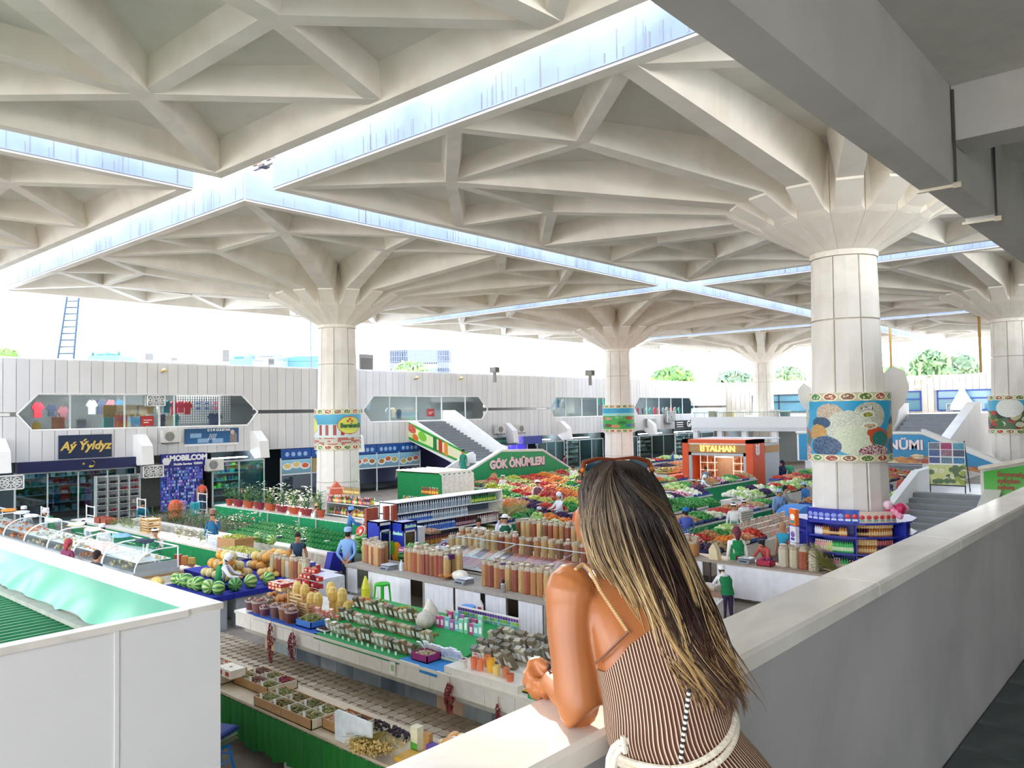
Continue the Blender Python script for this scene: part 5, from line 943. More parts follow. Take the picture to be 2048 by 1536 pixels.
tray(8.72, 9.75, .3, .38, .805, '9a2a6a', ['b8a888', 'c8b898', 'a08860'], 'magenta carton of small bottles on the blue mat', .12, .05, .02)
for k, (x, y, w_, d_, z, c_, f_, lb) in enumerate([(9.05, 13.2, .5, .45, .82, 'e8e0d8', ['e0b8a8', 'c8a0a8', 'b84a50'], 'round dish of pink sweets behind the blue box'), (9.9, 13.0, .4, .4, 1.0, 'f4f0ea', ['e8903a', 'd87a2a', 'f0b060'], 'plate heaped with orange slices at the back of the stand'), (9.95, 12.5, .35, .4, 1.02, 'e8d8d0', ['e8c8b0', '6aa04a', 'd88a60'], 'bag of pink and green fruit beside the orange slices'), (9.98, 11.7, .3, .5, 1.0, '9a8a3a', ['8a8a2a', 'a0a03a'], 'green olive tray at the back of the stand'), (9.0, 7.6, .45, .3, .86, 'f0ece6', ['c8b078', 'a89058'], 'open bag of dried yellow roots right of the tubs'), (8.75, 7.4, .35, .35, .81, 'c8a030', ['d8c8a0', 'b89a60'], 'gold tray of mixed roots on the counter edge')]): tray(x, y, w_, d_, z, c_, f_, lb, .03, .1, .025)
for k, (x, y, h_, c_) in enumerate([(9.95, 11.0, .35, 'd8d4c8'), (9.8, 10.85, .45, 'e8e0d0'), (9.6, 10.75, .3, 'cfcabc')]):
    b = MB(); b.lathe([(.14, 0), (.17, .1), (.13, .22), (.05, h_*.9), (.02, h_)], 10, col=c_); b.obj('cloth_bag', m=PF, loc=(x, y, .98), smooth=True, label='pale peaked cloth bag at the right end of the green stand, %s' % ['back one', 'tallest one', 'front one'][k], cat='bag')
ht = ['7a8a4a', '8f9a55', '6a7a40', 'a0903a']
for k in range(8): herb = tray(8.75+.0, 7.25-.17*k if k < 4 else 7.25-.17*(k-4), .34, .15, .81 if k < 4 else .86, '2a8a5a' if k < 4 else 'd8d4cc', [ht[k % 4], ht[(k+1) % 4]], 'small box of green herbs beyond the spice tubs, %s one' % od(k), .05, .06, .016); herb.location.x += .0 if k < 4 else .5
b = MB(); b.box(8.46, 6.5, .8, 8.48, 7.35, .86, '1f9a5a'); b.obj('green_strip', label='green strip along the counter edge under the herb boxes', cat='strip')
for k, (x, y, z) in enumerate([(8.5, 7.28-.17*i, .85) for i in range(5)]+[(9.02, 7.35-.13*i, .93) for i in range(7)]+[(9.5, 7.3-.13*i, 1.02) for i in range(6)]):
    b = MB(); b.box(-.004, -.04, 0, .004, .04, .1, 'fafaf8'); b.box(-.005, -.03, .02, -.004, .03, .025, '9aa4b8'); b.box(-.005, -.03, .05, -.004, .03, .055, '9aa4b8'); b.obj('label_card', loc=(x, y, z), label='white label card over the herb boxes near the woman, %s' % od(k), cat='tag', group='white label cards right of the tubs')
b = MB(); b.box(-.004, -.07, -.2, .004, .07, 0, 'f2f0ea'); b.box(-.006, -.04, -.15, -.004, .04, -.05, '9ac080'); b.obj('flower_card', loc=(8.43, 10.25, .74), label='white card with a plant picture hanging on the counter front', cat='card')
def chili(x, y, z, L, w_, lab, n=90):
    b = MB(); b.tube([(0, 0, .1), (0, 0, -L)], .005, 4, '8a6a40')
    for k in range(n):
        f = k/n; a = R.uniform(0, 6.28); r = w_*(.5+.5*math.sin(math.pi*min(1, f*1.1))); p = Vector((-abs(r*math.cos(a))*.6, r*math.sin(a), -L*f)); q = p+Vector((R.uniform(-.03, 0), R.uniform(-.02, .02), -.05)); b.tube([p*.3+Vector((0, 0, p.z*.7)), p, q], [.007, .009, .002], 4, R.choice(['7a1520', '8f1a24', '5f1018', 'a02028']))
    b.obj('chili_string', m=PG, loc=(x-.03, y, z), label=lab, cat='chili string', group='red chili strings on the stone counter')
chili(8.42, 13.85, .78, .75, .09, 'longest red chili string near the buckets', 130); chili(8.42, 13.1, .74, .48, .11, 'short red chili cluster beside the longest string', 90); chili(8.42, 8.85, .70, .42, .1, 'round red chili bunch below the spice tubs', 120); chili(8.42, 7.85, .62, .72, .05, 'thin red chili string nearest the woman', 90)
# ---- R3 : nut counter
t = thing('nut_counter', 'grey edged nut counter with white curtains on a stone step', 'counter'); b = MB(); b.box(12.4, 9.0, .89, 13.5, 16.95, .95, 'a9a196'); b.obj('worktop', t)
b = MB(); b.box(12.05, 8.6, 0, 14.6, 17.0, .2, 'dad4c6'); b.obj('stone_step', t, mat('ddd7ca', .5, .06, 2, n2='cfc8ba')); b = MB(); b.box(13.3, 9.0, .2, 13.35, 16.9, .89, '6b5c50'); b.obj('back_panel', t)
for y in (16.9, 15.6, 13.95, 12.6, 11.4, 10.3, 9.1): b = MB(); b.box(12.42, y-.03, .2, 12.5, y+.03, .89, 'a39a8c'); b.obj('post', t)
for k, (y0, y1) in enumerate([(16.85, 16.45), (16.0, 14.4), (13.9, 12.95), (12.88, 12.1), (11.95, 11.35), (11.0, 10.35), (10.25, 9.15)]): drape('curtain', t, y0, y1, .27, .88, 12.41, 'e9e9ec', .012, 30, 'x', mat('ecebee', .85, .05, 5), 6)
BC = ['d9bd85', 'c9a36a', 'b98250', 'a5583c', '8f5a38', '96503e', 'cfc6a8', 'd8c08c']
bagrow(line(12.95, 16.8, 12.75, 15.9, 8, .95), 'the nut counter left end', 'nut bags on the nut counter'); bagrow(line(13.15, 16.75, 13.1, 16.2, 4, .95), 'the nut counter left end, rear row', 'nut bags on the nut counter')
bagrow(line(12.85, 15.0, 12.8, 13.55, 10, .95), 'the nut counter middle', 'nut bags on the nut counter'); bagrow(line(13.1, 14.95, 13.05, 13.4, 9, .95), 'the nut counter middle, rear row', 'nut bags on the nut counter', h_=.6)
bagrow(line(12.8, 12.3, 12.75, 10.3, 12, .95), 'the nut counter near the thermos', 'nut bags on the nut counter'); bagrow(line(13.05, 12.2, 13.0, 10.0, 12, .95), 'the nut counter near the thermos, rear row', 'nut bags on the nut counter')
bagrow(line(12.75, 10.1, 12.75, 9.2, 6, .95), 'the nut counter behind the red boxes', 'nut bags on the nut counter', ['cfc6a8', 'c9a36a'])
def scale_(loc, lab, rz=0):
    t = thing('weighing_scale', lab, 'scale', loc, rz, 'weighing scales'); b = MB(); b.prism([(-.17, 0), (.17, 0), (.17, .09), (-.1, .09), (-.17, .05)], -.16, .16, 'y', '8a9098'); b.obj('base', t, PG); b = MB(); b.box(-.1, -.17, .11, .17, .17, .125, 'd8dde2'); b.box(-.02, -.02, .09, .02, .02, .11, '888888'); b.obj('pan', t, PG); b = MB(); b.box(-.171, -.1, .03, -.165, .1, .06, '22302a'); b.obj('display', t); return t
scale_((12.65, 15.5, .95), 'grey weighing scale at the left of the nut counter'); scale_((12.65, 12.85, .95), 'grey weighing scale beside the white cloth on the nut counter')
t = thing('thermos', 'steel thermos with black cap standing on the nut counter', 'flask', (12.55, 11.55, .95)); b = MB(); b.lathe([(.05, 0), (.055, .02), (.055, .17), (.035, .2)], 14, col='c9ccd0'); b.obj('flask', t, mat('c9ccd0', .25, .05, metal=.7)); b = MB(); b.lathe([(.036, .2), (.036, .25), (.02, .27)], 12, col='1a1a1c'); b.obj('cap', t); b = MB(); b.tube([(0, .05, .2), (0, .09, .17), (0, .09, .08), (0, .055, .05)], .008, 5, '1a1a1c'); b.obj('handle', t)
for k, (z, c_) in enumerate([(.95, 'c03038'), (1.01, 'd8d0d0'), (1.07, 'c03038'), (1.13, 'b82a30')]):
    b = MB(); b.box(-.12, -.16, 0, .12, .16, .055, c_); b.box(-.122, -.16, .02, -.12, .16, .035, 'f0e8e4'); b.obj('red_box', loc=(12.6, 9.95-.02*k, z), rz=.1*k, label='red and white patterned box on the nut counter, %s from the bottom' % od(k), cat='box', group='stack of red boxes on the nut counter')
b = MB(); b.lathe([(.12, 0), (.15, .1), (.13, .1), (.11, .02)], 16, col='c9b290'); b.obj('basket', loc=(12.6, 10.3, .95), label='round woven basket beside the red boxes', cat='basket')
b = MB(); b.ball((0, 0, .12), (.16, .24, .13), 12, 8, 'e8e0d0', jit=.06); b.obj('cloth_bundle', m=PF, smooth=True, loc=(12.85, 13.15, .93), label='white cloth bundle between scale and glass case', cat='cloth')
bagpile((12.7, 13.45, .98), ['b5763a', '8a4f2a', 'c9894a'], 'open bag of brown nuts beside the cloth bundle', 8, .06)
b = MB(); b.lathe([(.05, 0), (.05, .16), (.02, .22), (.02, .26)], 10, col='dfe8ee'); b.obj('water_bottle', m=PG, loc=(12.75, 15.12, .95), label='clear water bottle beside the left weighing scale', cat='bottle')
for k, (y, c_) in enumerate([(15.15, '8a3a9a'), (13.55, '4a1a5a'), (12.2, '4a1a6a'), (11.7, '4a1a6a')]):
    b = MB(); b.box(-.08, -.12, 0, .08, .12, .1, c_ if k else '7a3a6a'); b.box(-.082, -.08, .03, -.08, .08, .07, 'e8a0b0'); b.obj('purple_box', loc=(12.85, y, 1.4), label='dark purple sweet box resting on nut bags, %s from the man' % od(k), cat='box', group='purple boxes on the nut bags')
stool((11.85, 14.75, 0), '2fc030', 'bright green plastic stool in front of the nut counter', .85, .17); stool((11.9, 12.0, 0), '4a9ae8', 'light blue plastic stool before the white curtains', .72, .18, 'round_stool')
b = MB(); b.lathe([(.1, 0), (.11, .3), (.08, .42), (.02, .6)], 10, col='d8d830'); b.obj('yellow_bag', m=PG, loc=(12.25, 15.9, .2), label='tall yellow plastic bag standing under the nut counter', cat='bag')
b = MB(); b.prism([(-.1, 0), (.1, 0), (.07, .4), (0, .5), (-.07, .4)], -.02, .02, 'x', 'eeeae6'); b.box(-.03, -.04, .1, -.02, .06, .35, 'b83a40'); b.obj('carrier_bag', loc=(12.36, 12.05, .25), label='white carrier bag with red print hanging between the curtains', cat='bag')
# slanted glass case
def nutcase(y0, y1, x0, z0, lab, cols_):
    t = thing('glass_case', lab, 'display case', (x0, y0, z0)); L = y1-y0; b = MB()
    b.prism([(0, 0), (1.0, 0), (1.0, .38), (.0, .08)], 0, L, 'y', 'c8c0b4'); b.obj('case_base', t); n = int(L/.24); 
    for k in range(n):
        for row in range(2):
            b = MB(); a0 = .04+row*.46; a1 = a0+.43; z = lambda x: .085+x*.32; p = [(a0, k*L/n+.01, z(a0)), (a1, k*L/n+.01, z(a1)), (a1, (k+1)*L/n-.01, z(a1)), (a0, (k+1)*L/n-.01, z(a0))]
            b.add([(x, y, zz+.0) for x, y, zz in p]+[(x, y, zz+.03) for x, y, zz in p], [(3, 2, 1, 0), (4, 5, 6, 7), (0, 1, 5, 4), (1, 2, 6, 5), (2, 3, 7, 6), (3, 0, 4, 7)], cols_[(k*3+row*5) % len(cols_)]); b.obj('nut_bin', t, PN)
            b = MB(); b.box(a0-.005, (k+.5)*L/n-.05, z(a0)+.03, a0+.0, (k+.5)*L/n+.05, z(a0)+.07, '9ad0b0'); b.obj('price_tag', t, PG)
    b = MB(); b.box(0, 0, .05, .02, L, .13, 'dfe3e6'); b.box(.47, 0, .25, .49, L, .28, 'dfe3e6')
    for k in range(3): b.tube([(.0, k*L/2, .1), (.35, k*L/2, .5), (1.0, k*L/2, .62)], .01, 4, 'cfd5da')
    b.tube([(1.0, 0, .62), (1.0, L, .62)], .012, 4, 'cfd5da'); b.obj('rails', t, PG)
    b = MB(); b.add([(0, 0, .12), (.35, 0, .51), (.35, L, .51), (0, L, .12), (1.0, 0, .63), (1.0, L, .63)], [(0, 1, 2, 3), (1, 4, 5, 2)]); b.obj('glass', t, glassmat('f4f8f8', .035))
    return t
NB_ = ['a5583c', '3a3440', 'b98250', '8a3a30', 'c9803a', '5a3a30', 'b5603a', '2a2a30', 'c8b8a0']
nutcase(12.95, 15.0-.0, 13.55, .95, 'slanted glass case of nuts and raisins behind the counter, part nearer the coolers', NB_); nutcase(9.3, 12.9, 13.55, .95, 'slanted glass case of red and brown nuts behind the counter, longer right part', NB_[::-1])
b = MB(); b.box(13.5, 9.2, .2, 14.6, 15.0, .93, 'b8aea0'); b.obj('case_table', label='plain table carrying the slanted glass cases', cat='table')
# ---- melons and watermelons
wmats = []
def wmelon(c1, c2, r=.15, nm='watermelon'):
    b = MB(); n = 16; V = []; F = []; K = []; nv = 10
    b.ball((0, 0, r*.95), (r, r*1.05, r*.95), n, nv, c1); 
    F_ = b.f; b.c = [lin(c2) if (i//(nv-1) if False else int(math.degrees(math.atan2(sum(b.v[q][1] for q in f)/len(f), sum(b.v[q][0] for q in f)/len(f)))//22.5)) % 2 == 0 else lin(c1) for i, f in enumerate(F_)]
    for v in range(len(b.v)): x, y, z = b.v[v]; b.v[v] = (x, z-r*.95, y+r*.98) if nm == 'watermelon' else b.v[v]
    return b.mesh(nm, PG, True)
WM = [wmelon('2f7a3a', 'a8c86a'), wmelon('1f5f34', '6aa850'), wmelon('4a8a40', 'b8cc78'), wmelon('356f38', '90b860')]
def melons(pts, lab, grp, ms=WM, nm='watermelon', cat='watermelon', s0=.9, s1=1.1):
    for k, p in enumerate(pts): o = put(R.choice(ms), nm, None, p, R.uniform(0, 6), lab % od(k), cat, grp, scale=R.uniform(s0, s1)); o.rotation_euler = (R.uniform(-.4, .4)*0, 0, R.uniform(0, 6))
def mtable(name, x0, y0, x1, y1, z, cloth, lab, base='aeb8c0', drop=.12, cat='table'):
    t = thing(name, lab, cat); b = MB(); b.box(x0+.1, y0+.1, 0, x1-.1, y1-.1, z-.03, base); b.obj('base', t); b = MB(); b.box(x0, y0, z-.03, x1, y1, z, cloth); b.obj('cloth_top', t, PF)
    drape('cloth', t, y0, y1, z-drop, z, x0, cloth, .01, 30, 'x', PF, 8); drape('cloth', t, x0, x1, z-drop, z, y0, cloth, .01, 30, 'y', PF, 8); return t
mtable('melon_table', 8.6, 16.75, 9.2, 18.95, .8, '1c2a9a', 'blue clothed strip table of watermelons at the end of the stone counter'); mtable('melon_bench', 9.55, 17.2, 10.7, 19.3, .8, '1c2a9a', 'blue clothed table under the netted melon pile'); mtable('side_table', 9.22, 16.75, 10.7, 17.15, .8, '1c2a9a', 'narrow blue clothed table joining the two melon tables'); mtable('fruit_table', 9.9, 19.35, 12.0, 20.6, .78, '2434a8', 'second blue clothed table behind the melon seller')
melons([(8.85, 18.8-.27*i, .8) for i in range(4)]+[(8.85+.1*(i % 2), 17.7-.25*i, .8) for i in range(4)]+[(9.35, 16.95, .8), (9.75, 16.97, .8), (10.2, 16.95, .8)], 'striped watermelon on the blue melon table, %s from the case', 'watermelons on the blue melon table')
YM = [wmelon('e0c878', 'd8bc68', .13, 'melon'), wmelon('c9a868', 'b8985a', .13, 'melon'), wmelon('e0a03a', 'd8943a', .13, 'melon'), wmelon('d8c88a', 'c8b878', .12, 'melon')]
put(YM[0], 'melon', None, (8.6, 19.25, .72), 0, 'single pale yellow melon at the left corner of the blue melon table', 'melon', scale=(1.1, 1.7, 1))
pts = []
for l_, (nx, ny) in enumerate([(3, 5), (2, 4), (1, 3)]):
    for i in range(nx):
        for j in range(ny): pts.append((9.75+i*.27+l_*.13, 18.05+j*.27+l_*.13, .8+l_*.21))
melons(pts, 'netted melon in the pile left of the melon seller, %s', 'netted melons piled on the blue table', YM, 'melon', 'melon')
pts = [(11.0+.27*(k % 3)+.1*(k//9), 18.6+.27*((k//3) % 3)-.1*(k//9), .78+.22*(k//9)) for k in range(18)]; melons(pts, 'yellow melon in the far heap behind the seller, %s', 'yellow melons heaped on the second blue table', YM, 'melon', 'melon')
melons([(11.6, 17.9, .78), (11.6, 17.6, .78), (11.65, 17.3, .78), (11.35, 17.75, .78), (11.5, 17.6, .98), (11.9, 18.2, .78), (11.95, 17.85, .8)], 'round pale melon near the red boxes, %s', 'round melons by the red boxes', YM[3:], 'melon', 'melon')
for k in range(7):
    b = MB(); b.ball((0, 0, .07), (.09, .26, .075), 10, 7, ['e0bc6a', 'd0a858'][k % 2]); b.obj('long_melon', smooth=True, loc=(10.5+.13*(k % 4), 17.7+.1*(k//4), .78+.1*(k//4)), rz=-.6, label='long yellow melon lying beside the seller, %s' % od(k), cat='melon', group='long melons beside the seller')
b = MB(); b.ball((0, 0, .1), (.16, .16, .11), 12, 8, 'e8901a'); b.obj('pumpkin', smooth=True, loc=(9.75, 18.0, 1.18), label='orange pumpkin on top of the netted melon pile', cat='pumpkin')
tray(11.8, 21.0, .6, 1.7, .85, 'efece4', ['c8c060', 'b0b048', 'd8c878', 'a8b850'], 'long white tray of yellow green grapes behind the melon pile', .14, .12, .035)
b = MB(); b.box(-.3, -.5, 0, .3, .5, .38, 'b98e5e'); b.box(-.31, -.51, .2, .31, -.5, .38, 'a87c4c'); b.obj('carton', loc=(12.1, 21.9, .85), label='brown cardboard carton heaped with grapes on the rear counter', cat='box'); 
b = heap(-.28, -.48, .28, .48, .36, .08, ['b8b850', '9aa848'], .03, n=90); b.obj('grapes', loc=(12.1, 21.9, .85), label='pile of green grapes filling the brown carton', cat='grapes', kind='stuff')
# ---- red box stall, white cloth, nut row
t = thing('sweet_table', 'table with white cloth ends carrying red sweet boxes beside the standing man', 'table'); b = MB(); b.box(10.75, 16.42, .74, 12.0, 17.2, .8, 'e9e9ee'); b.box(10.75, 17.2, .74, 12.0, 19.3, .8, '2230a4'); b.obj('top', t); drape('cloth', t, 10.95, 12.0, .18, .78, 16.4, 'e4e7f0', .01, 30, 'y', PF, 4); b = MB(); b.box(10.85, 16.5, 0, 11.9, 16.9, .74, 'd8d4ca'); b.obj('base', t)
bagrow(line(10.95, 17.95, 11.0, 16.6, 9, .8), 'the white cloth table before the man', 'nut bags on the white cloth table', ['cfc6a8', 'b98250', '96503e', 'c9a36a'], .5, .09)
def stackbox(x0, y0, z0, nx, ny, nz, cols_, lab, grp, s_=(.13, .2, .09), nm='sweet_box'):
    me = []
    for c_ in cols_:
        b = MB(); b.box(-s_[0]/2, -s_[1]/2, 0, s_[0]/2, s_[1]/2, s_[2], c_); b.box(-s_[0]/2-.003, -s_[1]*.3, s_[2]*.25, -s_[0]/2, s_[1]*.3, s_[2]*.75, 'f0dcc8'); b.box(-s_[0]*.3, -s_[1]*.3, s_[2], s_[0]*.3, s_[1]*.3, s_[2]+.003, 'e8c8a0'); me.append(b.mesh(nm, PG))
    k = 0
    for l_ in range(nz):
        for j in range(ny):
            for i in range(nx):
                if R.random() < .12*l_: continue
                put(R.choice(me), nm, None, (x0+i*s_[0]*1.1+R.uniform(-.01, .01), y0-j*s_[1]*1.06, z0+l_*s_[2]*1.03), R.uniform(-.08, .08), lab % od(k), 'box', grp); k += 1
RB = ['c02a34', 'b82030', 'd03a30', '8a1f34', '3a3fa8']
stackbox(11.35, 18.5, .8, 4, 6, 2, RB, 'red sweet box by the navy clad seller, %s', 'red sweet boxes on the white cloth table'); stackbox(11.5, 17.75, .8, 3, 3, 3, RB, 'red sweet box stacked behind the standing man, %s', 'red boxes stacked by the standing man')
stackbox(9.9, 16.3, .85, 3, 4, 2, ['c8402c', 'b5302a', 'd8b070'], 'red and tan box at the corner of the stone counter, %s', 'boxes at the counter corner', (.11, .13, .08), 'small_box')
stackbox(11.3, 19.6, .8, 3, 4, 1, ['b82a40', '3040b0', 'c03050'], 'purple red box on the far blue cloth, %s', 'boxes on the far blue cloth')
b = MB(); b.box(12.25, 17.95, 0, 12.85, 18.9, .5, 'dcd8ce'); b.box(12.2, 17.9, .5, 12.9, 18.95, .56, 'f0ece2'); b.obj('low_block', label='low white stone block behind the standing man', cat='block')
b = MB(); b.prism([(-.25, 0), (.25, 0), (.3, .5), (-.1, .55)], -.02, .25, 'y', '2a2fa8'); b.obj('chair', loc=(13.3, 18.6, .4), label='blue chair back behind the standing man', cat='chair')
# ---- left: cold cases with ornamented base
t = thing('case_counter', 'stone counter with ringed gold border carrying the cold cases', 'counter'); b = MB(); b.box(8.25, 19.55, 0, 9.4, 38, .88, 'dcd6ca'); b.box(8.3, 19.0, 0, 9.4, 19.6, .72, 'e6e0d4'); b.obj('base', t)
b = MB(); b.box(8.2, 19.6, .88, 9.4, 38, .93, '9a7a50'); b.obj('brown_rail', t)
rg = MB(); rg.box(-.012, -.12, -.1, 0, .12, .1, 'd8cc8a'); rg.tube([(-.018, .085*math.cos(i*math.pi/6), .085*math.sin(i*math.pi/6)) for i in range(13)], .014, 4, 'f0e8b8'); rg.lathe([(.055, 0), (.055, .01)], 8, col='7a7a38'); q = rg.v[-16:]; rg.v[-16:] = [(-.012-z, x, y) for x, y, z in q]; rgm = rg.mesh('ring_tile', PG)
for k in range(60): put(rgm, 'ring_tile', t, (8.2, 19.75+k*.245, .79))
def coldcase(y0, L, lab, fill):
    t = thing('cold_case', lab, 'display case', (8.22, y0, .93)); b = MB(); b.box(0, 0, 0, 1.15, L-.04, .12, 'aab2b8'); b.box(.05, .0, .12, 1.1, .03, .3, '9fa8ae'); b.obj('body', t, PG)
    n = 8; P = [(0.02+.55*(1-math.cos(i/n*math.pi/2))*1.2, .12+.5*math.sin(i/n*math.pi/2)) for i in range(n+1)]; P += [(1.1, .62)]
    V = [(x, y, z) for y in (0.01, L-.05) for x, z in P]; m_ = len(P); b = MB(); b.add(V, [(i, i+1, m_+i+1, m_+i) for i in range(m_-1)]); b.obj('curved_glass', t, glassmat('eef5f4', .09), smooth=True)
    b = MB()
    for y in (0, L-.05): b.tube([(x, y, z) for x, z in P], .018, 5, 'eceff0')
    b.tube([(1.1, 0, .1), (1.1, 0, .62)], .02, 5, 'eceff0'); b.tube([(1.1, 0, .62), (1.1, L-.05, .62)], .02, 5, 'eceff0'); b.tube([(.3, 0, .5), (.3, L-.05, .5)], .008, 4, 'd8dde0'); b.box(.1, .05, .33, .95, L-.1, .345, 'd8e2e4'); b.obj('frame', t, PG)
    b = heap(.1, .1, 1.0, L-.15, .13, .12, fill, .05, n=60); b.obj('food', t, PT, kind='stuff')
    b = heap(.2, .1, .9, L-.15, .35, .04, fill, .04, n=30); b.obj('upper_food', t, PT, kind='stuff')
fills = [['d8c8a0', 'c8b890'], ['d88a50', 'e0a068', 'c87840'], ['c9b080', 'b5986a', 'e8e0cc'], ['d8d0c0', 'b8a890'], ['d87a48', 'e89060'], ['d88a50', 'c87040'], ['c8b898', 'e0d8c8'], ['c0b4a0', 'd8d0c4']]
for k in range(8): coldcase(19.7+k*2.0, 2.0, 'curved glass cold case on the gold ringed counter, %s from the melon table' % od(k), fills[k])
for k, (x, y, z, c_) in enumerate([(9.15, 29.5, 1.6, 'f4f4f4'), (9.2, 27.6, 1.6, 'e8ecf0'), (9.15, 24.3, 1.6, 'f0f0f0'), (9.3, 26, 1.58, 'd8d0b8'), (9.2, 22.5, 1.58, '88b8e0'), (9.2, 21.0, 1.58, '2a3a4a'), (9.25, 30.8, 1.6, 'e0e4e8'), (9.2, 32, 1.6, 'e8943a')]):
    b = MB(); b.ball((0, 0, .04), (.22, .35, .06), 9, 5, c_, jit=.25); b.obj('folded_cloth', m=PF, loc=(x-.15, y, z-.02), label='crumpled cloth or bag on top of the cold cases, %s' % od(k), cat='cloth', group='cloths on the cold cases')
# ---- counter A: green draped strip with crates and plants
t = thing('green_counter', 'marble topped counter with bright green drape behind the cold case sellers', 'counter'); b = MB(); b.box(11.6, 22.0, .84, 12.3, 33.5, .9, 'efe8dc'); b.obj('worktop', t, PG); b = MB(); b.box(11.7, 22.05, 0, 12.25, 33.4, .84, '2a8a58'); b.obj('core', t); drape('drape', t, 22.0, 33.5, .1, .84, 11.62, '14995a', .02, 160, 'x', PF, 40)
def plant(loc, h_, w_, c_, lab, n=70, pot=None, grp='potted plants', flowers=None, ps=.12, name='potted_plant', blade=.05):
    t = thing(name, lab, 'plant', loc, 0, grp)
    if pot: b = MB(); b.lathe([(ps*.7, 0), (ps, ps*1.5), (ps*1.12, ps*1.5), (ps*1.12, ps*1.75), (ps*.9, ps*1.75)], 12, col=pot); b.obj('pot', t, PT)
    z0 = ps*1.6 if pot else 0; b = MB()
    for k in range(n):
        a = R.uniform(0, 6.28); f = R.uniform(.15, 1); r = w_*R.uniform(.2, 1)*(.4+.6*math.sin(f*2.4)); p = Vector((r*math.cos(a), r*math.sin(a), z0+h_*f)); d = Vector((math.cos(a), math.sin(a), R.uniform(-.3, .8))).normalized()*blade*R.uniform(.8, 1.8); s_ = d.cross(Vector((0, 0, 1))).normalized()*blade*.35
        b.add([p-d*.5, p+s_, p+d, p-s_], [(0, 1, 2, 3)], R.choice(c_))
        if k % 6 == 0: b.tube([(0, 0, z0*.8), p*.6+Vector((0, 0, z0*.4)), p], .006, 3, c_[0], cap=False)
    b.obj('foliage', t, PT, kind='stuff')
    if flowers:
        b = MB(); [b.ball((R.uniform(-w_, w_)*.8, R.uniform(-w_, w_)*.8, z0+h_*R.uniform(.6, 1)), .035, 6, 4, R.choice(flowers)) for _ in range(9)]; b.obj('flowers', t, PT, kind='stuff')
    return t
G1 = ['3f7a44', '5a9450', '2f6440', '7aa860']; G2 = ['5f8a4a', '86a85a', '4a7a40']; G3 = ['8aa848', 'a8c060', '6f9440']; G4 = ['8a8a50', 'a09a5a', '6f7a48']
for k, (y, c_, h_) in enumerate([(29.6, G3, .3), (28.9, G3, .35), (28.2, G2, .3), (25.3, G4, .35), (24.6, G4, .4), (23.9, G2, .4), (30.4, G2, .2)]): plant((12.0, y, .9), h_, .35, c_, 'leafy greens on the green draped counter, %s from the wall end' % od(k), 60, grp='greens on the green draped counter')
for k, y in enumerate((27.4, 27.4, 27.4)): woodcrate(12.0, y, .9+k*.17, .4, .55, .15, 'flat wooden crate stacked on the green draped counter, %s from bottom' % od(k), 2)
for k, (x, y, c_) in enumerate([(12.0, 31.5, 'a8503a'), (12.0, 30.9, 'b05a40')]): tray(x, y, .4, .5, .9, c_, ['c8603a', 'a84a30'], 'terracotta tray at the wall end of the green counter, %s' % od(k), .2, .05)
t = thing('white_crate', 'small white wire crate at the near end of the green counter', 'crate', (12.0, 22.8, .9)); b = MB(); [b.tube([(-.2, -.3+.12*k, 0), (-.2, -.3+.12*k, .35)], .012, 4, 'f4f6f8') for k in range(6)]; [b.tube([(-.2, -.3, z), (-.2, .3, z)], .012, 4, 'f4f6f8') for z in (.02, .18, .35)]; b.box(-.15, -.28, 0, .2, .28, .28, 'c8d4e0'); b.obj('wire', t)
melons([(12.0, 21.3-.24*i, .9) for i in range(0)]+[(12.9, 22.0-.25*i, .95) for i in range(4)], 'light striped watermelon behind the brown carton, %s', 'watermelons behind the brown carton')
for k in range(3): b = MB(); b.prism([(-.2, 0), (.2, 0), (.22, .35), (-.22, .4)], -.02, .02, 'x', ['c8a24a', 'b5702f', '8a2a20'][k]); b.box(-.24, -.22, -.05, .2, .22, 0, 'd88a3a'); [b.box(a, c, -.5, a+.03, c+.03, 0, '3a2a2a') for a in (-.22, .16) for c in (-.2, .17)]; b.obj('chair', loc=(10.6, 21.6+k*.4, .5), label='patterned chair behind the cold cases, %s from the melons' % od(k), cat='chair', group='patterned chairs behind the cold cases')
b = MB(); b.box(9.6, 20.2, .66, 10.6, 21.6, .7, '6a3f30'); [b.box(x, y, 0, x+.05, y+.05, .66, '2a2020') for x in (9.65, 10.5) for y in (20.25, 21.5)]; b.obj('low_table', label='dark brown low table beside the netted melons', cat='table')
# ---- planter with seedlings
t = thing('planter', 'long marble planter wall full of plants and green seedling trays', 'planter'); n = 22
b = MB(); b.box(14.2, 20.0, 0, 14.4, 34, .56, 'c9c0b0'); b.box(14.4, 20.6, 0, 17.0, 34, .45, '6a5a48'); b.obj('core', t)
for k in range(n): b = MB(); b.box(14.16, 20.0+k*.636+.004, 0, 14.2, 20.0+(k+1)*.636-.004, .56); b.obj('marble_tile', t, mat('e6dfd4', .4, .08, 3, n2='c4b4a8', stretch=(1, 1, 1.4)))
b = MB(); b.box(14.12, 20.0, .56, 14.45, 34, .62); b.obj('coping', t, mat('efe9dd', .35, .05, 3))
for k in range(34):
    y = 33.5-k*.2; plant((14.9+.45*(k % 3), y, .45), R.uniform(.4, .8), .34, [G1, G2, G1, G4][k % 4], 'bushy plant in the marble planter, %s from the shop end' % od(k), 60, grp='bushy plants in the marble planter', flowers=['f4f0e8', 'f0d8e0', 'd88a70'] if k % 6 == 2 else None)
sd = MB(); sd.box(-.19, -.19, 0, .19, .19, .12, '12a04c')
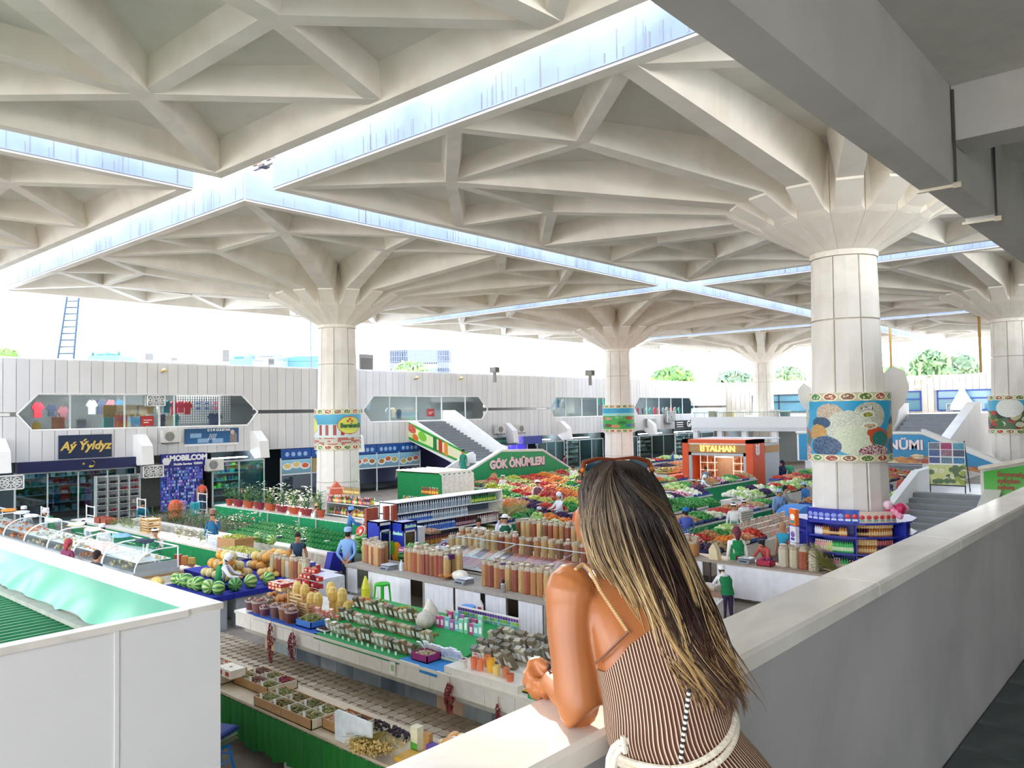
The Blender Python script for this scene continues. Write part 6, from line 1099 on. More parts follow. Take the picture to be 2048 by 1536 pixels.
for i in range(4):
    for j in range(4): sd.lathe([(.035, .12), (.04, .17)], 6, c=(-.14+.093*i, -.14+.093*j, 0), col='0f7a3c'); sd.ball((-.14+.093*i, -.14+.093*j, .19), .03, 5, 4, ['2f9a44', '1f7a38'][(i+j) % 2])
sdm = sd.mesh('seedling_tray', PT)
for k in range(64): i, j = k % 4, k//4; put(sdm, 'seedling_tray', None, (14.7+.42*i, 26.8-.4*j, .45+.06*i), 0, 'green seedling tray in the planter, row %s, %s from the front' % (od(j), od(i)), 'seedling tray', 'green seedling trays in the planter')
for k, (x, y) in enumerate([(15.6, 24.2), (15.2, 21.7), (14.9, 22.6), (15.9, 23), (14.8, 23.9)]): plant((x, y, .6), .4, .14, G1, 'small potted seedling among the green trays, %s' % od(k), 40, pot='dfe6e8' if k % 2 else '4a5a68', ps=.08, grp='small potted seedlings')
# rear green wall with potted plants
t = thing('green_shelf', 'long green cloth wall with marble shelf carrying potted plants', 'shelf'); b = MB(); b.box(17.0, 19.6, .95, 17.7, 32.5, 1.0, 'efe9dd'); b.obj('shelf', t, PG); b = MB(); b.box(17.1, 19.6, 0, 17.6, 32.5, .95, '2a7a50'); b.obj('core', t); drape('cloth', t, 19.6, 32.5, .3, .96, 17.0, '12945a', .025, 180, 'x', PF, 44)
for y in (28.2, 26.0, 24.9): b = MB(); b.box(16.96, y, .2, 17.0, y+.06, .97, 'b8c0b8'); b.obj('post', t)
PC = ['b8502f', 'a03a34', '8a2a3a', 'c2603a']
for k in range(17): plant((17.3+.1*(k % 2), 31.8-.42*k, 1.0), [.7, .5, .9, .6][k % 4], .3, [G1, G2, ['4a7a5a', '5a8a70', '3a6a54'], G3][k % 4], 'potted plant on the green cloth wall, %s from the shops' % od(k), 80, pot=PC[k % 4], ps=.15, grp='potted plants on the green cloth wall', flowers=['f0e8e4', 'd85040'] if k == 3 else None, blade=.08)
b = MB(); b.lathe([(.25, 0), (.3, .1), (.22, .22), (.3, .4), (.26, .65), (.12, .8)], 14, col='d8603a'); b.obj('terracotta_jar', loc=(15.6, 33.2, .5), label='big orange terracotta jar among the plants by the phone shop', cat='jar'); b = MB(); b.lathe([(.2, 0), (.22, .9)], 12, col='d08acc'); b.obj('pink_bin', m=PG, loc=(16.4, 34.4, .2), label='tall pink bin before the phone shop', cat='bin'); b = MB(); b.lathe([(.2, 0), (.22, .8)], 12, col='38b8c8'); b.obj('cyan_bin', m=PG, loc=(16.9, 34.1, .2), label='turquoise bin beside the pink bin', cat='bin')
b = MB()
for y in (0, .8): b.tube([(0, y, 0), (0, y, 1.1)], .025, 4, 'f2f2f0')
for z in (.35, .7, 1.05): b.tube([(0, 0, z), (0, .8, z)], .02, 4, 'f2f2f0')
for k, (x, y) in enumerate([(14.6, 33.8), (17.3, 33.8), (12.2, 32.8), (10.9, 33.8)]): b.obj('white_rail', loc=(x, y, .3), label='white tube rail near the shops, %s from the planter end' % od(k), cat='rail', group='white tube rails') 
# fish and blue bag table
t = mtable('bag_table', 14.45, 18.6, 16.5, 19.95, .85, 'e8e6e0', 'white block table with blue bags at the end of the planter', 'dcd8cc', .1)
for k, (x, y) in enumerate([(14.75, 19.7), (14.8, 19.35), (14.8, 18.95), (15.2, 19.7), (15.3, 19.2), (15.7, 18.95), (15.8, 19.55), (16.2, 19.2)]): b = MB(); b.ball((0, 0, .04), (.3, .28, .05), 9, 5, ['1a5a98', '164f8a', '1f6aa0'][k % 3], jit=.25); b.obj('blue_bag', m=PG, loc=(x, y, .85), label='flat glossy blue bag on the white block table, %s' % od(k), cat='bag', group='flat blue bags')
for k in range(9): b = MB(); b.ball((0, 0, .06), (.1, .3, .07), 9, 6, ['d8b068', 'c89a50'][k % 2]); b.obj('long_loaf', smooth=True, loc=(16.0+.12*(k % 5), 20.6+.1*(k//5), .88+.1*(k//5)), rz=-.9, label='long tan loaf heaped left of the blue bags, %s' % od(k), cat='loaf', group='long tan loaves')
b = MB(); b.box(15.7, 20.2, .4, 16.8, 21.2, .88, 'e4e0d6'); b.obj('loaf_block', label='white block under the tan loaves', cat='block')
tray(17.0, 18.7, .4, .5, 1.0, '9a7a60', ['c8a080', 'b8886a'], 'shallow box of pinkish roots near the blue capped seller', .1, .1)
# red checked sack and drink stall
b = MB(); P = [(0, 0), (.55, 0), (.62, .5), (.5, 1.3), (.3, 1.55), (.1, 1.3), (-.05, .6)]; b.prism(P, 0, .5, 'y', 'd8664a')
for i in range(5): b.prism([(-.07+.0*i, .15+i*.28), (.62, .15+i*.28), (.62, .2+i*.28), (-.07, .2+i*.28)], -.01, .51, 'y', 'f0b8a0')
b.obj('checked_sack', loc=(18.9, 26.8, .55), rz=-.5, label='tall red checked sack standing beside the bottle stall', cat='sack')
def bot(c_, cap='e8e8e8', h_=.26, r=.04, lab=None): t = bottle(c_, cap, h_, r, lab); return t
BT = {}
def bottles(pts, spec, lab, grp, stuff=False):
    if stuff:
        b = MB()
        for k, p in enumerate(pts): c, cc, h_, r, lb = (spec[k*len(spec)//len(pts)] if len(spec) < 9 else R.choice(spec)); b.lathe([(r*.9, 0), (r, .01), (r, h_*.62), (r*.45, h_*.8), (r*.4, h_)], 6, c=p, col=[c, lb, c, cc])
        return b.obj('bottles', m=PG, label=lab, cat='bottles', kind='stuff')
    for k, p in enumerate(pts):
        s_ = spec[k*len(spec)//len(pts)] if len(spec) < 9 else R.choice(spec)
        lk = lab+', %s along' % od(k)
        if s_ not in BT: t = bottle(*s_); BT[s_] = t; t.location = p; tag(t, lk, group=grp)
        else: dup(BT[s_], p, 0, lk, grp)
def shelfunit(name, lab, x0, y0, x1, y1, zs, col='e8e8e4', back='c8ccd0', cat='shelf', face='x0', n=0):
    t = thing(name, lab, cat); b = MB()
    b.box(x0, y0, 0, x0+.03, y1, zs[-1]+.05, col) if face == 'y0' else b.box(x0, y0, 0, x1, y0+.03, zs[-1]+.05, col); b.obj('upright', t, PG); b = MB()
    (b.box(x1-.03, y0, 0, x1, y1, zs[-1]+.05, col) if face == 'y0' else b.box(x0, y1-.03, 0, x1, y1, zs[-1]+.05, col)); b.obj('upright', t, PG)
    b = MB(); (b.box(x0, y1-.03, 0, x1, y1, zs[-1], back) if face == 'y0' else b.box(x1-.03, y0, 0, x1, y1, zs[-1], back)); b.obj('back', t)
    for z in zs: b = MB(); b.box(x0, y0, z, x1, y1, z+.03, col); b.obj('board', t, PG)
    return t
# long bottle shelf facing -y (x 16.5..20.5, y 19.4)
shelfunit('bottle_shelf', 'long white topped shelf of water and drink bottles right of the coolers', 15.9, 19.2, 20.9, 19.9, [.5, .95, 1.3, 1.65, 2.0], 'f4f2ee', '5a6a80', face='y0')
WB = [('cfe0f4', '2a50c0', .27, .038, '4a7ad8'), ('d8e4f0', 'e8f0f8', .27, .038, 'a8b8c8'), ('c8d8e8', '2040a0', .27, .038, 'f0f4f8')]; DB = [('8a2a20', 'c83a30', .27, .04, 'd8a040'), ('c8602a', 'e8e0d0', .27, .04, 'f0c040'), ('2f8a48', '1f6a30', .27, .04, 'd0e060'), ('d8b83a', 'c03020', .27, .04, 'f0e8c0'), ('4a2030', 'b82a40', .27, .04, 'c8a0a8')]
bottles(line(16.0, 19.3, 19.2, 19.3, 34, 1.33), WB[:2], 'clear water bottle on the long bottle shelf', 'water bottles on the long shelf'); bottles(line(16.0, 19.3, 18.6, 19.3, 28, .98), WB[2:]+WB[:1], 'row of blue labelled water bottles on the long bottle shelf', '', True); bottles(line(18.7, 19.3, 20.7, 19.3, 20, .98), [DB[4], ('e8d0d0', 'b03040', .27, .04, 'f4f0f0')], 'pale drink bottle with red cap on the long bottle shelf', 'red capped bottles on the long shelf')
bottles(line(16.0, 19.3, 19.4, 19.3, 34, 1.68), WB[1:2], 'row of clear bottles on the upper board of the long shelf', '', True); bottles(line(19.4, 19.3, 20.6, 19.3, 12, 1.68), [DB[2]], 'green bottle on the upper board of the long shelf', 'green bottles on the upper board'); bottles(line(16.0, 19.3, 20.7, 19.3, 44, .53), DB[2:3]+DB[:2]+DB[3:4], 'row of coloured drink bottles on the lowest board of the long shelf', '', True)
t = thing('drink_display', 'lower stepped drink display in front of the long bottle shelf', 'shelf'); b = MB(); b.prism([(15.2, 18.7), (20.0, 18.7), (20.0, 19.15), (15.2, 19.15)], 0, .28, 'z', 'd8d4d0'); b.prism([(15.6, 18.2), (19.6, 18.2), (19.6, 18.7), (15.6, 18.7)], 0, .15, 'z', 'e4e0dc'); b.obj('steps', t)
bottles(line(15.3, 18.9, 17.4, 18.9, 22, .28), DB[3:5]+DB[2:3], 'mixed soft drink bottle on the stepped display', 'soft drinks on the stepped display'); bottles(line(17.5, 18.9, 19.9, 18.9, 24, .28), DB[:2]+DB[3:4], 'amber juice bottle on the stepped display', 'amber juices on the stepped display'); bottles(line(17.0, 18.4, 19.5, 18.4, 22, .15), [('d8d840', 'e8e8e0', .27, .04, 'f0f0c0'), DB[2], ('b8d0c0', 'e0e8e4', .27, .04, 'e0f0e8')], 'yellow or green bottle on the lowest step', 'yellow and green bottles on the lowest step')
for k, x in enumerate((14.75, 15.0, 15.45, 15.75)): b = MB(); b.box(-.09, -.05, 0, .09, .05, 1.25, 'a34a34'); b.box(-.03, -.055, .5, .03, .055, .8, 'e8e4e0'); b.obj('brown_board', loc=(x, 19.0, .75), label='reddish brown upright board before the bottle shelf, %s from the coolers' % od(k), cat='board', group='reddish upright boards'); 
# bottle stalls between the planter and the shops column
shelfunit('bottle_stall', 'two tier stall of soft drinks at the foot of the sausage poster column', 17.9, 23.0, 18.9, 25.6, [.55, 1.0, 1.45], 'dfe3e4', '6a7a78'); shelfunit('bottle_stall', 'smaller stall of jars and drinks before the green tarpaulin stall', 19.1, 21.0, 19.9, 22.7, [.6, 1.05, 1.5], 'dfe3e4', '6a8078')
MX = DB+[('3a6a9a', 'e8e8e8', .25, .04, 'e04040'), ('d05a6a', 'ffffff', .25, .04, 'f0c0c8'), ('e8a84a', 'ffffff', .25, .04, 'fff0c0'), ('6ab04a', 'ffffff', .25, .04, 'e8f0c0')]
for z, lv in ((1.48, 'top'), (1.03, 'middle')):
    bottles(line(18.0, 25.5, 18.0, 23.1, 26, z), MX, 'coloured soft drink on the %s board of the column stall' % lv, 'soft drinks on the column stall'); bottles(line(18.25, 25.5, 18.25, 23.1, 26, z), MX, 'rear row of soft drinks on the %s board of the column stall' % lv, '', True)
bottles(line(18.5, 25.3, 18.5, 24.4, 10, 1.75), [('b89050', '8a6a30', .28, .04, 'e8d090')], 'tan bottle raised at the back of the column stall', 'tan bottles on the column stall'); bottles(line(19.2, 22.6, 19.2, 21.1, 16, 1.53)+line(19.2, 22.6, 19.2, 21.1, 16, 1.08), MX, 'jar or drink on the stall before the green tarpaulin', 'drinks before the green tarpaulin'); bottles(line(19.5, 21.9, 19.5, 21.1, 8, 1.85), DB[:2], 'orange topped bottle raised on the smaller stall', 'raised bottles on the smaller stall')
t = thing('glass_counter', 'glass fronted counter with bottles beside the white hatted sellers', 'display case'); b = MB(); b.box(17.8, 22.9, .0, 18.0, 25.7, .5, 'c8ccd0'); b.tube([(17.75, 25.7, 1.0), (17.7, 25.0, 1.08), (17.75, 22.8, 1.02)], .025, 5, 'e8f0f0'); b.obj('front', t, PG)
# tarpaulin stall
t = thing('tarpaulin_stall', 'square stall wrapped in green tarpaulin with cream cloth at its side', 'stall'); b = MB(); b.box(22.6, 24.2, 0, 24.4, 27.0, 2.25, '128a4c'); b.obj('cover', t, PF); b = MB(); nx = 24
V = []; F = []
for i in range(nx+1):
    f = i/nx; zt = 2.3+.05*math.sin(i*1.7)
    for y, z in ((24.15-.05*math.sin(i*2.1), .1), (24.1, 1.2), (24.12, zt-.1), (24.3, zt), (27.05, zt+.02), (27.1, zt-.35+.06*math.sin(i*1.3))): V.append((22.55+f*1.9, y, z))
F = [(i*6+j, i*6+j+1, (i+1)*6+j+1, (i+1)*6+j) for i in range(nx) for j in range(5)]; b.add(V, F, 'ece4d4'); b.obj('cream_cloth', t, PF, smooth=True)
# coolers
def cooler(x0, y0, w_, d_, h_, lab, col='2238a8', sign=None):
    t = thing('drink_cooler', lab, 'cooler', (x0, y0, 0)); cm = mat(col, .35, .05); b = MB(); b.box(0, 0, 0, .04, d_, h_); b.box(0, d_-.04, 0, w_, d_, h_); b.box(w_-.04, 0, 0, w_, d_, h_); b.box(0, 0, 0, w_, .06, .12); b.obj('body', t, cm)
    b = MB(); b.box(0, 0, h_-.22 if sign else h_-.1, w_, .06, h_); b.box(0, 0, h_-.03, w_, d_, h_, 'dfe3e6'); b.obj('header', t, cm if sign else mat('dfe3e6', .4))
    b = MB(); 
    for z in (.15, .5, .85, 1.2, 1.5): b.box(.05, .08, z, w_-.05, d_-.05, z+.015, 'd8dde2')
    b.box(.04, d_-.06, .1, w_-.04, d_-.04, h_-.2, '2a3440'); b.box(.04, .05, .1, .05, d_-.05, h_-.2, '3a4650'); b.obj('shelves', t)
    b = MB(); b.box(.04, 0, .1, .08, .03, h_-.22, 'dfe4e8'); b.box(w_-.08, 0, .1, w_-.04, .03, h_-.22, 'dfe4e8'); b.box(.04, 0, h_-.27, w_-.04, .03, h_-.22, 'dfe4e8'); b.box(.04, 0, .1, w_-.04, .03, .16, 'dfe4e8'); b.obj('door', t, PG)
    b = MB(); b.box(.08, .01, .16, w_-.08, .02, h_-.27); b.obj('glass', t, glassmat('8fb0b8' if sign else '5a7888', .12))
    if sign:
        b = MB()
        for z in (.17, .52, .87, 1.22):
            for k in range(6): b.lathe([(.035, 0), (.035, .18), (.012, .24)], 6, c=(.09+k*.062, .12, z), col=R.choice(['c8b870', '5a7a50', '8a3a38', '3a3a50', 'b8c8c0']))
        b.obj('bottles', t, PG, kind='stuff'); gm_ = mat('bff0d8', .4, 0); text('Sandora', t, (w_/2, -.01, h_-.11), RX, .12, '', .006, .008, .2, mt=gm_); text('Sandora', t, (-.01, d_*.45, h_-.3), (math.pi/2, 0, -math.pi/2), .12, '', .006, .008, .2, mt=gm_)
        b = MB(); b.prism([(.25*math.cos(a)*.9, .3*math.sin(a)) for a in np.linspace(0, 6.28, 20)[:-1]], -.012, -.004, 'x', 'f09a20'); b.prism([(.18+.12*math.cos(a), .12+.2*math.sin(a)) for a in np.linspace(0, 6.28, 12)[:-1]], -.016, -.012, 'x', '6ab030'); b.obj('orange_print', t, PG, loc=(0, .26, 1.05))
    return t
cooler(13.48, 16.9, .44, .52, 1.9, 'dark fronted blue cooler standing behind the watermelons'); cooler(13.9, 16.4, .5, .48, 1.88, 'Sandora cooler with orange fruit print beside the glass case', sign=1)
b = MB(); b.box(14.42, 16.38, 0, 14.66, 16.9, 1.7, 'd8dce0'); b.obj('tall_panel', label='tall pale panel beside the branded cooler', cat='panel')
t = mtable('watermelon_bench', 13.55, 15.05, 14.3, 16.35, .9, '4a6a50', 'low bench of dark watermelons right of the coolers', '6a6a5a'); mtable('watermelon_bench', 13.5, 17.45, 14.3, 18.5, .95, '4a6a50', 'low bench of dark watermelons left of the coolers', '6a6a5a'); 
pts = [(13.68+.29*(i % 2), 18.3-.27*(i//2), .95) for i in range(7)]+[(13.8, 18.15-.27*i, 1.19) for i in range(3)]+[(13.72+.29*(i % 2), 16.2-.27*(i//2), .9) for i in range(8)]+[(13.85, 16.05-.27*i, 1.14) for i in range(3)]; melons(pts, 'dark striped watermelon between nut bags and coolers, %s', 'watermelons by the coolers', WM[1:2]+WM[3:], s0=.85, s1=1.05)
b = MB(); b.lathe([(.16, 0), (.14, .06), (.0, .0)], 14, col='d83a30'); b.lathe([(.17, -.02), (.17, .02)], 14, col='e8f0d0'); b.obj('cut_watermelon', m=PG, loc=(13.8, 18.1, 1.52), label='red cut watermelon half on top of the dark watermelons', cat='watermelon').rotation_euler = (0, -1.1, 0)
# ---- second nut island behind the white shirted people
counter('nut_counter', 'dark brown nut counter behind the white shirted sellers', 18.2, 12.0, 19.0, 16.4, .95, .05, 'cfc6ba', '8a6e60', .8, sides=('x0',)); counter('nut_counter', 'second nut counter with white cloth at the woman shoulder', 15.9, 10.4, 16.7, 14.6, .95, .05, 'd8d0c4', 'b8aea4', .8, sides=('x0',))
bagrow(line(18.45, 16.3, 18.45, 12.2, 20, .95), 'the dark nut counter front row', 'nut bags on the dark counter', h_=.52); bagrow(line(18.75, 16.2, 18.75, 12.2, 18, .95), 'the dark nut counter rear row', 'nut bags on the dark counter', h_=.52); bagrow(line(16.1, 16.4, 16.1, 11.0, 22, .95), 'the second nut counter front', 'nut bags on the second counter', h_=.52); bagrow(line(16.4, 16.6, 16.4, 14.7, 8, .95), 'the second nut counter rear', 'nut bags on the second counter', h_=.48)
b = MB(); b.box(15.8, 14.6, .86, 16.9, 17.2, .94, 'e8e4e0'); b.box(15.85, 14.7, 0, 16.85, 17.1, .86, '9a8f88'); b.obj('white_table', label='white table with an account book between the nut counters', cat='table')
stackbox(15.95, 17.1, .94, 3, 4, 2, ['3a2a80', '8a2a60', 'c8b8c0', '2a5a9a'], 'purple sweet box on the white table, %s', 'purple boxes on the white table', (.12, .15, .08))
for k, (x, y, z) in enumerate([(14.9, 15.2, 1.0), (14.9, 14.7, 1.05)]): tray(x, y, .5, .4, z-.1, 'b58a70', ['a0603a', 'c8804a'], 'open rack tray of nuts beside the cooler, %s' % od(k), .06, .06, rz=0)
bagrow(line(14.9, 15.55, 15.4, 14.9, 6, .95), 'the rack right of the cooler', 'nut bags right of the cooler', ['c9a36a', 'd9bd85', 'cfc6a8'], .55, .09)
# generic stepped produce rows running along x, facing -y
PAL = {'tomatoes': ['c83a2a', 'd84a30', 'b82a24'], 'oranges': ['e8882a', 'f0a040', 'd87a20'], 'apples': ['b83038', 'c8504a', 'd88050'], 'pears': ['c8c850', 'd8d070', 'a8b840'], 'carrots': ['e0803a', 'f09a50'], 'cucumbers': ['3f8a3a', '5aa04a', '2f7a34'], 'cabbages': ['b8d080', 'd0e0a0', '98c068'], 'aubergines': ['3a2048', '4a2a58'], 'peaches': ['e8a070', 'd87a60', 'f0c088'], 'potatoes': ['c8a878', 'b8966a'], 'onions': ['c89a60', 'b87a4a'], 'greens': ['3f9a4a', '2f8a40', '6ab85a'], 'cauliflowers': ['f0ecdc', 'e8e4cc', 'a8c878'], 'grapes': ['a8b848', '7a2a48', 'c0c860'], 'radishes': ['c83060', 'e8d8d8']}
KN = list(PAL)
def produce_row(x0, x1, y, z, where, n, dy=.55, cloth=None, seq=None, grp=None):
    w_ = (x1-x0)/n
    for k in range(n):
        kd = seq[k % len(seq)] if seq else R.choice(KN); big = kd in ('cabbages', 'cauliflowers')
        tray(x0+(k+.5)*w_, y, w_*.94, dy, z+R.uniform(0, .05), R.choice(['2a5ab0', '1f8a50', 'e8e4dc', 'c8a878', '2a3a80']), PAL[kd], 'tray of %s on %s, %s along' % (kd, where, od(k)), .1, R.uniform(.14, .3), .085 if big else .04, grp='produce trays on '+where)
def stall(x0, x1, y0, y1, lab, where, n, rows=2, face='12945a', seq=None, top=.85, tiled=True, sides=('y0', 'x0')):
    counter('produce_stall', lab, x0, y0, x1, y1, top, .06, 'e9e6e0', face, .9, cat='stall', sides=sides)
    for r_ in range(rows):
        y = y0+(r_+.5)*(y1-y0)/rows; produce_row(x0+.05, x1-.05, y, top+.1*r_, where+(', front row' if r_ == 0 else ', %s row' % od(r_)), n, (y1-y0)/rows*.92, seq=seq)
stall(20.5, 31.0, 19.0, 20.2, 'long green fronted produce stall behind the hooded white seller', 'the green stall behind the hooded seller', 13, 2, '169a5c', ['potatoes', 'greens', 'cucumbers', 'aubergines', 'tomatoes', 'greens', 'pears'])
stall(21.0, 33.5, 21.2, 22.4, 'white edged stall heaped with bright fruit in rows', 'the bright fruit stall', 16, 2, 'efece6', ['carrots', 'pears', 'cucumbers', 'oranges', 'peaches', 'aubergines', 'pears', 'apples', 'tomatoes'])
stall(24.0, 36.5, 23.7, 24.9, 'white fruit stall in the middle of the hall', 'the middle fruit stall', 15, 2, 'efece6', ['apples', 'oranges', 'grapes', 'greens', 'tomatoes', 'peaches'])
stall(28.0, 41.0, 26.0, 27.2, 'fruit stall in front of the seated hat wearing seller', 'the stall before the green board', 15, 2, 'efece6', ['pears', 'cabbages', 'apples', 'grapes', 'tomatoes', 'oranges', 'carrots'])
stall(30.0, 43.0, 28.4, 29.9, 'fruit stall heaped directly below the green staircase board', 'the stall below the green board', 15, 2, '169a5c', ['potatoes', 'apples', 'cabbages', 'pears', 'apples', 'tomatoes', 'oranges'])
for k, (x, y) in enumerate([(28.2, 30.3), (29.0, 30.4), (29.8, 30.3), (30.4, 30.4)]): tray(x, y, .9, .7, .9, 'a88a60', ['b8a060', 'a89050', 'c8b070'], 'heap of dried straw coloured stalks left of the green board, %s' % od(k), .1, .35, .05)
b = MB(); b.lathe([(.25, 0), (.3, .3), (.22, .6), (.1, .7)], 10, col='e87040'); b.obj('carrot_sack', m=PN, loc=(21.6, 16.3, .75), label='tall clear sack of carrots behind the second nut counter', cat='sack')
stall(20.5, 22.6, 16.6, 17.9, 'small stall of cabbages and carrots', 'the cabbage stall', 3, 2, 'd8d4cc', ['cabbages', 'carrots', 'aubergines']); stall(22.7, 25.5, 16.2, 17.6, 'small stall of tomatoes and dark cherries', 'the tomato and cherry stall', 3, 2, 'd8d4cc', ['tomatoes', 'radishes', 'aubergines'])
bunch((20.2, 18.3, 1.2), .3, 'big tan bunch of dried herbs beside the white shirted people', n=240, L=.7, fan=1.0, up=.45, c1=('a8985a', 'b8a868', '8a7f48'))
# right side islands
t = counter('herb_counter', 'pale stone counter of jars and dried herbs running beside the big column', 19.3, 10.2, 27.4, 12.2, .85, .05, 'e9e4da', 'e9e3d6', .8, sides=('y0', 'x0'), plinth=.35); b = MB(); b.box(.3, .35, 0, 7.9, 1.9, .35, 'a89a88'); b.obj('base', t)
jm = [packet('c8b8a8', 'f0ece8', .09, .16, .07), packet('d8c8b0', 'e8e0d8', .09, .15, .07), packet('a89880', 'f4f0ec', .09, .16, .07), packet('e0a898', 'f0e0d8', .09, .15, .07)]
for r_, y in enumerate((10.42, 10.75, 11.1, 11.45)): grid(jm, 'herb_jar', [(22.9+.14*k, y, .85+.06*r_) for k in range(30)], lambda k: 'pale herb jar in row %s of the right stone counter, %s along' % (od(r_), od(k)), 'jar', 'herb jars on the right stone counter', rz=math.pi/2)
produce_row(21.2, 22.9, 10.6, .85, 'the right stone counter end', 3, .7, seq=['onions', 'peaches', 'tomatoes']); produce_row(19.5, 21.2, 10.6, .85, 'the corner of the right stone counter', 3, .7, seq=['aubergines', 'potatoes', 'oranges']); produce_row(19.5, 22.8, 11.4, .9, 'the rear of the right stone counter', 6, .7, seq=['greens', 'radishes', 'tomatoes', 'onions', 'greens', 'cabbages'])
produce_row(19.4, 21.0, 12.6, .9, 'the blue edge table by the hair', 3, .7, seq=['pears', 'oranges', 'peaches'])
for k, x in enumerate((20.6, 21.0, 21.5)): plant((x, 11.6, 1.0), .35, .2, [['7ac060', 'a8d878', '5aa84a'], GR, GR][k], 'bright green herb bunch in a bag on the right counter, %s' % od(k), 50, grp='herb bunches on the right counter')
b = MB(); b.box(-.45, -.03, 0, .45, .03, .28, 'c9c2b4'); [b.box(-.43+.0, -.035, .04+.08*i, .43, -.03, .08+.08*i, '8a948a') for i in range(3)]; b.obj('tilted_case', loc=(25.0, 11.9, 1.1), label='tilted pale display tray behind the herb jars', cat='tray')
stall(23.0, 31.0, 13.3, 14.4, 'green fronted stall behind the blue robed man', 'the green stall behind the blue robed man', 9, 1, '0f9a5e', ['radishes', 'potatoes', 'greens', 'cauliflowers', 'tomatoes', 'onions']); stall(24.5, 29.8, 15.2, 16.6, 'blue clothed table of dark greens', 'the blue clothed greens table', 5, 2, '2230a0', ['greens', 'greens', 'cucumbers'])
t = stall(29.5, 33.5, 17.6, 18.8, 'white cornered green stall with turnips and greens', 'the white cornered stall', 5, 1, '12985c', ['cauliflowers', 'aubergines', 'radishes']); stall(31.6, 39.5, 14.9, 16.2, 'white tiled corner stall heaped with cauliflower', 'the cauliflower stall', 9, 2, 'eceae6', ['cauliflowers', 'cabbages', 'aubergines', 'cauliflowers', 'greens', 'tomatoes', 'cabbages'], sides=('y0', 'x0'))
stall(33.8, 42.2, 19.4, 20.6, 'long green fronted stall before the orange kiosk', 'the green stall before the orange kiosk', 10, 1, '0f9a5e', ['cabbages', 'greens', 'tomatoes', 'potatoes', 'onions', 'radishes']); stall(40.0, 50.5, 16.6, 17.8, 'green fronted stall of tomatoes right of the dark robed figure', 'the green stall right of the dark figure', 9, 2, '0f9a5e', ['tomatoes', 'peaches', 'apples', 'greens', 'cabbages'])
stall(31.0, 38.0, 11.0, 12.6, 'produce stall seen just left of the big column', 'the stall left of the big column', 6, 2, '1f8a58', ['onions', 'grapes', 'aubergines', 'greens']); stall(33.0, 40, 8.9, 10.2, 'stall of greens between big column and right stairs', 'the stall right of the big column', 6, 2, '169a5c', ['greens', 'cabbages', 'potatoes']); stall(42.0, 49, 12.8, 14.4, 'far stall of jars below the blue board', 'the far jar stall', 9, 2, 'e0dcd4', ['onions', 'apples', 'grapes']); stall(42.0, 54, 25.0, 26.2, 'far stall left of the orange kiosk', 'the far stall left of the kiosk', 8, 1, 'e0dcd4')
stall(46.0, 60, 27.5, 28.8, 'far tables with goods before the corner terrace', 'the far terrace tables', 8, 1, 'e8e4de'); stall(44.0, 56, 31.5, 32.8, 'far tables beside the green poster column', 'the tables beside the green poster column', 8, 1, 'd8d4cc'); stall(52.0, 60, 18.4, 19.6, 'far white shelf with brown jars before the terrace', 'the white jar shelf', 8, 1, 'f0ece6', ['onions', 'potatoes']); stall(30.5, 40, 21.4+1.0, 22.9, 'cabbage stall beyond the woman hair', 'the cabbage stall beyond the hair', 8, 1, 'efece6', ['cabbages', 'carrots', 'cabbages', 'tomatoes'])
b = MB(); b.box(0, 0, 0, 2.2, .9, .75, 'e8e8e6'); [b.lathe([(.05, 0), (.05, .02)], 10, c=(.6+.3*i, .0, 0), col='3a3a40') for i in range(4)]; b.box(0, -.01, 0, 2.2, 0, .4, '18905a'); b.obj('stove_counter', loc=(27.5, 9.6, 0), label='white counter with round knobs left of the column shelves', cat='counter')
plant((26.2, 9.3, .8), .2, .5, ['a8b048', '8a9a3a', 'c0c860'], 'green grapes heaped on blue left of the column shelves', 120, grp='grape heaps'); b = MB(); b.box(25.6, 8.8, .72, 26.9, 9.9, .8, '2434a8'); b.box(25.7, 8.9, 0, 26.8, 9.8, .72, '9a6a48'); b.obj('grape_table', label='blue clothed carton table under the green grapes', cat='table')
b = MB(); P = [(1.1*math.cos(a), .3*math.sin(a)) for a in np.linspace(0, math.pi, 12)]; b.prism(P, -.4, .4, 'y', '3a8ad8'); b.obj('blue_umbrella', loc=(28.6, 11.6, .95), label='folded blue parasol lying beside the glass trays', cat='umbrella')
# ---- front right white curtained table
t = thing('curtained_table', 'white curtained table with nut bags at the foot of the parapet', 'table'); b = MB(); b.box(18.4, 6.9, .9, 19.2, 12.4, .95, 'a89888'); b.obj('worktop', t)
b = MB(); b.box(18.45, 6.92, 0, 19.15, 6.97, .9, '8a6a4a'); b.box(18.5, 12.3, 0, 19.1, 12.35, .9, 'c8c0b4'); b.obj('end_panel', t)
for y0, y1 in ((12.3, 10.0), (9.6, 7.0)): drape('curtain', t, y0, y1, .1, .9, 18.42, 'e6e6ee', .015, 50, 'x', mat('ecebee', .85, .05, 5), 10)
b = MB(); b.box(18.46, 9.8, 0, 18.5, 9.85, .9, '4a4048'); b.obj('post', t)
bagrow(line(18.7, 12.2, 18.7, 10.4, 10, .95), 'the curtained table left part', 'nut bags on the curtained table', ['c9a36a', 'b98250', 'a5583c', 'd4c9b4'], .4, .11); bagrow(line(18.95, 12.1, 18.95, 10.5, 8, .95), 'the curtained table left part, rear', 'nut bags on the curtained table', ['d9bd85', 'b98250'], .45, .11); bagrow([(18.75, 8.0, .95), (18.8, 7.75, .95), (18.75, 7.5, .95), (18.95, 7.9, .95), (19, 7.6, .95), (18.7, 7.25, .95), (18.95, 7.25, .95)], 'the curtained table right part', 'nut bags on the curtained table', ['d4c9b4', 'cfc6a8', 'a5583c', 'c9a36a', 'd9bd85'], .5, .12)
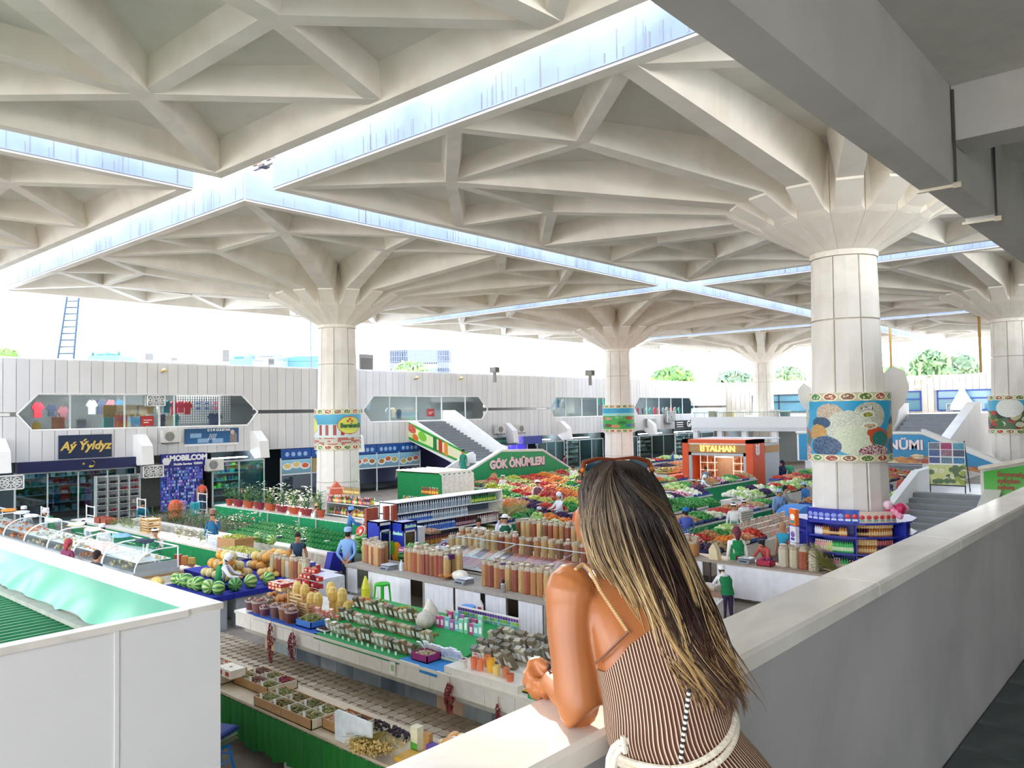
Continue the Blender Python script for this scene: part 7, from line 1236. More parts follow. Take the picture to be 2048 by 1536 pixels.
scale_((18.7, 8.95, .95), 'dark platform scale on the curtained table', 0); tray(18.65, 8.4, .3, .35, .95, 'a82040', ['4a2a5a', 'b83050'], 'crimson basket of dark packets on the curtained table', .14, .12, .04); b = MB(); b.prism([(-.12, 0), (.12, 0), (.14, .25), (.02, .42), (-.08, .25)], -.1, .1, 'x', 'e0cfa8'); b.obj('rice_bag', loc=(18.65, 9.75, .95), label='open clear bag of yellow grain beside the platform scale', cat='bag')
bunch((19.0, 6.75, .85), 1.9, 'fan of dried olive green stalks beside the column shelves', n=300, L=.75, fan=.5, up=.55, c1=('8a8a4a', 'a09a55', '77783f'), c2=('9a9458', '8a8448')); bunch((17.3, 7.0, .1), .4, 'low bunch of olive stalks on the floor by the green vest seller', n=300, L=.8, fan=.7, up=.25, c1=('8a8438', '77742f', 'a09a4a'), c2=('8a8238', '9a9040'))
for k, (x, y, c_, h_) in enumerate([(17.2, 9.6, 'd8b888', .55), (17.2, 9.15, 'dcc8b0', .6), (16.9, 9.9, 'c8a878', .5)]): b = MB(); b.box(-.18, -.2, 0, .18, .2, h_, c_); b.box(-.17, -.19, h_, .17, .19, h_+.04, 'ece4d8'); b.obj('grain_sack', m=PN, loc=(x, y, 0), label='block shaped sack of grain beside the green vest seller, %s' % ['middle', 'right one', 'left one'][k], cat='sack', group='grain sacks by the green vest seller')
t = thing('grain_bin', 'white sloping bin of brown grain right of the woman hair', 'bin', (15.6, 8.3, 0)); b = MB(); b.prism([(0, 0), (1.1, 0), (1.1, .75), (0, .45)], 0, .05, 'y', 'efece8'); b.prism([(0, 0), (1.1, 0), (1.1, .75), (0, .45)], .95, 1.0, 'y', 'efece8'); b.box(0, 0, 0, .05, 1, .45, 'efece8'); b.obj('walls', t); b = MB(); b.add([(.05, .05, .38), (1.05, .05, .62), (1.05, .95, .62), (.05, .95, .38)], [(0, 1, 2, 3)], 'b0826a'); b.box(.5, .05, .3, .54, .95, .62, 'e4ded6'); b.obj('grain', t, PN)
b = MB(); b.lathe([(.25, 0), (.3, .12), (.29, .12), (.24, .02)], 16, col='b8bcbc'); b.obj('metal_basin', m=PG, loc=(15.9, 7.5, 0), label='round metal basin on the floor beside the white grain bin', cat='basin')
# ---- detergent shelves round the column
t = thing('column_shelves', 'blue shelves of detergents and bottles wrapped round the nearest column', 'shelf', (20.9, 7.1, 0)); bl = '2a36a8'
def polyring(z0, z1, r0, r1, a0, a1, col, b, n=5):
    for i in range(n):
        p, q = a0+(a1-a0)*i/n, a0+(a1-a0)*(i+1)/n; b.prism([(r0*math.cos(p), r0*math.sin(p)), (r1*math.cos(p), r1*math.sin(p)), (r1*math.cos(q), r1*math.sin(q)), (r0*math.cos(q), r0*math.sin(q))], z0, z1, 'z', col)
va = math.atan2(-7.1, -20.9); b = MB()
for z in (.05, .45, .85, 1.25, 1.65, 1.98): polyring(z, z+.04, .97, 1.5, va-1.6, va+2.0, bl, b, 8)
b.obj('boards', t, PG); b = MB(); polyring(0, 2.0, .96, 1.0, va-1.6, va+2.0, '24308f', b, 8)
for f in (-1.6, -.75, .05, .9, 2.0):
    a = va+f; b.prism([(.97*math.cos(a), .97*math.sin(a)), (1.52*math.cos(a), 1.52*math.sin(a)), (1.52*math.cos(a+.02), 1.52*math.sin(a+.02)), (.97*math.cos(a+.02), .97*math.sin(a+.02))], 0, 2.02, 'z', bl)
b.obj('uprights', t, PG)
def ringpts(n, f0, f1, r, z): return [(20.9+r*math.cos(va-f0-(f1-f0)*i/(n-1)), 7.1+r*math.sin(va-f0-(f1-f0)*i/(n-1)), z) for i in range(n)]
def washbag(c1, c2, c3, w_=.2, h_=.3): b = MB(); b.prism([(-w_/2, 0), (w_/2, 0), (w_*.48, h_*.5), (w_/2, h_), (-w_/2, h_), (-w_*.48, h_*.5)], -.05, .05, 'x', c1); b.ball((.05, 0, h_*.5), (.02, w_*.36, h_*.2), 8, 6, c2); b.box(.05, -w_*.3, h_*.12, .056, w_*.3, h_*.28, c3); return b.mesh('detergent_bag', PG)
W1 = washbag('2436b0', '8fa0e8', 'd8e0ff'); W2 = washbag('1f56c0', 'd84a50', 'f4f4f4'); W3 = washbag('f0d8cc', 'd84a48', '8ac0a0', .17, .26); W4 = washbag('f07828', 'ffffff', '20a0a8', .3, .4); W5 = washbag('e8e838', 'f4f4f4', '8ab83a', .28, .38); W6 = washbag('e8e8f0', '7a60b0', '3a50b0', .28, .4)
def face(me, nm, pts, labf, cat, grp):
    for k, p in enumerate(pts): put(me[k*len(me)//len(pts)], nm, None, p, math.atan2(p[1]-7.1, p[0]-20.9), labf(k), cat, grp)
face([W1]*4+[W2]*2+[W3]*5, 'detergent_bag', ringpts(14, .75, -.75, 1.32, 2.02), lambda k: 'washing powder bag on top of the column shelves, %s from the orange one' % od(k), 'detergent', 'powder bags on the column shelves')
face([W4, W6, W5, W4], 'detergent_bag', ringpts(4, 1.05, 1.02, 1.56, 1.75), lambda k: 'big hanging detergent pack, orange and white', 'detergent', 'hanging packs') if False else None
for k, (me, z, lb) in enumerate([(W4, 1.85, 'orange and white detergent pack at the top left of the column shelves'), (W6, 1.42, 'white and violet detergent pack under the orange one'), (W6, 1.0, 'lower white and blue pack at the left of the column shelves'), (W5, .58, 'yellow detergent pack at the left of the column shelves')]): p = ringpts(2, .98, 1.0, 1.6, z)[0]; put(me, 'detergent_bag', None, p, va-.98, lb, 'detergent')
BT2 = {}
def ringb(specs, n, f0, f1, z, lab, grp, r=1.3):
    for k, p in enumerate(ringpts(n, f0, f1, r, z)):
        s_ = specs[k*len(specs)//n]
        lk = lab+', %s along' % od(k)
        if s_ not in BT2: t = bottle(*s_); BT2[s_] = t; t.location = p; tag(t, lk, group=grp)
        else: dup(BT2[s_], p, 0, lk, grp)
gB = ('4ac060', '1f8a40', .26, .045, 'd8f0c0'); pB = ('e8a8a8', 'f4f4f0', .26, .045, 'f0d8c0'); yB = ('e8d890', 'f0f0f0', .26, .045, 'd8e8a0'); rB = ('b83a48', 'e8c0c0', .22, .04, 'e0a050'); vB = ('b04a8a', 'f0d8e8', .22, .04, 'f0c8d8'); oB = ('c8823a', '4a2018', .22, .04, 'e8c890'); tB = ('3aa8b0', 'e8f4f4', .2, .035, 'd0f0f0'); wB = ('e8ecf4', 'c8505a', .2, .035, 'f4f4f4'); kB = ('4a1f1f', 'b82a2a', .18, .033, 'e8c088'); nB = ('2a2250', 'e89080', .18, .033, 'c86a70')
ringb([pB, pB, yB, gB, gB, gB], 18, .68, .0, 1.29, 'dish soap bottle on the green bottle board of the column shelves', 'soap bottles on the column shelves'); ringb([oB, rB, vB, pB, gB, rB], 16, .68, .0, .89, 'shampoo bottle in the red and green board of the column shelves', 'shampoo bottles on the column shelves'); ringb([wB, wB, rB, yB, tB, wB, tB], 18, .68, .0, .49, 'small bottle on the low board of the column shelves', 'low board bottles on the column shelves'); ringb([wB, oB, kB, oB], 14, .68, .1, 1.69, 'brush or brown jar on the upper board of the column shelves', 'upper board jars on the column shelves')
for z, s_ in ((1.69, [kB, oB, oB]), (1.29, [oB, nB]), (.89, [kB, oB]), (.49, [nB, kB])): ringb(s_, 15, -.08, -.72, z, 'small jar on the right half of the column shelves, %s board' % {1.69: 'top', 1.29: 'second', .89: 'third', .49: 'lowest'}[z], 'jars on the right half of the column shelves'); bottles(ringpts(15, -.08, -.72, 1.33, z+.19), s_, 'upper row of jars on the right half shelf %s' % {1.69: 'at the top', 1.29: 'second down', .89: 'third down', .49: 'lowest'}[z], '', True)
b = MB(); [b.ball((R.uniform(-.2, .2), R.uniform(-.2, .2), R.uniform(0, .4)), R.uniform(.07, .13), 7, 5, R.choice(['d83a80', 'f0a0c0', 'c82a60', 'f4d0e0'])) for _ in range(16)]; p = ringpts(2, -.85, -.9, 1.3, 2.08)[0]; b.obj('pink_bags', m=PG, loc=p, label='cluster of shiny pink bags on the right of the column shelves', cat='bag', kind='stuff')
# poster stand on the right landing, cola box
t = thing('poster_stand', 'folding stand with nine small pictures over a flower print on the right landing', 'stand', (30.75, 7.9, 1.75)); pcs = ['7a8aa0', 'c03a80', '5ab0d0', '4a70b0', 'a87a90', '4a5a78', '4a60a0', '6a90a8', '3a90c8']
def stp(X, Y):
    c = np.where((Y < .48)[..., None], rgb('c8d088'), rgb('e8ecec')); r = random.Random(2)
    for k in range(30): c = blob(c, X, Y, r.uniform(0, 1), r.uniform(0, .46), .09, .06, r.choice(['a8b850', 'e0e8a0', '5a7a50', 'f0f0c8']), .2)
    for k in range(9): x0, y0 = (k % 3)/3, .84-(k//3)*.165; c = np.where(((X > x0+.02) & (X < x0+.31) & (Y > y0) & (Y < y0+.145))[..., None], rgb(pcs[k])*(1-.3*hsh(np.floor(X*40), np.floor(Y*60)))[..., None], c)
    return c
o = picture('print', stp, 60, 80, 1.15, 1.5, t, loc=(0, -.75, .25), rz=-math.pi/2); b = MB(); [b.tube([(0, y, 0), (.05, y, 1.8)], .02, 4, '3a4048') for y in (-.2, -1.3)]; b.tube([(.7, -1.3, 0), (.05, -1.3, 1.8)], .02, 4, '3a4048'); b.tube([(0, -.2, .25), (0, -1.3, .25)], .02, 4, '3a4048'); b.obj('frame', t)
b = MB(); b.box(0, 0, 0, .6, 1.0, .5, 'c01824'); b.tube([(-.01, .25+.1*math.cos(a), .32+.08*math.sin(a)) for a in np.linspace(.8, 5.6, 10)], .015, 4, 'f4f0f0'); b.obj('red_cooler_box', loc=(22.7, 4.0, 1.45), label='red box with a white curl at the foot of the right stair wall', cat='box'); b = MB(); b.box(22.6, 3.9, 0, 23.4, 5.1, 1.45, 'd8d4cc'); b.obj('plinth_block', label='pale block under the red box beside the stairs', cat='block')
# ================================================================ people
def skin_body(verts, edges, rad, colf, name, parent, sub=1, m=None):
    """one continuous body surface grown over a skeleton; coloured by the nearest limb"""
    me = bpy.data.meshes.new(name); me.from_pydata(verts, edges, []); o = bpy.data.objects.new(name, me); COL.objects.link(o)
    md = o.modifiers.new('s', 'SKIN'); me.skin_vertices[0].data[0].use_root = True
    for i, r in enumerate(rad): me.skin_vertices[0].data[i].radius = r if isinstance(r, tuple) else (r, r)
    s_ = o.modifiers.new('d', 'SUBSURF'); s_.levels = sub; s_.render_levels = sub
    nm = bpy.data.meshes.new_from_object(o.evaluated_get(bpy.context.evaluated_depsgraph_get())); bpy.data.objects.remove(o)
    n = len(nm.vertices); co = np.empty(n*3); nm.vertices.foreach_get('co', co); co = co.reshape(-1, 3)
    A = np.array([verts[a] for a, b in edges]); B = np.array([verts[b] for a, b in edges]); D = B-A
    t = np.clip(((co[:, None]-A)*D).sum(-1)/np.maximum((D*D).sum(-1), 1e-9), 0, 1); ds = np.linalg.norm(co[:, None]-(A+D*t[..., None]), axis=-1); e_ = ds.argmin(1); tt = t[np.arange(n), e_]
    c = np.ones((n, 4)); c[:, :3] = [lin(colf(int(e_[i]), tt[i], co[i])) for i in range(n)]
    a_ = nm.color_attributes.new('Col', 'FLOAT_COLOR', 'POINT'); a_.data.foreach_set('color', c.ravel()); nm.materials.clear(); nm.materials.append(m or mat('paint', .7, .05, 20)); nm.shade_smooth(); nm.name = name
    return put(nm, name, parent)
def person(lab, x, y, fa, top, bottom, h=1.68, z0=0, sleeve=None, hat=None, hair='241a14', vest=None, skirt=None, pose='stand', lean=.0, skinc='c08a66', grp=None):
    k = h/1.7; sleeve = sleeve or top; t = thing('person', lab, 'person', (x, y, z0), fa)
    L = lean; hd = .62*L; sit = pose == 'sit'
    hp = .5 if sit else .93
    def P(a, b, c): return (a*k, b*k, c*k)
    ch = (L*.45, 0, hp+.42-.12*L); hdp = (L*.45+.03+hd*.3, 0, hp+.66-.25*L)
    V = [P(0, 0, hp), P(L*.22, 0, hp+.2), P(*ch), P(ch[0]+.01, 0, ch[2]+.1), P(hdp[0], 0, hdp[2]-.03), P(hdp[0]+.015, 0, hdp[2]+.07)]
    E = [(0, 1), (1, 2), (2, 3), (3, 4), (4, 5)]; rad = [(.15, .11), (.14, .1), (.165, .1), .052, .078, .088]; tg = ['b', 't', 't', 's', 's']; V.append(P(hdp[0]+.1, 0, hdp[2]+.01)); E.append((4, 6)); rad.append(.018); tg.append('s')
    for s_ in (-1, 1):
        i = len(V); sh = (ch[0], s_*.17, ch[2]+.03)
        if pose == 'back': el, wr, ha = (sh[0]-.12, s_*.25, sh[2]-.28), (sh[0]-.16, s_*.07, sh[2]-.47), (sh[0]-.17, -s_*.01, sh[2]-.55)
        elif pose == 'reach': el, wr, ha = (sh[0]+.16, s_*.24, sh[2]-.22), (sh[0]+.38, s_*.16, sh[2]-.26), (sh[0]+.46, s_*.13, sh[2]-.27)
        elif pose == 'face' and s_ > 0: el, wr, ha = (sh[0]+.1, s_*.22, sh[2]-.25), (sh[0]+.14, s_*.1, sh[2]+.0), (sh[0]+.13, s_*.07, sh[2]+.09)
        elif sit: el, wr, ha = (sh[0]+.08, s_*.24, sh[2]-.26), (sh[0]+.3, s_*.12, sh[2]-.32), (sh[0]+.37, s_*.08, sh[2]-.32)
        else: el, wr, ha = (sh[0]-.02, s_*.24, sh[2]-.28), (sh[0]+.03, s_*.25, sh[2]-.52), (sh[0]+.05, s_*.25, sh[2]-.6)
        V += [P(*sh), P(*el), P(*wr), P(*ha)]; E += [(2, i), (i, i+1), (i+1, i+2), (i+2, i+3)]; rad += [.062, .045, .03, .036]; tg += ['t', 'sl', 'sl2', 's']
        i = len(V); kn = (.42, s_*.12, hp-.02) if sit else (.02, s_*.1, .48); an = (.4, s_*.12, .08) if sit else (-.01, s_*.11, .07)
        V += [P(0, s_*.09, hp-.05), P(*kn), P(*an), P(an[0]+.13, an[1], .035)]; E += [(0, i), (i, i+1), (i+1, i+2), (i+2, i+3)]; rad += [.1, .07, .045, .032]; tg += ['b', 'b', 'b', 'sh']
    def cf(e, tt, co):
        g_ = tg[e]
        if g_ == 's': return skinc
        if g_ == 'b': return bottom
        if g_ == 't': return top
        if g_ == 'sl': return sleeve if sleeve != 'skin' else top if tt < .35 else skinc
        if g_ == 'sl2': return skinc if (sleeve == 'skin' or tt > .8) else sleeve
        return '2a2422'
    skin_body([tuple(v) for v in V], E, [tuple(q*k for q in r) if isinstance(r, tuple) else r*k for r in rad], cf, 'body', t)
    hx, hz = hdp[0]*k, hdp[2]*k; b = MB()
    if hair: b.ball((hx-.015*k, 0, hz+.075*k), (.1*k, .093*k, .1*k), 10, 7, hair); b.ball((hx-.05*k, 0, hz+.0*k), (.06*k, .08*k, .08*k), 8, 6, hair); b.obj('hair', t, PF, smooth=True)
    b = MB(); [b.ball((hx+.093*k, s_*.033*k, hz+.045*k), .011*k, 5, 4, '1a1412') for s_ in (-1, 1)]; b.box(hx+.088*k, -.022*k, hz-.03*k, hx+.098*k, .022*k, hz-.022*k, '8a3a34'); b.obj('face', t)
    if hat:
        ty, hc = hat; b = MB()
        if ty == 'cap': b.lathe([(.102*k, .06*k), (.106*k, .12*k), (.09*k, .17*k), (.02, .185*k)], 12, c=(hx-.01, 0, hz), col=hc)
        elif ty == 'scarf': b.ball((hx-.02*k, 0, hz+.07*k), (.115*k, .108*k, .115*k), 10, 8, hc); b.prism([(-.1*k, 0), (.1*k, 0), (.03*k, -.2*k), (-.03*k, -.2*k)], hx-.13*k, hx-.09*k, 'x', hc); n = b.n; b.v[-8:] = [(a, c, d+hz+.04*k) for a, c, d in b.v[-8:]]
        elif ty == 'tall': b.lathe([(.1*k, .08*k), (.11*k, .14*k), (.115*k, .24*k), (.08*k, .26*k)], 12, c=(hx, 0, hz), col=hc)
        elif ty == 'band': b.lathe([(.108*k, .085*k), (.112*k, .11*k), (.108*k, .135*k)], 12, c=(hx, 0, hz), col=hc)
        elif ty == 'hat': b.lathe([(.17*k, .1*k), (.1*k, .11*k), (.1*k, .17*k), (.05*k, .19*k)], 12, c=(hx, 0, hz), col=hc)
        b.obj('hat', t, PF, smooth=ty == 'scarf')
    if vest: b = MB(); b.lathe([(.2*k, (hp-.05)*k), (.165*k, (hp+.2)*k), (.19*k, (hp+.38)*k), (.13*k, (hp+.5)*k)], 12, col=vest, sx=.72, sy=1.02, cap=False); n = len(b.v); b.v = [(x_+L*.5*k*max(0, (z_/k-hp)), y_, z_-.12*L*k*max(0, (z_/k-hp))/.5) for x_, y_, z_ in b.v]; b.obj('vest', t, PF, smooth=True)
    if skirt: b = MB(); b.lathe([(.27*k, .12), (.22*k, .5*k), (.16*k, (hp+.12)*k)], 14, col=skirt, sx=.8, cap=False); b.obj('skirt', t, PF, smooth=True)
    return t
TC = lambda x, y: math.atan2(-y, -x)   # facing the balcony
PE = [('person with back turned, light blue sweater and cap, hands clasped behind, before the nut counter', 12.85, 17.42, .55, '7fa6d8', '1f2a48', dict(h=1.74, hat=('cap', '9ab8e0'), pose='back')),
 ('person in white kerchief and green vest leaning over the melons', 9.38, 17.75, -.7, 'eeeeee', '2a5a40', dict(hat=('scarf', 'f0eef0'), vest='1f8a50', lean=.35, pose='reach', h=1.6)),
 ('person in navy top behind the red sweet boxes', 12.15, 18.7, TC(12, 18), '1f3f5a', '2a2a30', dict(h=1.6, sleeve='skin', hair='2a1c14')),
 ('person in long blue coat and tall brown hat in the aisle before the planter', 12.95, 24.9, TC(13, 25), '3a3f50', '2a2f48', dict(h=1.62, hat=('tall', '8a6a5a'), skirt='1f5a8a', sleeve='2a6a98', vest='2a6a98', pose='face')),
 ('person in white blouse and white hat sitting by the blue bags', 16.8, 21.6, TC(16.8, 21.6), 'f0f0f0', '6a4a50', dict(hat=('cap', 'f4f4f2'), pose='sit', lean=.2, z0=.35, vest=None)),
 ('person in straw coloured cap and white shirt beside the checked sack', 17.2, 25.4, -.9, 'f0f0ee', '4a4a50', dict(hat=('cap', 'e8c88a'), h=1.5, lean=.2)),
 ('person in blue jacket and blue cap facing the coolers', 16.2, 21.9, -.5, '3a78b8', '3a3f55', dict(hat=('cap', '6fa8e0'), lean=.1, pose='reach')),
 ('person in white cap writing behind the farthest cold cases', 10.1, 33.0, 2.9, 'f2f2f4', '8a8a90', dict(hat=('cap', 'f8f8f8'), lean=.4, pose='sit', z0=.4)),
 ('person in white kerchief and green vest beside the cold cases', 10.1, 31.0, 2.6, 'e8eef0', '2a4a40', dict(hat=('scarf', 'f0ecf0'), vest='189050', lean=.3)),
 ('person in pale blue blouse with white headband behind the cold cases', 9.95, 27.0, 2.7, 'c8d4e0', '8a9098', dict(hat=('band', 'f8f8f8'), lean=.35, h=1.6)),
 ('person in white with blue and white cap behind the cold cases', 9.9, 25.7, -2.5, 'e8ecf4', '707880', dict(hat=('cap', 'd0d8f0'), lean=.3, h=1.6)),
 ('person in white and green apron with hand on face behind the cold cases', 10.3, 23.2, TC(10, 23), 'f0f0ee', '1f7a60', dict(hat=('band', 'ffffff'), vest='1f8a60', pose='face', h=1.55)),
 ('person in teal jacket sitting in front of the shoe shop', 14.8, 34.6, -1.8, '1f7a90', '24405a', dict(pose='sit', lean=.3)),
 ('person in plum checked dress and red scarf before the cold cases', 7.85, 23.0, .4, '7a2a50', '6a2444', dict(hat=('scarf', 'a8404a'), h=1.58, lean=.1)),
 ('dark haired person bending at the cold cases, only the head showing', 7.55, 20.3, .3, '3a3a44', '2a2a30', dict(h=1.6, lean=.1)),
 ('person in red shirt at the phone shop', 19.0, 37.6, 1.0, 'd85a40', '2a3550', dict(h=1.65, sleeve='skin')),
 ('person in white shirt sitting at the white table between nut counters', 17.15, 16.75, TC(17, 16.7), 'f4f4f4', '4a4a50', dict(h=1.62, lean=.1, pose='reach')),
 ('person in pale shirt leaning behind the white shirted seller', 17.95, 16.8, -1.2, 'e4e0f0', '5a5a68', dict(h=1.7, lean=.3)),
 ('person in white blouse, green vest and white hat beside the pale shirted person', 17.9, 16.35, TC(18, 16), 'f0f2f0', '1f5a4a', dict(h=1.62, vest='16684a', hat=('hat', 'f4f4f2'))),
 ('person in white hat sitting behind the middle fruit stall', 27.5, 23.0+.1, TC(27, 23), 'e8e8f0', '50505a', dict(h=1.65, hat=('hat', 'f8f8f8'), vest='7a4a55')),
 ('person in long white hooded garment at the bright fruit stall', 23.4, 18.6, 2.8, 'e8eaf0', 'd8dce4', dict(h=1.72, hat=('scarf', 'e8ecf0'), skirt='e4e8ee', pose='reach')),
 ('person crouching in pale blue and white cap near the carrots', 22.0, 18.2, 2.4, 'c8d8e8', '708090', dict(h=1.4, hat=('cap', 'e8f0f8'), lean=.3)),
 ('person in brown behind the fruit stall right of the green board edge', 34.0, 25.6, TC(34, 25), '5a6a50', '3a3a3a', dict(h=1.6)),
 ('person in deep blue robe and blue cap seen from behind', 22.5, 12.75, .6, '4a5fb8', '3a4a98', dict(h=1.7, hat=('cap', '1f7ac0'), skirt='4458b0', pose='sit', z0=.35)),
 ('person with long dark hair, white blouse and headband behind the herb jars', 25.0, 12.35, TC(25, 12), 'eef0f0', '2f8a6a', dict(h=1.6, hat=('band', 'ffffff'), lean=.1)),
 ('person in white headscarf beside the dark haired seller', 26.3, 12.6, TC(26, 12), 'e8e8f0', '7a8080', dict(h=1.55, hat=('band', 'f4f4f4'))),
 ('person in light blue shirt and cap behind the tilted tray', 29.6, 13.0-.2, -2.2, '8ab0e0', '5a6a88', dict(h=1.68, hat=('cap', 'a8c8e8'), lean=.2)),
 ('person in grey shirt with arms out near the stove counter', 30.4, 12.85, -1.2, '8a9088', '24304a', dict(h=1.7, pose='reach')),
 ('person in blue with pale cap beside the big column', 33.6, 13.2, 2.6, '2a70b0', '2a4060', dict(h=1.62, hat=('cap', '90b8d8'), lean=.25)),
 ('person in white shirt and kerchief bending at the white cornered stall', 34.8, 18.95, -.9, 'e4e6f4', '24283c', dict(h=1.65, hat=('scarf', 'f0f0f0'), lean=.4, pose='reach')),
 ('person in grey shirt amid red goods before the orange kiosk', 39.3, 20.9+.1, TC(39, 21), '7a8a98', '4a4a50', dict(h=1.6)),
 ('tall figure in dark navy robe and dark scarf', 44.5, 18.9, 1.2, '1a2050', '161a44', dict(h=1.72, hat=('scarf', '141a3a'), skirt='1a2258', hair=None)),
 ('person in bright green top beside the dark robed figure', 45.8, 19.0, .8, '3ab080', '4a4a50', dict(h=1.62, hair='8a6a50')),
 ('person in green vest and maroon skirt seen from behind at the stone counter', 18.95, 9.3, .75, 'f0ece8', '5a1a2a', dict(h=1.72, vest='168a50', skirt='6a1a30', hat=('scarf', '7a3a48'), z0=0)),
 ('person in salmon shirt and black cap bent over the curtained table', 19.95, 8.9, 2.9, 'd06058', '3a3a44', dict(h=1.45, hat=('cap', '22243a'), lean=.5, pose='reach')),
 ('person in turquoise t-shirt with blond hair and sunglasses by the column shelves', 20.9, 9.0-.1, 2.9, '18a0c0', '4a5a70', dict(h=1.66, sleeve='skin', hair='b8906a')),
 ('person in green vest and white cap crouching beside the grain bin', 16.3, 8.25, .9, 'f0f0ee', '3a2a50', dict(h=1.34, vest='147a48', hat=('cap', 'f4f4f4'), lean=.55, pose='reach')),
 ('person in blue near the tables by the green poster column', 53.2, 31.0+.2, -1, '2a6ab8', '2a3a50', dict(h=1.65)),
 ('person in dark clothes before the terrace shelves', 61, 21.8, -2.0, '2a3a44', '22303a', dict(h=1.7)),
 ('person in green sitting at the far tables', 46.0, 30.6, 2.0, '3a9a5a', '3a3a44', dict(h=1.6)),
 ('person in white at the far tables by the green poster column', 45.2, 30.2, 1, 'e8ecf0', '5a6a88', dict(h=1.6, hat=('cap', 'e8e8f0'))),
 ('person in magenta near the far shop tables', 44.0, 34.5, -1, '8a2a58', '3a2a3a', dict(h=1.65))]
for lb, x, y, fa, tp, bt, kw in PE: person(lb, x, y, fa, tp, bt, **kw)
person('person in green dress climbing the left staircase', 31.9, 32.3, 3.4, '2a9078', '2a8070', h=1.62, z0=1.05, skirt='1f9078', hair='3a2a20')
R2_ = random.Random(11)
for k in range(16):
    x, y = R2_.choice([(R2_.uniform(24, 40), R2_.choice([20.7, 23.0, 25.4, 27.7])), (R2_.uniform(32, 49), R2_.choice([14.6, 18.3, 24.3, 30.6])), (R2_.uniform(34, 50), 11.0)]); tp = R2_.choice(['f0f0f0', '3a6aa8', '2f8a5a', 'c85a50', 'd8d8e8', '7a4a60', 'e8d8b8', '4a5a90'])
    person('distant market seller in %s standing between stalls, %s toward the far end' % ({'f0f0f0': 'white', '3a6aa8': 'blue', '2f8a5a': 'green', 'c85a50': 'red', 'd8d8e8': 'pale lilac', '7a4a60': 'plum', 'e8d8b8': 'cream', '4a5a90': 'indigo'}[tp], od(k)), x, y, TC(x, y)+R2_.uniform(-1, 1), tp, '4a4a58', h=R2_.uniform(1.5, 1.7), hat=R2_.choice([('cap', 'f0f0f0'), ('scarf', 'e8e0e8'), None, ('band', 'ffffff')]), lean=R2_.uniform(0, .3), sleeve=tp)
# ================================================================ the woman at the parapet
wt = thing('person', 'person with long highlighted hair in brown pleated strap dress leaning on the parapet', 'person')
SK = mat('a96738', .38, .10, 5, n2='9e5d31'); LK = []
def ell(u, v, hw, d, th, n=24, twist=0):
    """ring of points: half width hw in pixels across, th metres in depth"""
    c = at(u, v, d); w_ = hw*d/FPX; f = np.array([FW[0], FW[1], 0]); f /= np.linalg.norm(f); r = np.array([RT[0], RT[1], 0]); r /= np.linalg.norm(r)
    return [c+r*w_*math.cos(2*math.pi*i/n)+f*th*math.sin(2*math.pi*i/n)+np.array([0, 0, twist*math.sin(2*math.pi*i/n)]) for i in range(n)]
def loft(b, rings, cap=True, col='ffffff'):
    n = len(rings[0]); V = [p for r in rings for p in r]; m_ = len(rings)
    F = [(j*n+i, (j+1)*n+i, (j+1)*n+(i+1) % n, j*n+(i+1) % n) for j in range(m_-1) for i in range(n)]
    if cap: F += [tuple(range(n)), tuple(range((m_-1)*n, m_*n))[::-1]]
    b.add(V, F, col)
def interp(secs, n):
    S_ = np.array(secs, float); t = np.arange(len(S_)); q = np.linspace(0, len(S_)-1, n); out = []
    for k in range(S_.shape[1]):
        y = S_[:, k]; m_ = np.gradient(y); i = np.minimum(q.astype(int), len(S_)-2); f = q-i; h00 = 2*f**3-3*f**2+1; h10 = f**3-2*f**2+f; h01 = -2*f**3+3*f**2; h11 = f**3-f**2
        out.append(h00*y[i]+h10*m_[i]+h01*y[i+1]+h11*m_[i+1])
    return np.array(out).T
torso = [(1262, 1085, 30, 1.80, .045), (1262, 1120, 40, 1.775, .05), (1266, 1150, 95, 1.74, .065), (1272, 1190, 118, 1.71, .085), (1284, 1240, 118, 1.68, .095), (1302, 1300, 118, 1.65, .10), (1322, 1360, 122, 1.62, .10), (1333, 1410, 124, 1.595, .10), (1343, 1455, 130, 1.575, .105), (1372, 1510, 146, 1.55, .12), (1400, 1580, 168, 1.53, .13)]
b = MB(); loft(b, [ell(*s_) for s_ in interp(torso[:], 30)])
# head
hc = at(1238, 1012, 1.87); hr = np.array(RT); b.ball(tuple(hc), (.082, .082, .112), 20, 14); b.ball(tuple(at(1184, 1046, 1.90)), (.042, .045, .06), 12, 8); b.ball(tuple(at(1214, 1050, 1.9)), (.06, .06, .07), 12, 8)
# ear and cheek edge at the left
b.ball(tuple(at(1166, 1035, 1.86)), (.014, .02, .03), 8, 6)
# left arm
up = [(1165, 1163, 1.715, .044), (1146, 1178, 1.70, .058), (1142, 1215, 1.69, .0545), (1143, 1260, 1.675, .052), (1147, 1305, 1.66, .050), (1153, 1350, 1.645, .050), (1157, 1395, 1.63, .049), (1161, 1424, 1.62, .044), (1168, 1436, 1.615, .036)]
b.tube([at(u, v, d) for u, v, d, r in [tuple(x) for x in interp(up, 26)]], [float(x[3]) for x in interp(up, 26)], 18)
fo = [(1168, 1430, 1.62, .036), (1150, 1402, 1.66, .037), (1130, 1388, 1.70, .034), (1112, 1372, 1.75, .027), (1100, 1358, 1.79, .0225)]
b.tube([at(u, v, d) for u, v, d, r in [tuple(x) for x in interp(fo, 14)]], [float(x[3]) for x in interp(fo, 14)], 14)
ra = [(1378, 1180, 1.72, .05), (1370, 1240, 1.76, .045), (1350, 1300, 1.80, .042), (1320, 1322, 1.86, .036), (1240, 1330, 1.92, .032), (1150, 1340, 1.90, .024), (1112, 1350, 1.86, .022)]
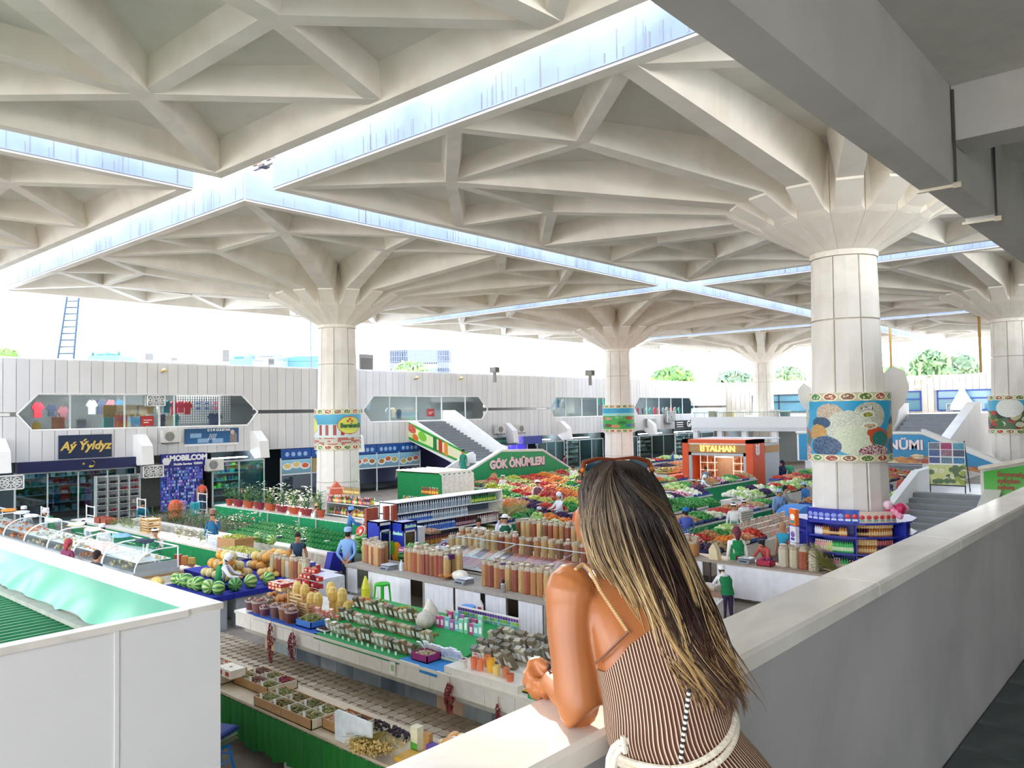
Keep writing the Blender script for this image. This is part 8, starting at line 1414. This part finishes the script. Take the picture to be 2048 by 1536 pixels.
b.tube([at(u, v, d) for u, v, d, r in [tuple(x) for x in interp(ra, 24)]], [float(x[3]) for x in interp(ra, 24)], 12)
b.ball(tuple(at(1079, 1356, 1.83)), (.03, .03, .034), 12, 8)
# hand: palm, four curled fingers, thumb
def chain(b, pts, rr, n=9): b.tube([at(*p) for p in pts], rr, n); b.ball(tuple(at(*pts[-1])), rr[-1], 8, 6); [b.ball(tuple(at(*p)), r_, 8, 6) for p, r_ in zip(pts[:-1], rr[:-1])]
loft(b, [ell(*s_) for s_ in interp([(1104, 1356, 14, 1.79, .026), (1092, 1352, 26, 1.81, .03), (1079, 1346, 29, 1.83, .03), (1068, 1344, 25, 1.84, .026), (1060, 1344, 14, 1.845, .018)], 10)])
chain(b, [(1064, 1328, 1.835), (1060, 1340, 1.85), (1072, 1352, 1.86)], [.013, .012, .010]); chain(b, [(1060, 1345, 1.82), (1052, 1362, 1.83), (1062, 1379, 1.84), (1073, 1382, 1.84)], [.0125, .0115, .010, .009])
chain(b, [(1064, 1356, 1.81), (1059, 1374, 1.81), (1068, 1391, 1.82), (1080, 1394, 1.83)], [.0125, .0115, .010, .009]); chain(b, [(1074, 1364, 1.79), (1072, 1382, 1.79), (1078, 1396, 1.80), (1090, 1397, 1.81)], [.012, .011, .010, .009]); chain(b, [(1088, 1370, 1.77), (1086, 1384, 1.77), (1092, 1393, 1.78), (1101, 1392, 1.79)], [.011, .010, .009, .008])
chain(b, [(1092, 1335, 1.81), (1078, 1322, 1.83), (1066, 1322, 1.845)], [.014, .012, .010])
o = b.obj('body', None, SK); md = o.modifiers.new('r', 'REMESH'); md.mode = 'VOXEL'; md.voxel_size = .0045; sm_ = o.modifiers.new('s', 'SMOOTH'); sm_.iterations = 6; sm_.factor = .5
nm = bpy.data.meshes.new_from_object(o.evaluated_get(bpy.context.evaluated_depsgraph_get())); bpy.data.objects.remove(o); nm.materials.clear(); nm.materials.append(SK); nm.shade_smooth(); put(nm, 'body', wt)
# dress: pleated surface from the back neckline down to the floor
dm = bpy.data.materials.new('pleats'); dm.use_nodes = True; t_ = dm.node_tree; bs = t_.nodes['Principled BSDF']; bs.inputs['Roughness'].default_value = .75
av = t_.nodes.new('ShaderNodeAttribute'); av.attribute_name = 'pleat'; mt_ = t_.nodes.new('ShaderNodeMath'); mt_.operation = 'MULTIPLY'; mt_.inputs[1].default_value = 2*math.pi; t_.links.new(av.outputs['Fac'], mt_.inputs[0])
sn = t_.nodes.new('ShaderNodeMath'); sn.operation = 'SINE'; t_.links.new(mt_.outputs[0], sn.inputs[0]); rp = t_.nodes.new('ShaderNodeValToRGB'); mr = t_.nodes.new('ShaderNodeMapRange'); mr.inputs[1].default_value = -1; t_.links.new(sn.outputs[0], mr.inputs[0]); t_.links.new(mr.outputs[0], rp.inputs[0])
e = rp.color_ramp.elements; e[0].color = (*lin('7d5039'), 1); e[0].position = .68; e[1].color = (*lin('ecd4b8'), 1); e[1].position = .95; q = e.new(.3); q.color = (*lin('5c3426'), 1)
t_.links.new(rp.outputs[0], bs.inputs['Base Color']); bp = t_.nodes.new('ShaderNodeBump'); bp.inputs['Strength'].default_value = .7; bp.inputs['Distance'].default_value = .004; t_.links.new(mr.outputs[0], bp.inputs['Height']); t_.links.new(bp.outputs[0], bs.inputs['Normal'])
ds = [(u, v, hw+3, d, th+.006) for u, v, hw, d, th in torso[3:]]+[(1425, 1700, 195, 1.50, .15), (1440, 1900, 215, 1.47, .17), (1450, 2150, 235, 1.46, .19), (1450, 2380, 250, 1.46, .2)]
NS, NT = 110, 200; SS = interp(ds, NS); V = []; UVp = []
for i in range(NT):
    th = 2*math.pi*i/NT; c_, s_ = math.cos(th), math.sin(th)       # s_<0 : towards the camera (back)
    back = max(0, -s_)
    vtop = 1215 if s_ > .3 else float(np.interp(c_, [-1, -.87, -.37, 0, 1], [1330, 1326, 1262, 1235, 1225]))   # neckline height in section space
    k0 = np.interp(vtop, SS[:, 1], np.arange(NS))
    for j in range(NS):
        q = k0+(NS-1-k0)*j/(NS-1); k1 = int(min(q, NS-2)); f = q-k1; u, v, hw, d, tt = SS[k1]*(1-f)+SS[k1+1]*f
        fold = 1+.004*math.sin(th*40+v*.004)*min(1, max(0, (v-1440)/100))*2.2
        c0 = at(u, v, d); w_ = hw*d/FPX*fold; fx = np.array([FW[0], FW[1], 0]); fx /= np.linalg.norm(fx); rx = np.array([RT[0], RT[1], 0]); rx /= np.linalg.norm(rx)
        V.append(tuple(c0+rx*w_*c_+fx*tt*fold*s_)); UVp.append(i/NT*110+(v-1300)*.012*(1 if c_ < .1 else -1)*min(1, abs(c_-.1)*2))
F = [(i*NS+j, i*NS+j+1, ((i+1) % NT)*NS+j+1, ((i+1) % NT)*NS+j) for i in range(NT) for j in range(NS-1)]
me = bpy.data.meshes.new('dress'); me.from_pydata(V, [], F); a_ = me.attributes.new('pleat', 'FLOAT', 'CORNER'); vals = []
for f in F:
    vv = [UVp[x] for x in f]; i0 = f[0]//NS
    if i0 == NT-1: vv[2] += 110; vv[3] += 110
    vals += vv
a_.data.foreach_set('value', vals); me.materials.append(dm); me.shade_smooth(); put(me, 'dress', wt)
b = MB(); b.tube([at(u, v, d) for u, v, d in [(1152, 1138, 1.655), (1166, 1128, 1.68), (1180, 1140, 1.655), (1200, 1180, 1.625), (1228, 1222, 1.60), (1256, 1264, 1.585)]], [.0034]*6, 6, 'b08858')
for k in range(46):
    f = k/45*5; i = min(int(f), 4); sp_ = [(1152, 1138, 1.655), (1166, 1128, 1.68), (1180, 1140, 1.655), (1200, 1180, 1.625), (1228, 1222, 1.60), (1256, 1264, 1.585)]; q = [a+(c-a)*(f-i) for a, c in zip(sp_[i], sp_[i+1])]; b.ball(tuple(at(*q)), (.005, .005, .0036), 6, 4, 'c8a270')
b.tube([at(1256, 1262, 1.585), at(1256, 1265, 1.583)], .003, 4, 'b08858')
b.tube([at(u, v, d) for u, v, d in [(1192, 1326, 1.60), (1215, 1306, 1.58), (1238, 1282, 1.575), (1256, 1264, 1.575)]], .003, 5, '7d5039'); b.obj('strap', wt, PT)
# rope belt in two strands with loops at the left
rope = mat('f2e8d4', .7, .12, 120, bump=.25)
def beltp(off, n=26):
    P = []
    for i in range(n):
        f = i/(n-1); th = math.pi+.35+f*(math.pi-.55); c_, s_ = math.cos(th), math.sin(th); v = 1493-64*max(0, (f-.35)/.65)**1.35+off-7*math.sin(f*math.pi*.6); u, vv, hw, d, tt = [np.interp(v, SS[:, 1], SS[:, k]) for k in range(5)]
        u0 = at(u, v, d); fx = np.array([FW[0], FW[1], 0]); fx /= np.linalg.norm(fx); rx = np.array([RT[0], RT[1], 0]); rx /= np.linalg.norm(rx); P.append(u0+rx*(hw+3)*d/FPX*c_+fx*(tt+.007)*s_)
    return P
t1 = []
for off in (-6, 7): b = MB(); b.tube(beltp(off), .0062, 8); b.obj('belt_rope', wt, rope)
b = MB(); d0 = 1.455; b.tube([at(u, v, d0) for u, v in [(1256, 1482), (1240, 1484), (1226, 1496), (1218, 1516), (1216, 1545), (1222, 1600)]], .006, 8); b.tube([at(u, v, d0-.01) for u, v in [(1256, 1496), (1240, 1498), (1230, 1514), (1226, 1545), (1230, 1610)]], .006, 8); b.tube([at(u, v, 1.44) for u, v in [(1246, 1472), (1247, 1486), (1250, 1506)]], .005, 6); b.obj('belt_loop', wt, rope)
# bag chain
b = MB(); n = 34
for k in range(n):
    f = k/(n-1); p = Vector(at(1378-23*f, 1382+190*f, 1.462-.012*f)); b.ball(tuple(p), (.0042, .0042, .0048), 6, 5, 'f4f0e8' if k % 2 else '2a2622')
b.obj('bag_chain', wt, PG)
# bracelet and ring
b = MB(); P = []
for k in range(29): a = k/28*2*math.pi; c0 = np.array(at(1098, 1357, 1.785)); rx = np.array(RT); P.append(c0+(np.array([0, 0, 1.])*math.cos(a)+np.array([FW[1]*.3+.5, -.3, .0])*.0+np.cross(RT, [0, 0, 1])*math.sin(a))*(.0275)+rx*.004*math.sin(a*9))
b.tube(P, .0022, 4, '1c0f14'); b.obj('bracelet', wt, PT); b = MB(); b.tube([np.array(at(1074, 1387, 1.80))+np.array([0, 0, 1])*.0115*math.cos(a)*.9+np.cross(RT, [0, 0, 1])*.012*math.sin(a) for a in np.linspace(0, 6.28, 13)], .0016, 5, 'e8c060'); b.obj('ring', wt, mat('e8c060', .25, .05, metal=.8))
# sunglasses on the crown
for s_, (u0, u1) in enumerate([(1170, 1226), (1252, 1300)]):
    pl = [(u0, 938-6*s_), (u0+8, 922-3*s_), ((u0+u1)/2, 916), (u1-6, 918), (u1, 928), (u1-10, 944), ((u0+u1)/2, 952), (u0+8, 950)]; P = [at(u, v, 1.86+.02*s_) for u, v in pl]; Q = [at(u, v, 1.866+.02*s_) for u, v in pl]; n = len(P)
    sg = MB(); sg.add(P+Q, [tuple(range(n)), tuple(range(n, 2*n))[::-1]]+[(i, (i+1) % n, n+(i+1) % n, n+i) for i in range(n)], '22404e'); sg.obj('lens', wt, mat('24414f', .08, .05))
b = MB(); b.tube([at(u, v, d) for u, v, d in [(1163, 946, 1.84), (1168, 925, 1.85), (1195, 917, 1.86), (1228, 919, 1.865), (1240, 917, 1.87), (1270, 915, 1.875), (1296, 922, 1.88), (1306, 944, 1.87)]], [.006, .0065, .0045, .004, .003, .0045, .0065, .006], 6, '6a2f16')
b.tube([at(u, v, d) for u, v, d in [(1165, 938, 1.835), (1163, 975, 1.86), (1161, 1012, 1.9)]], .0028, 5, '2a1410'); b.tube([at(u, v, d) for u, v, d in [(1304, 938, 1.87), (1309, 965, 1.9), (1311, 985, 1.92)]], .0028, 5, '2a1410'); b.ball(tuple(at(1166, 940, 1.835)), .0065, 8, 6, 'a85a1c'); b.ball(tuple(at(1303, 938, 1.865)), .0065, 8, 6, 'a85a1c'); b.obj('glasses_frame', wt, PG)
# hair: dark mass under several thousand strands
vs = [918, 940, 975, 1010, 1060, 1120, 1180, 1240, 1300, 1345, 1385, 1415]
uL = [1212, 1172, 1156, 1157, 1160, 1178, 1212, 1242, 1270, 1312, 1350, 1370]; uR = [1256, 1302, 1326, 1340, 1362, 1388, 1408, 1428, 1450, 1468, 1484, 1492]
dC = [1.86, 1.86, 1.86, 1.855, 1.84, 1.79, 1.73, 1.675, 1.635, 1.60, 1.575, 1.56]; dT = [.02, .07, .09, .1, .1, .09, .08, .065, .055, .05, .045, .04]
def hairp(a, v, out=0):
    L_, R_ = np.interp(v, vs, uL), np.interp(v, vs, uR); d = np.interp(v, vs, dC)-np.interp(v, vs, dT)*math.sqrt(max(0, 1-(2*a-1)**2))-out; return L_+(R_-L_)*a, d
b = MB(); rings = []
for v in np.linspace(921, 1372, 34):
    ring = []
    for i in range(15):
        a = .035+.93*i/14; u, d = hairp(a, v, -.012); ring.append(at(u, v, d))
    for i in range(15): a = .965-.93*i/14; u, d = hairp(a, v, -.012); ring.append(at(u, v, d+(.07 if v > 1010 else .03+.1*min(1, (v-918)/90)) if v < 1130 else d+.02))
    rings.append(ring)
loft(b, rings, col='3a261c'); b.obj('hair_mass', wt, mat('3b281d', .6, .3, 30, stretch=(1, 1, .1)), smooth=True)
rs = np.random.RandomState(5); NSt = 6200; NP = 20; Vh = []; Fh = []; Ch = []; base = 0
clump = rs.rand(70); cb = rs.rand(70); cv = rs.randn(70)
for s_ in range(NSt):
    a0 = rs.rand(); c_i = int(a0*69.9); a1 = a0+.75*((c_i+.5)/70-a0)+.03*cv[c_i]+rs.randn()*.014
    lock = s_ > NSt-650
    if lock: c_i = [6, 11, 17, 22, 28, 9, 33, 40, 3, 25, 60, 66][s_ % 12]; a0 = (c_i+.5)/70+rs.randn()*.007; a1 = a0+.02*cv[c_i]
    end = 1345+70*rs.rand()+15*cv[c_i]-(90*rs.rand() if rs.rand() < .2 else 0)-40*max(0, a0-.55); start = 920+12*rs.rand() if rs.rand() < .72 else 930+160*rs.rand(); ph = rs.rand()*6.28; out = rs.rand()*.012+(.006 if rs.rand() < .1 else 0)+(.006 if lock else 0)
    part = .36; sp = []
    fly = rs.randn()*5 if rs.rand() < .12 else 0
    for j in range(NP):
        f = j/(NP-1); v = start+(end-start)*f
        if start < 935: a = part+(a0-part)*min(1, (f*4.2))**.75 if f < .24 else a0
        else: a = a0
        a = a+(a1-a0)*f+.028*math.sin(f*7+c_i)*f+.016*math.sin(f*14+c_i*1.7)*f; a = min(1.03, max(-.03, a))
        u, d = hairp(min(1, max(0, a)), v, out); u += (a-min(1, max(0, a)))*120+fly*f*f*3
        u += (4+9*f)*f*math.sin(v/48+cv[c_i]*2.5)
        if v > 1330: u += (v-1330)*.22*(a-.25)*(1 if a > .3 else 1.4)
        sp.append(at(u, v, d))
    sp = np.array(sp); w_ = .0009*(.7+.8*rs.rand()); tg_ = np.gradient(sp, axis=0); tg_ /= np.linalg.norm(tg_, axis=1)[:, None]+1e-9; sd_ = np.cross(tg_, FW); sd_ /= np.linalg.norm(sd_, axis=1)[:, None]+1e-9; wj = (w_*np.minimum(1, (NP-1-np.arange(NP))/4+.15))[:, None]
    ring = np.stack([sp-sd_*wj, sp+sd_*wj, sp-FW*wj*.9], 1).reshape(-1, 3); Vh.append(ring)
    k_ = np.arange(NP-1)[:, None]*3+base; Fh.append(np.concatenate([np.concatenate([k_+i, k_+(i+1) % 3, k_+3+(i+1) % 3, k_+3+i], 1) for i in range(3)])); base += NP*3
    lightp = .5*math.exp(-((a0-.18)/.2)**2)+.2*math.exp(-((a0-.97)/.08)**2)+.05; hl = lock or (cb[c_i] < lightp*1.3 and rs.rand() < .85) or rs.rand() < .05
    root = rgb('3f3530') if a0 < .5 else rgb('22140f'); 
    if hl: mid = rgb(['c6a470', 'd8ba88', 'a98658', 'e4cb9c'][rs.randint(4)]); tip = rgb(['c09a62', 'a8804e', 'd0ac74'][rs.randint(3)])
    else: mid = rgb(['4a3326', '5d402e', '2c1a14', '6e5038'][rs.randint(4)]) if a0 < .55 else rgb(['1f100e', '2e1815', '3a201a', '190c0a'][rs.randint(4)]); tip = rgb(['8a6238', '4a2e1e', '6a4428', '3a2218'][rs.randint(4)])
    fr = np.linspace(0, 1, NP); cc = np.array([np.interp(fr, [0, .22, .55, 1], [root[q], root[q]*.55+mid[q]*.45, mid[q], tip[q]]) for q in range(3)]).T
    cc = np.where(cc <= .04045, cc/12.92, ((cc+.055)/1.055)**2.4); Ch.append(np.repeat(cc, 3, axis=0))
Vh = np.concatenate(Vh); Fh = np.concatenate(Fh); Ch = np.concatenate(Ch); me = bpy.data.meshes.new('hair'); me.vertices.add(len(Vh)); me.vertices.foreach_set('co', Vh.ravel()); me.loops.add(len(Fh)*4); me.loops.foreach_set('vertex_index', Fh.ravel().astype(np.int32)); me.polygons.add(len(Fh)); me.polygons.foreach_set('loop_start', np.arange(len(Fh))*4); me.update(); me.validate()
a_ = me.color_attributes.new('Col', 'FLOAT_COLOR', 'POINT'); a_.data.foreach_set('color', np.concatenate([Ch, np.ones((len(Ch), 1))], 1).ravel()); me.materials.append(mat('paint', .38, .02, 50)); me.shade_smooth(); put(me, 'hair', wt)
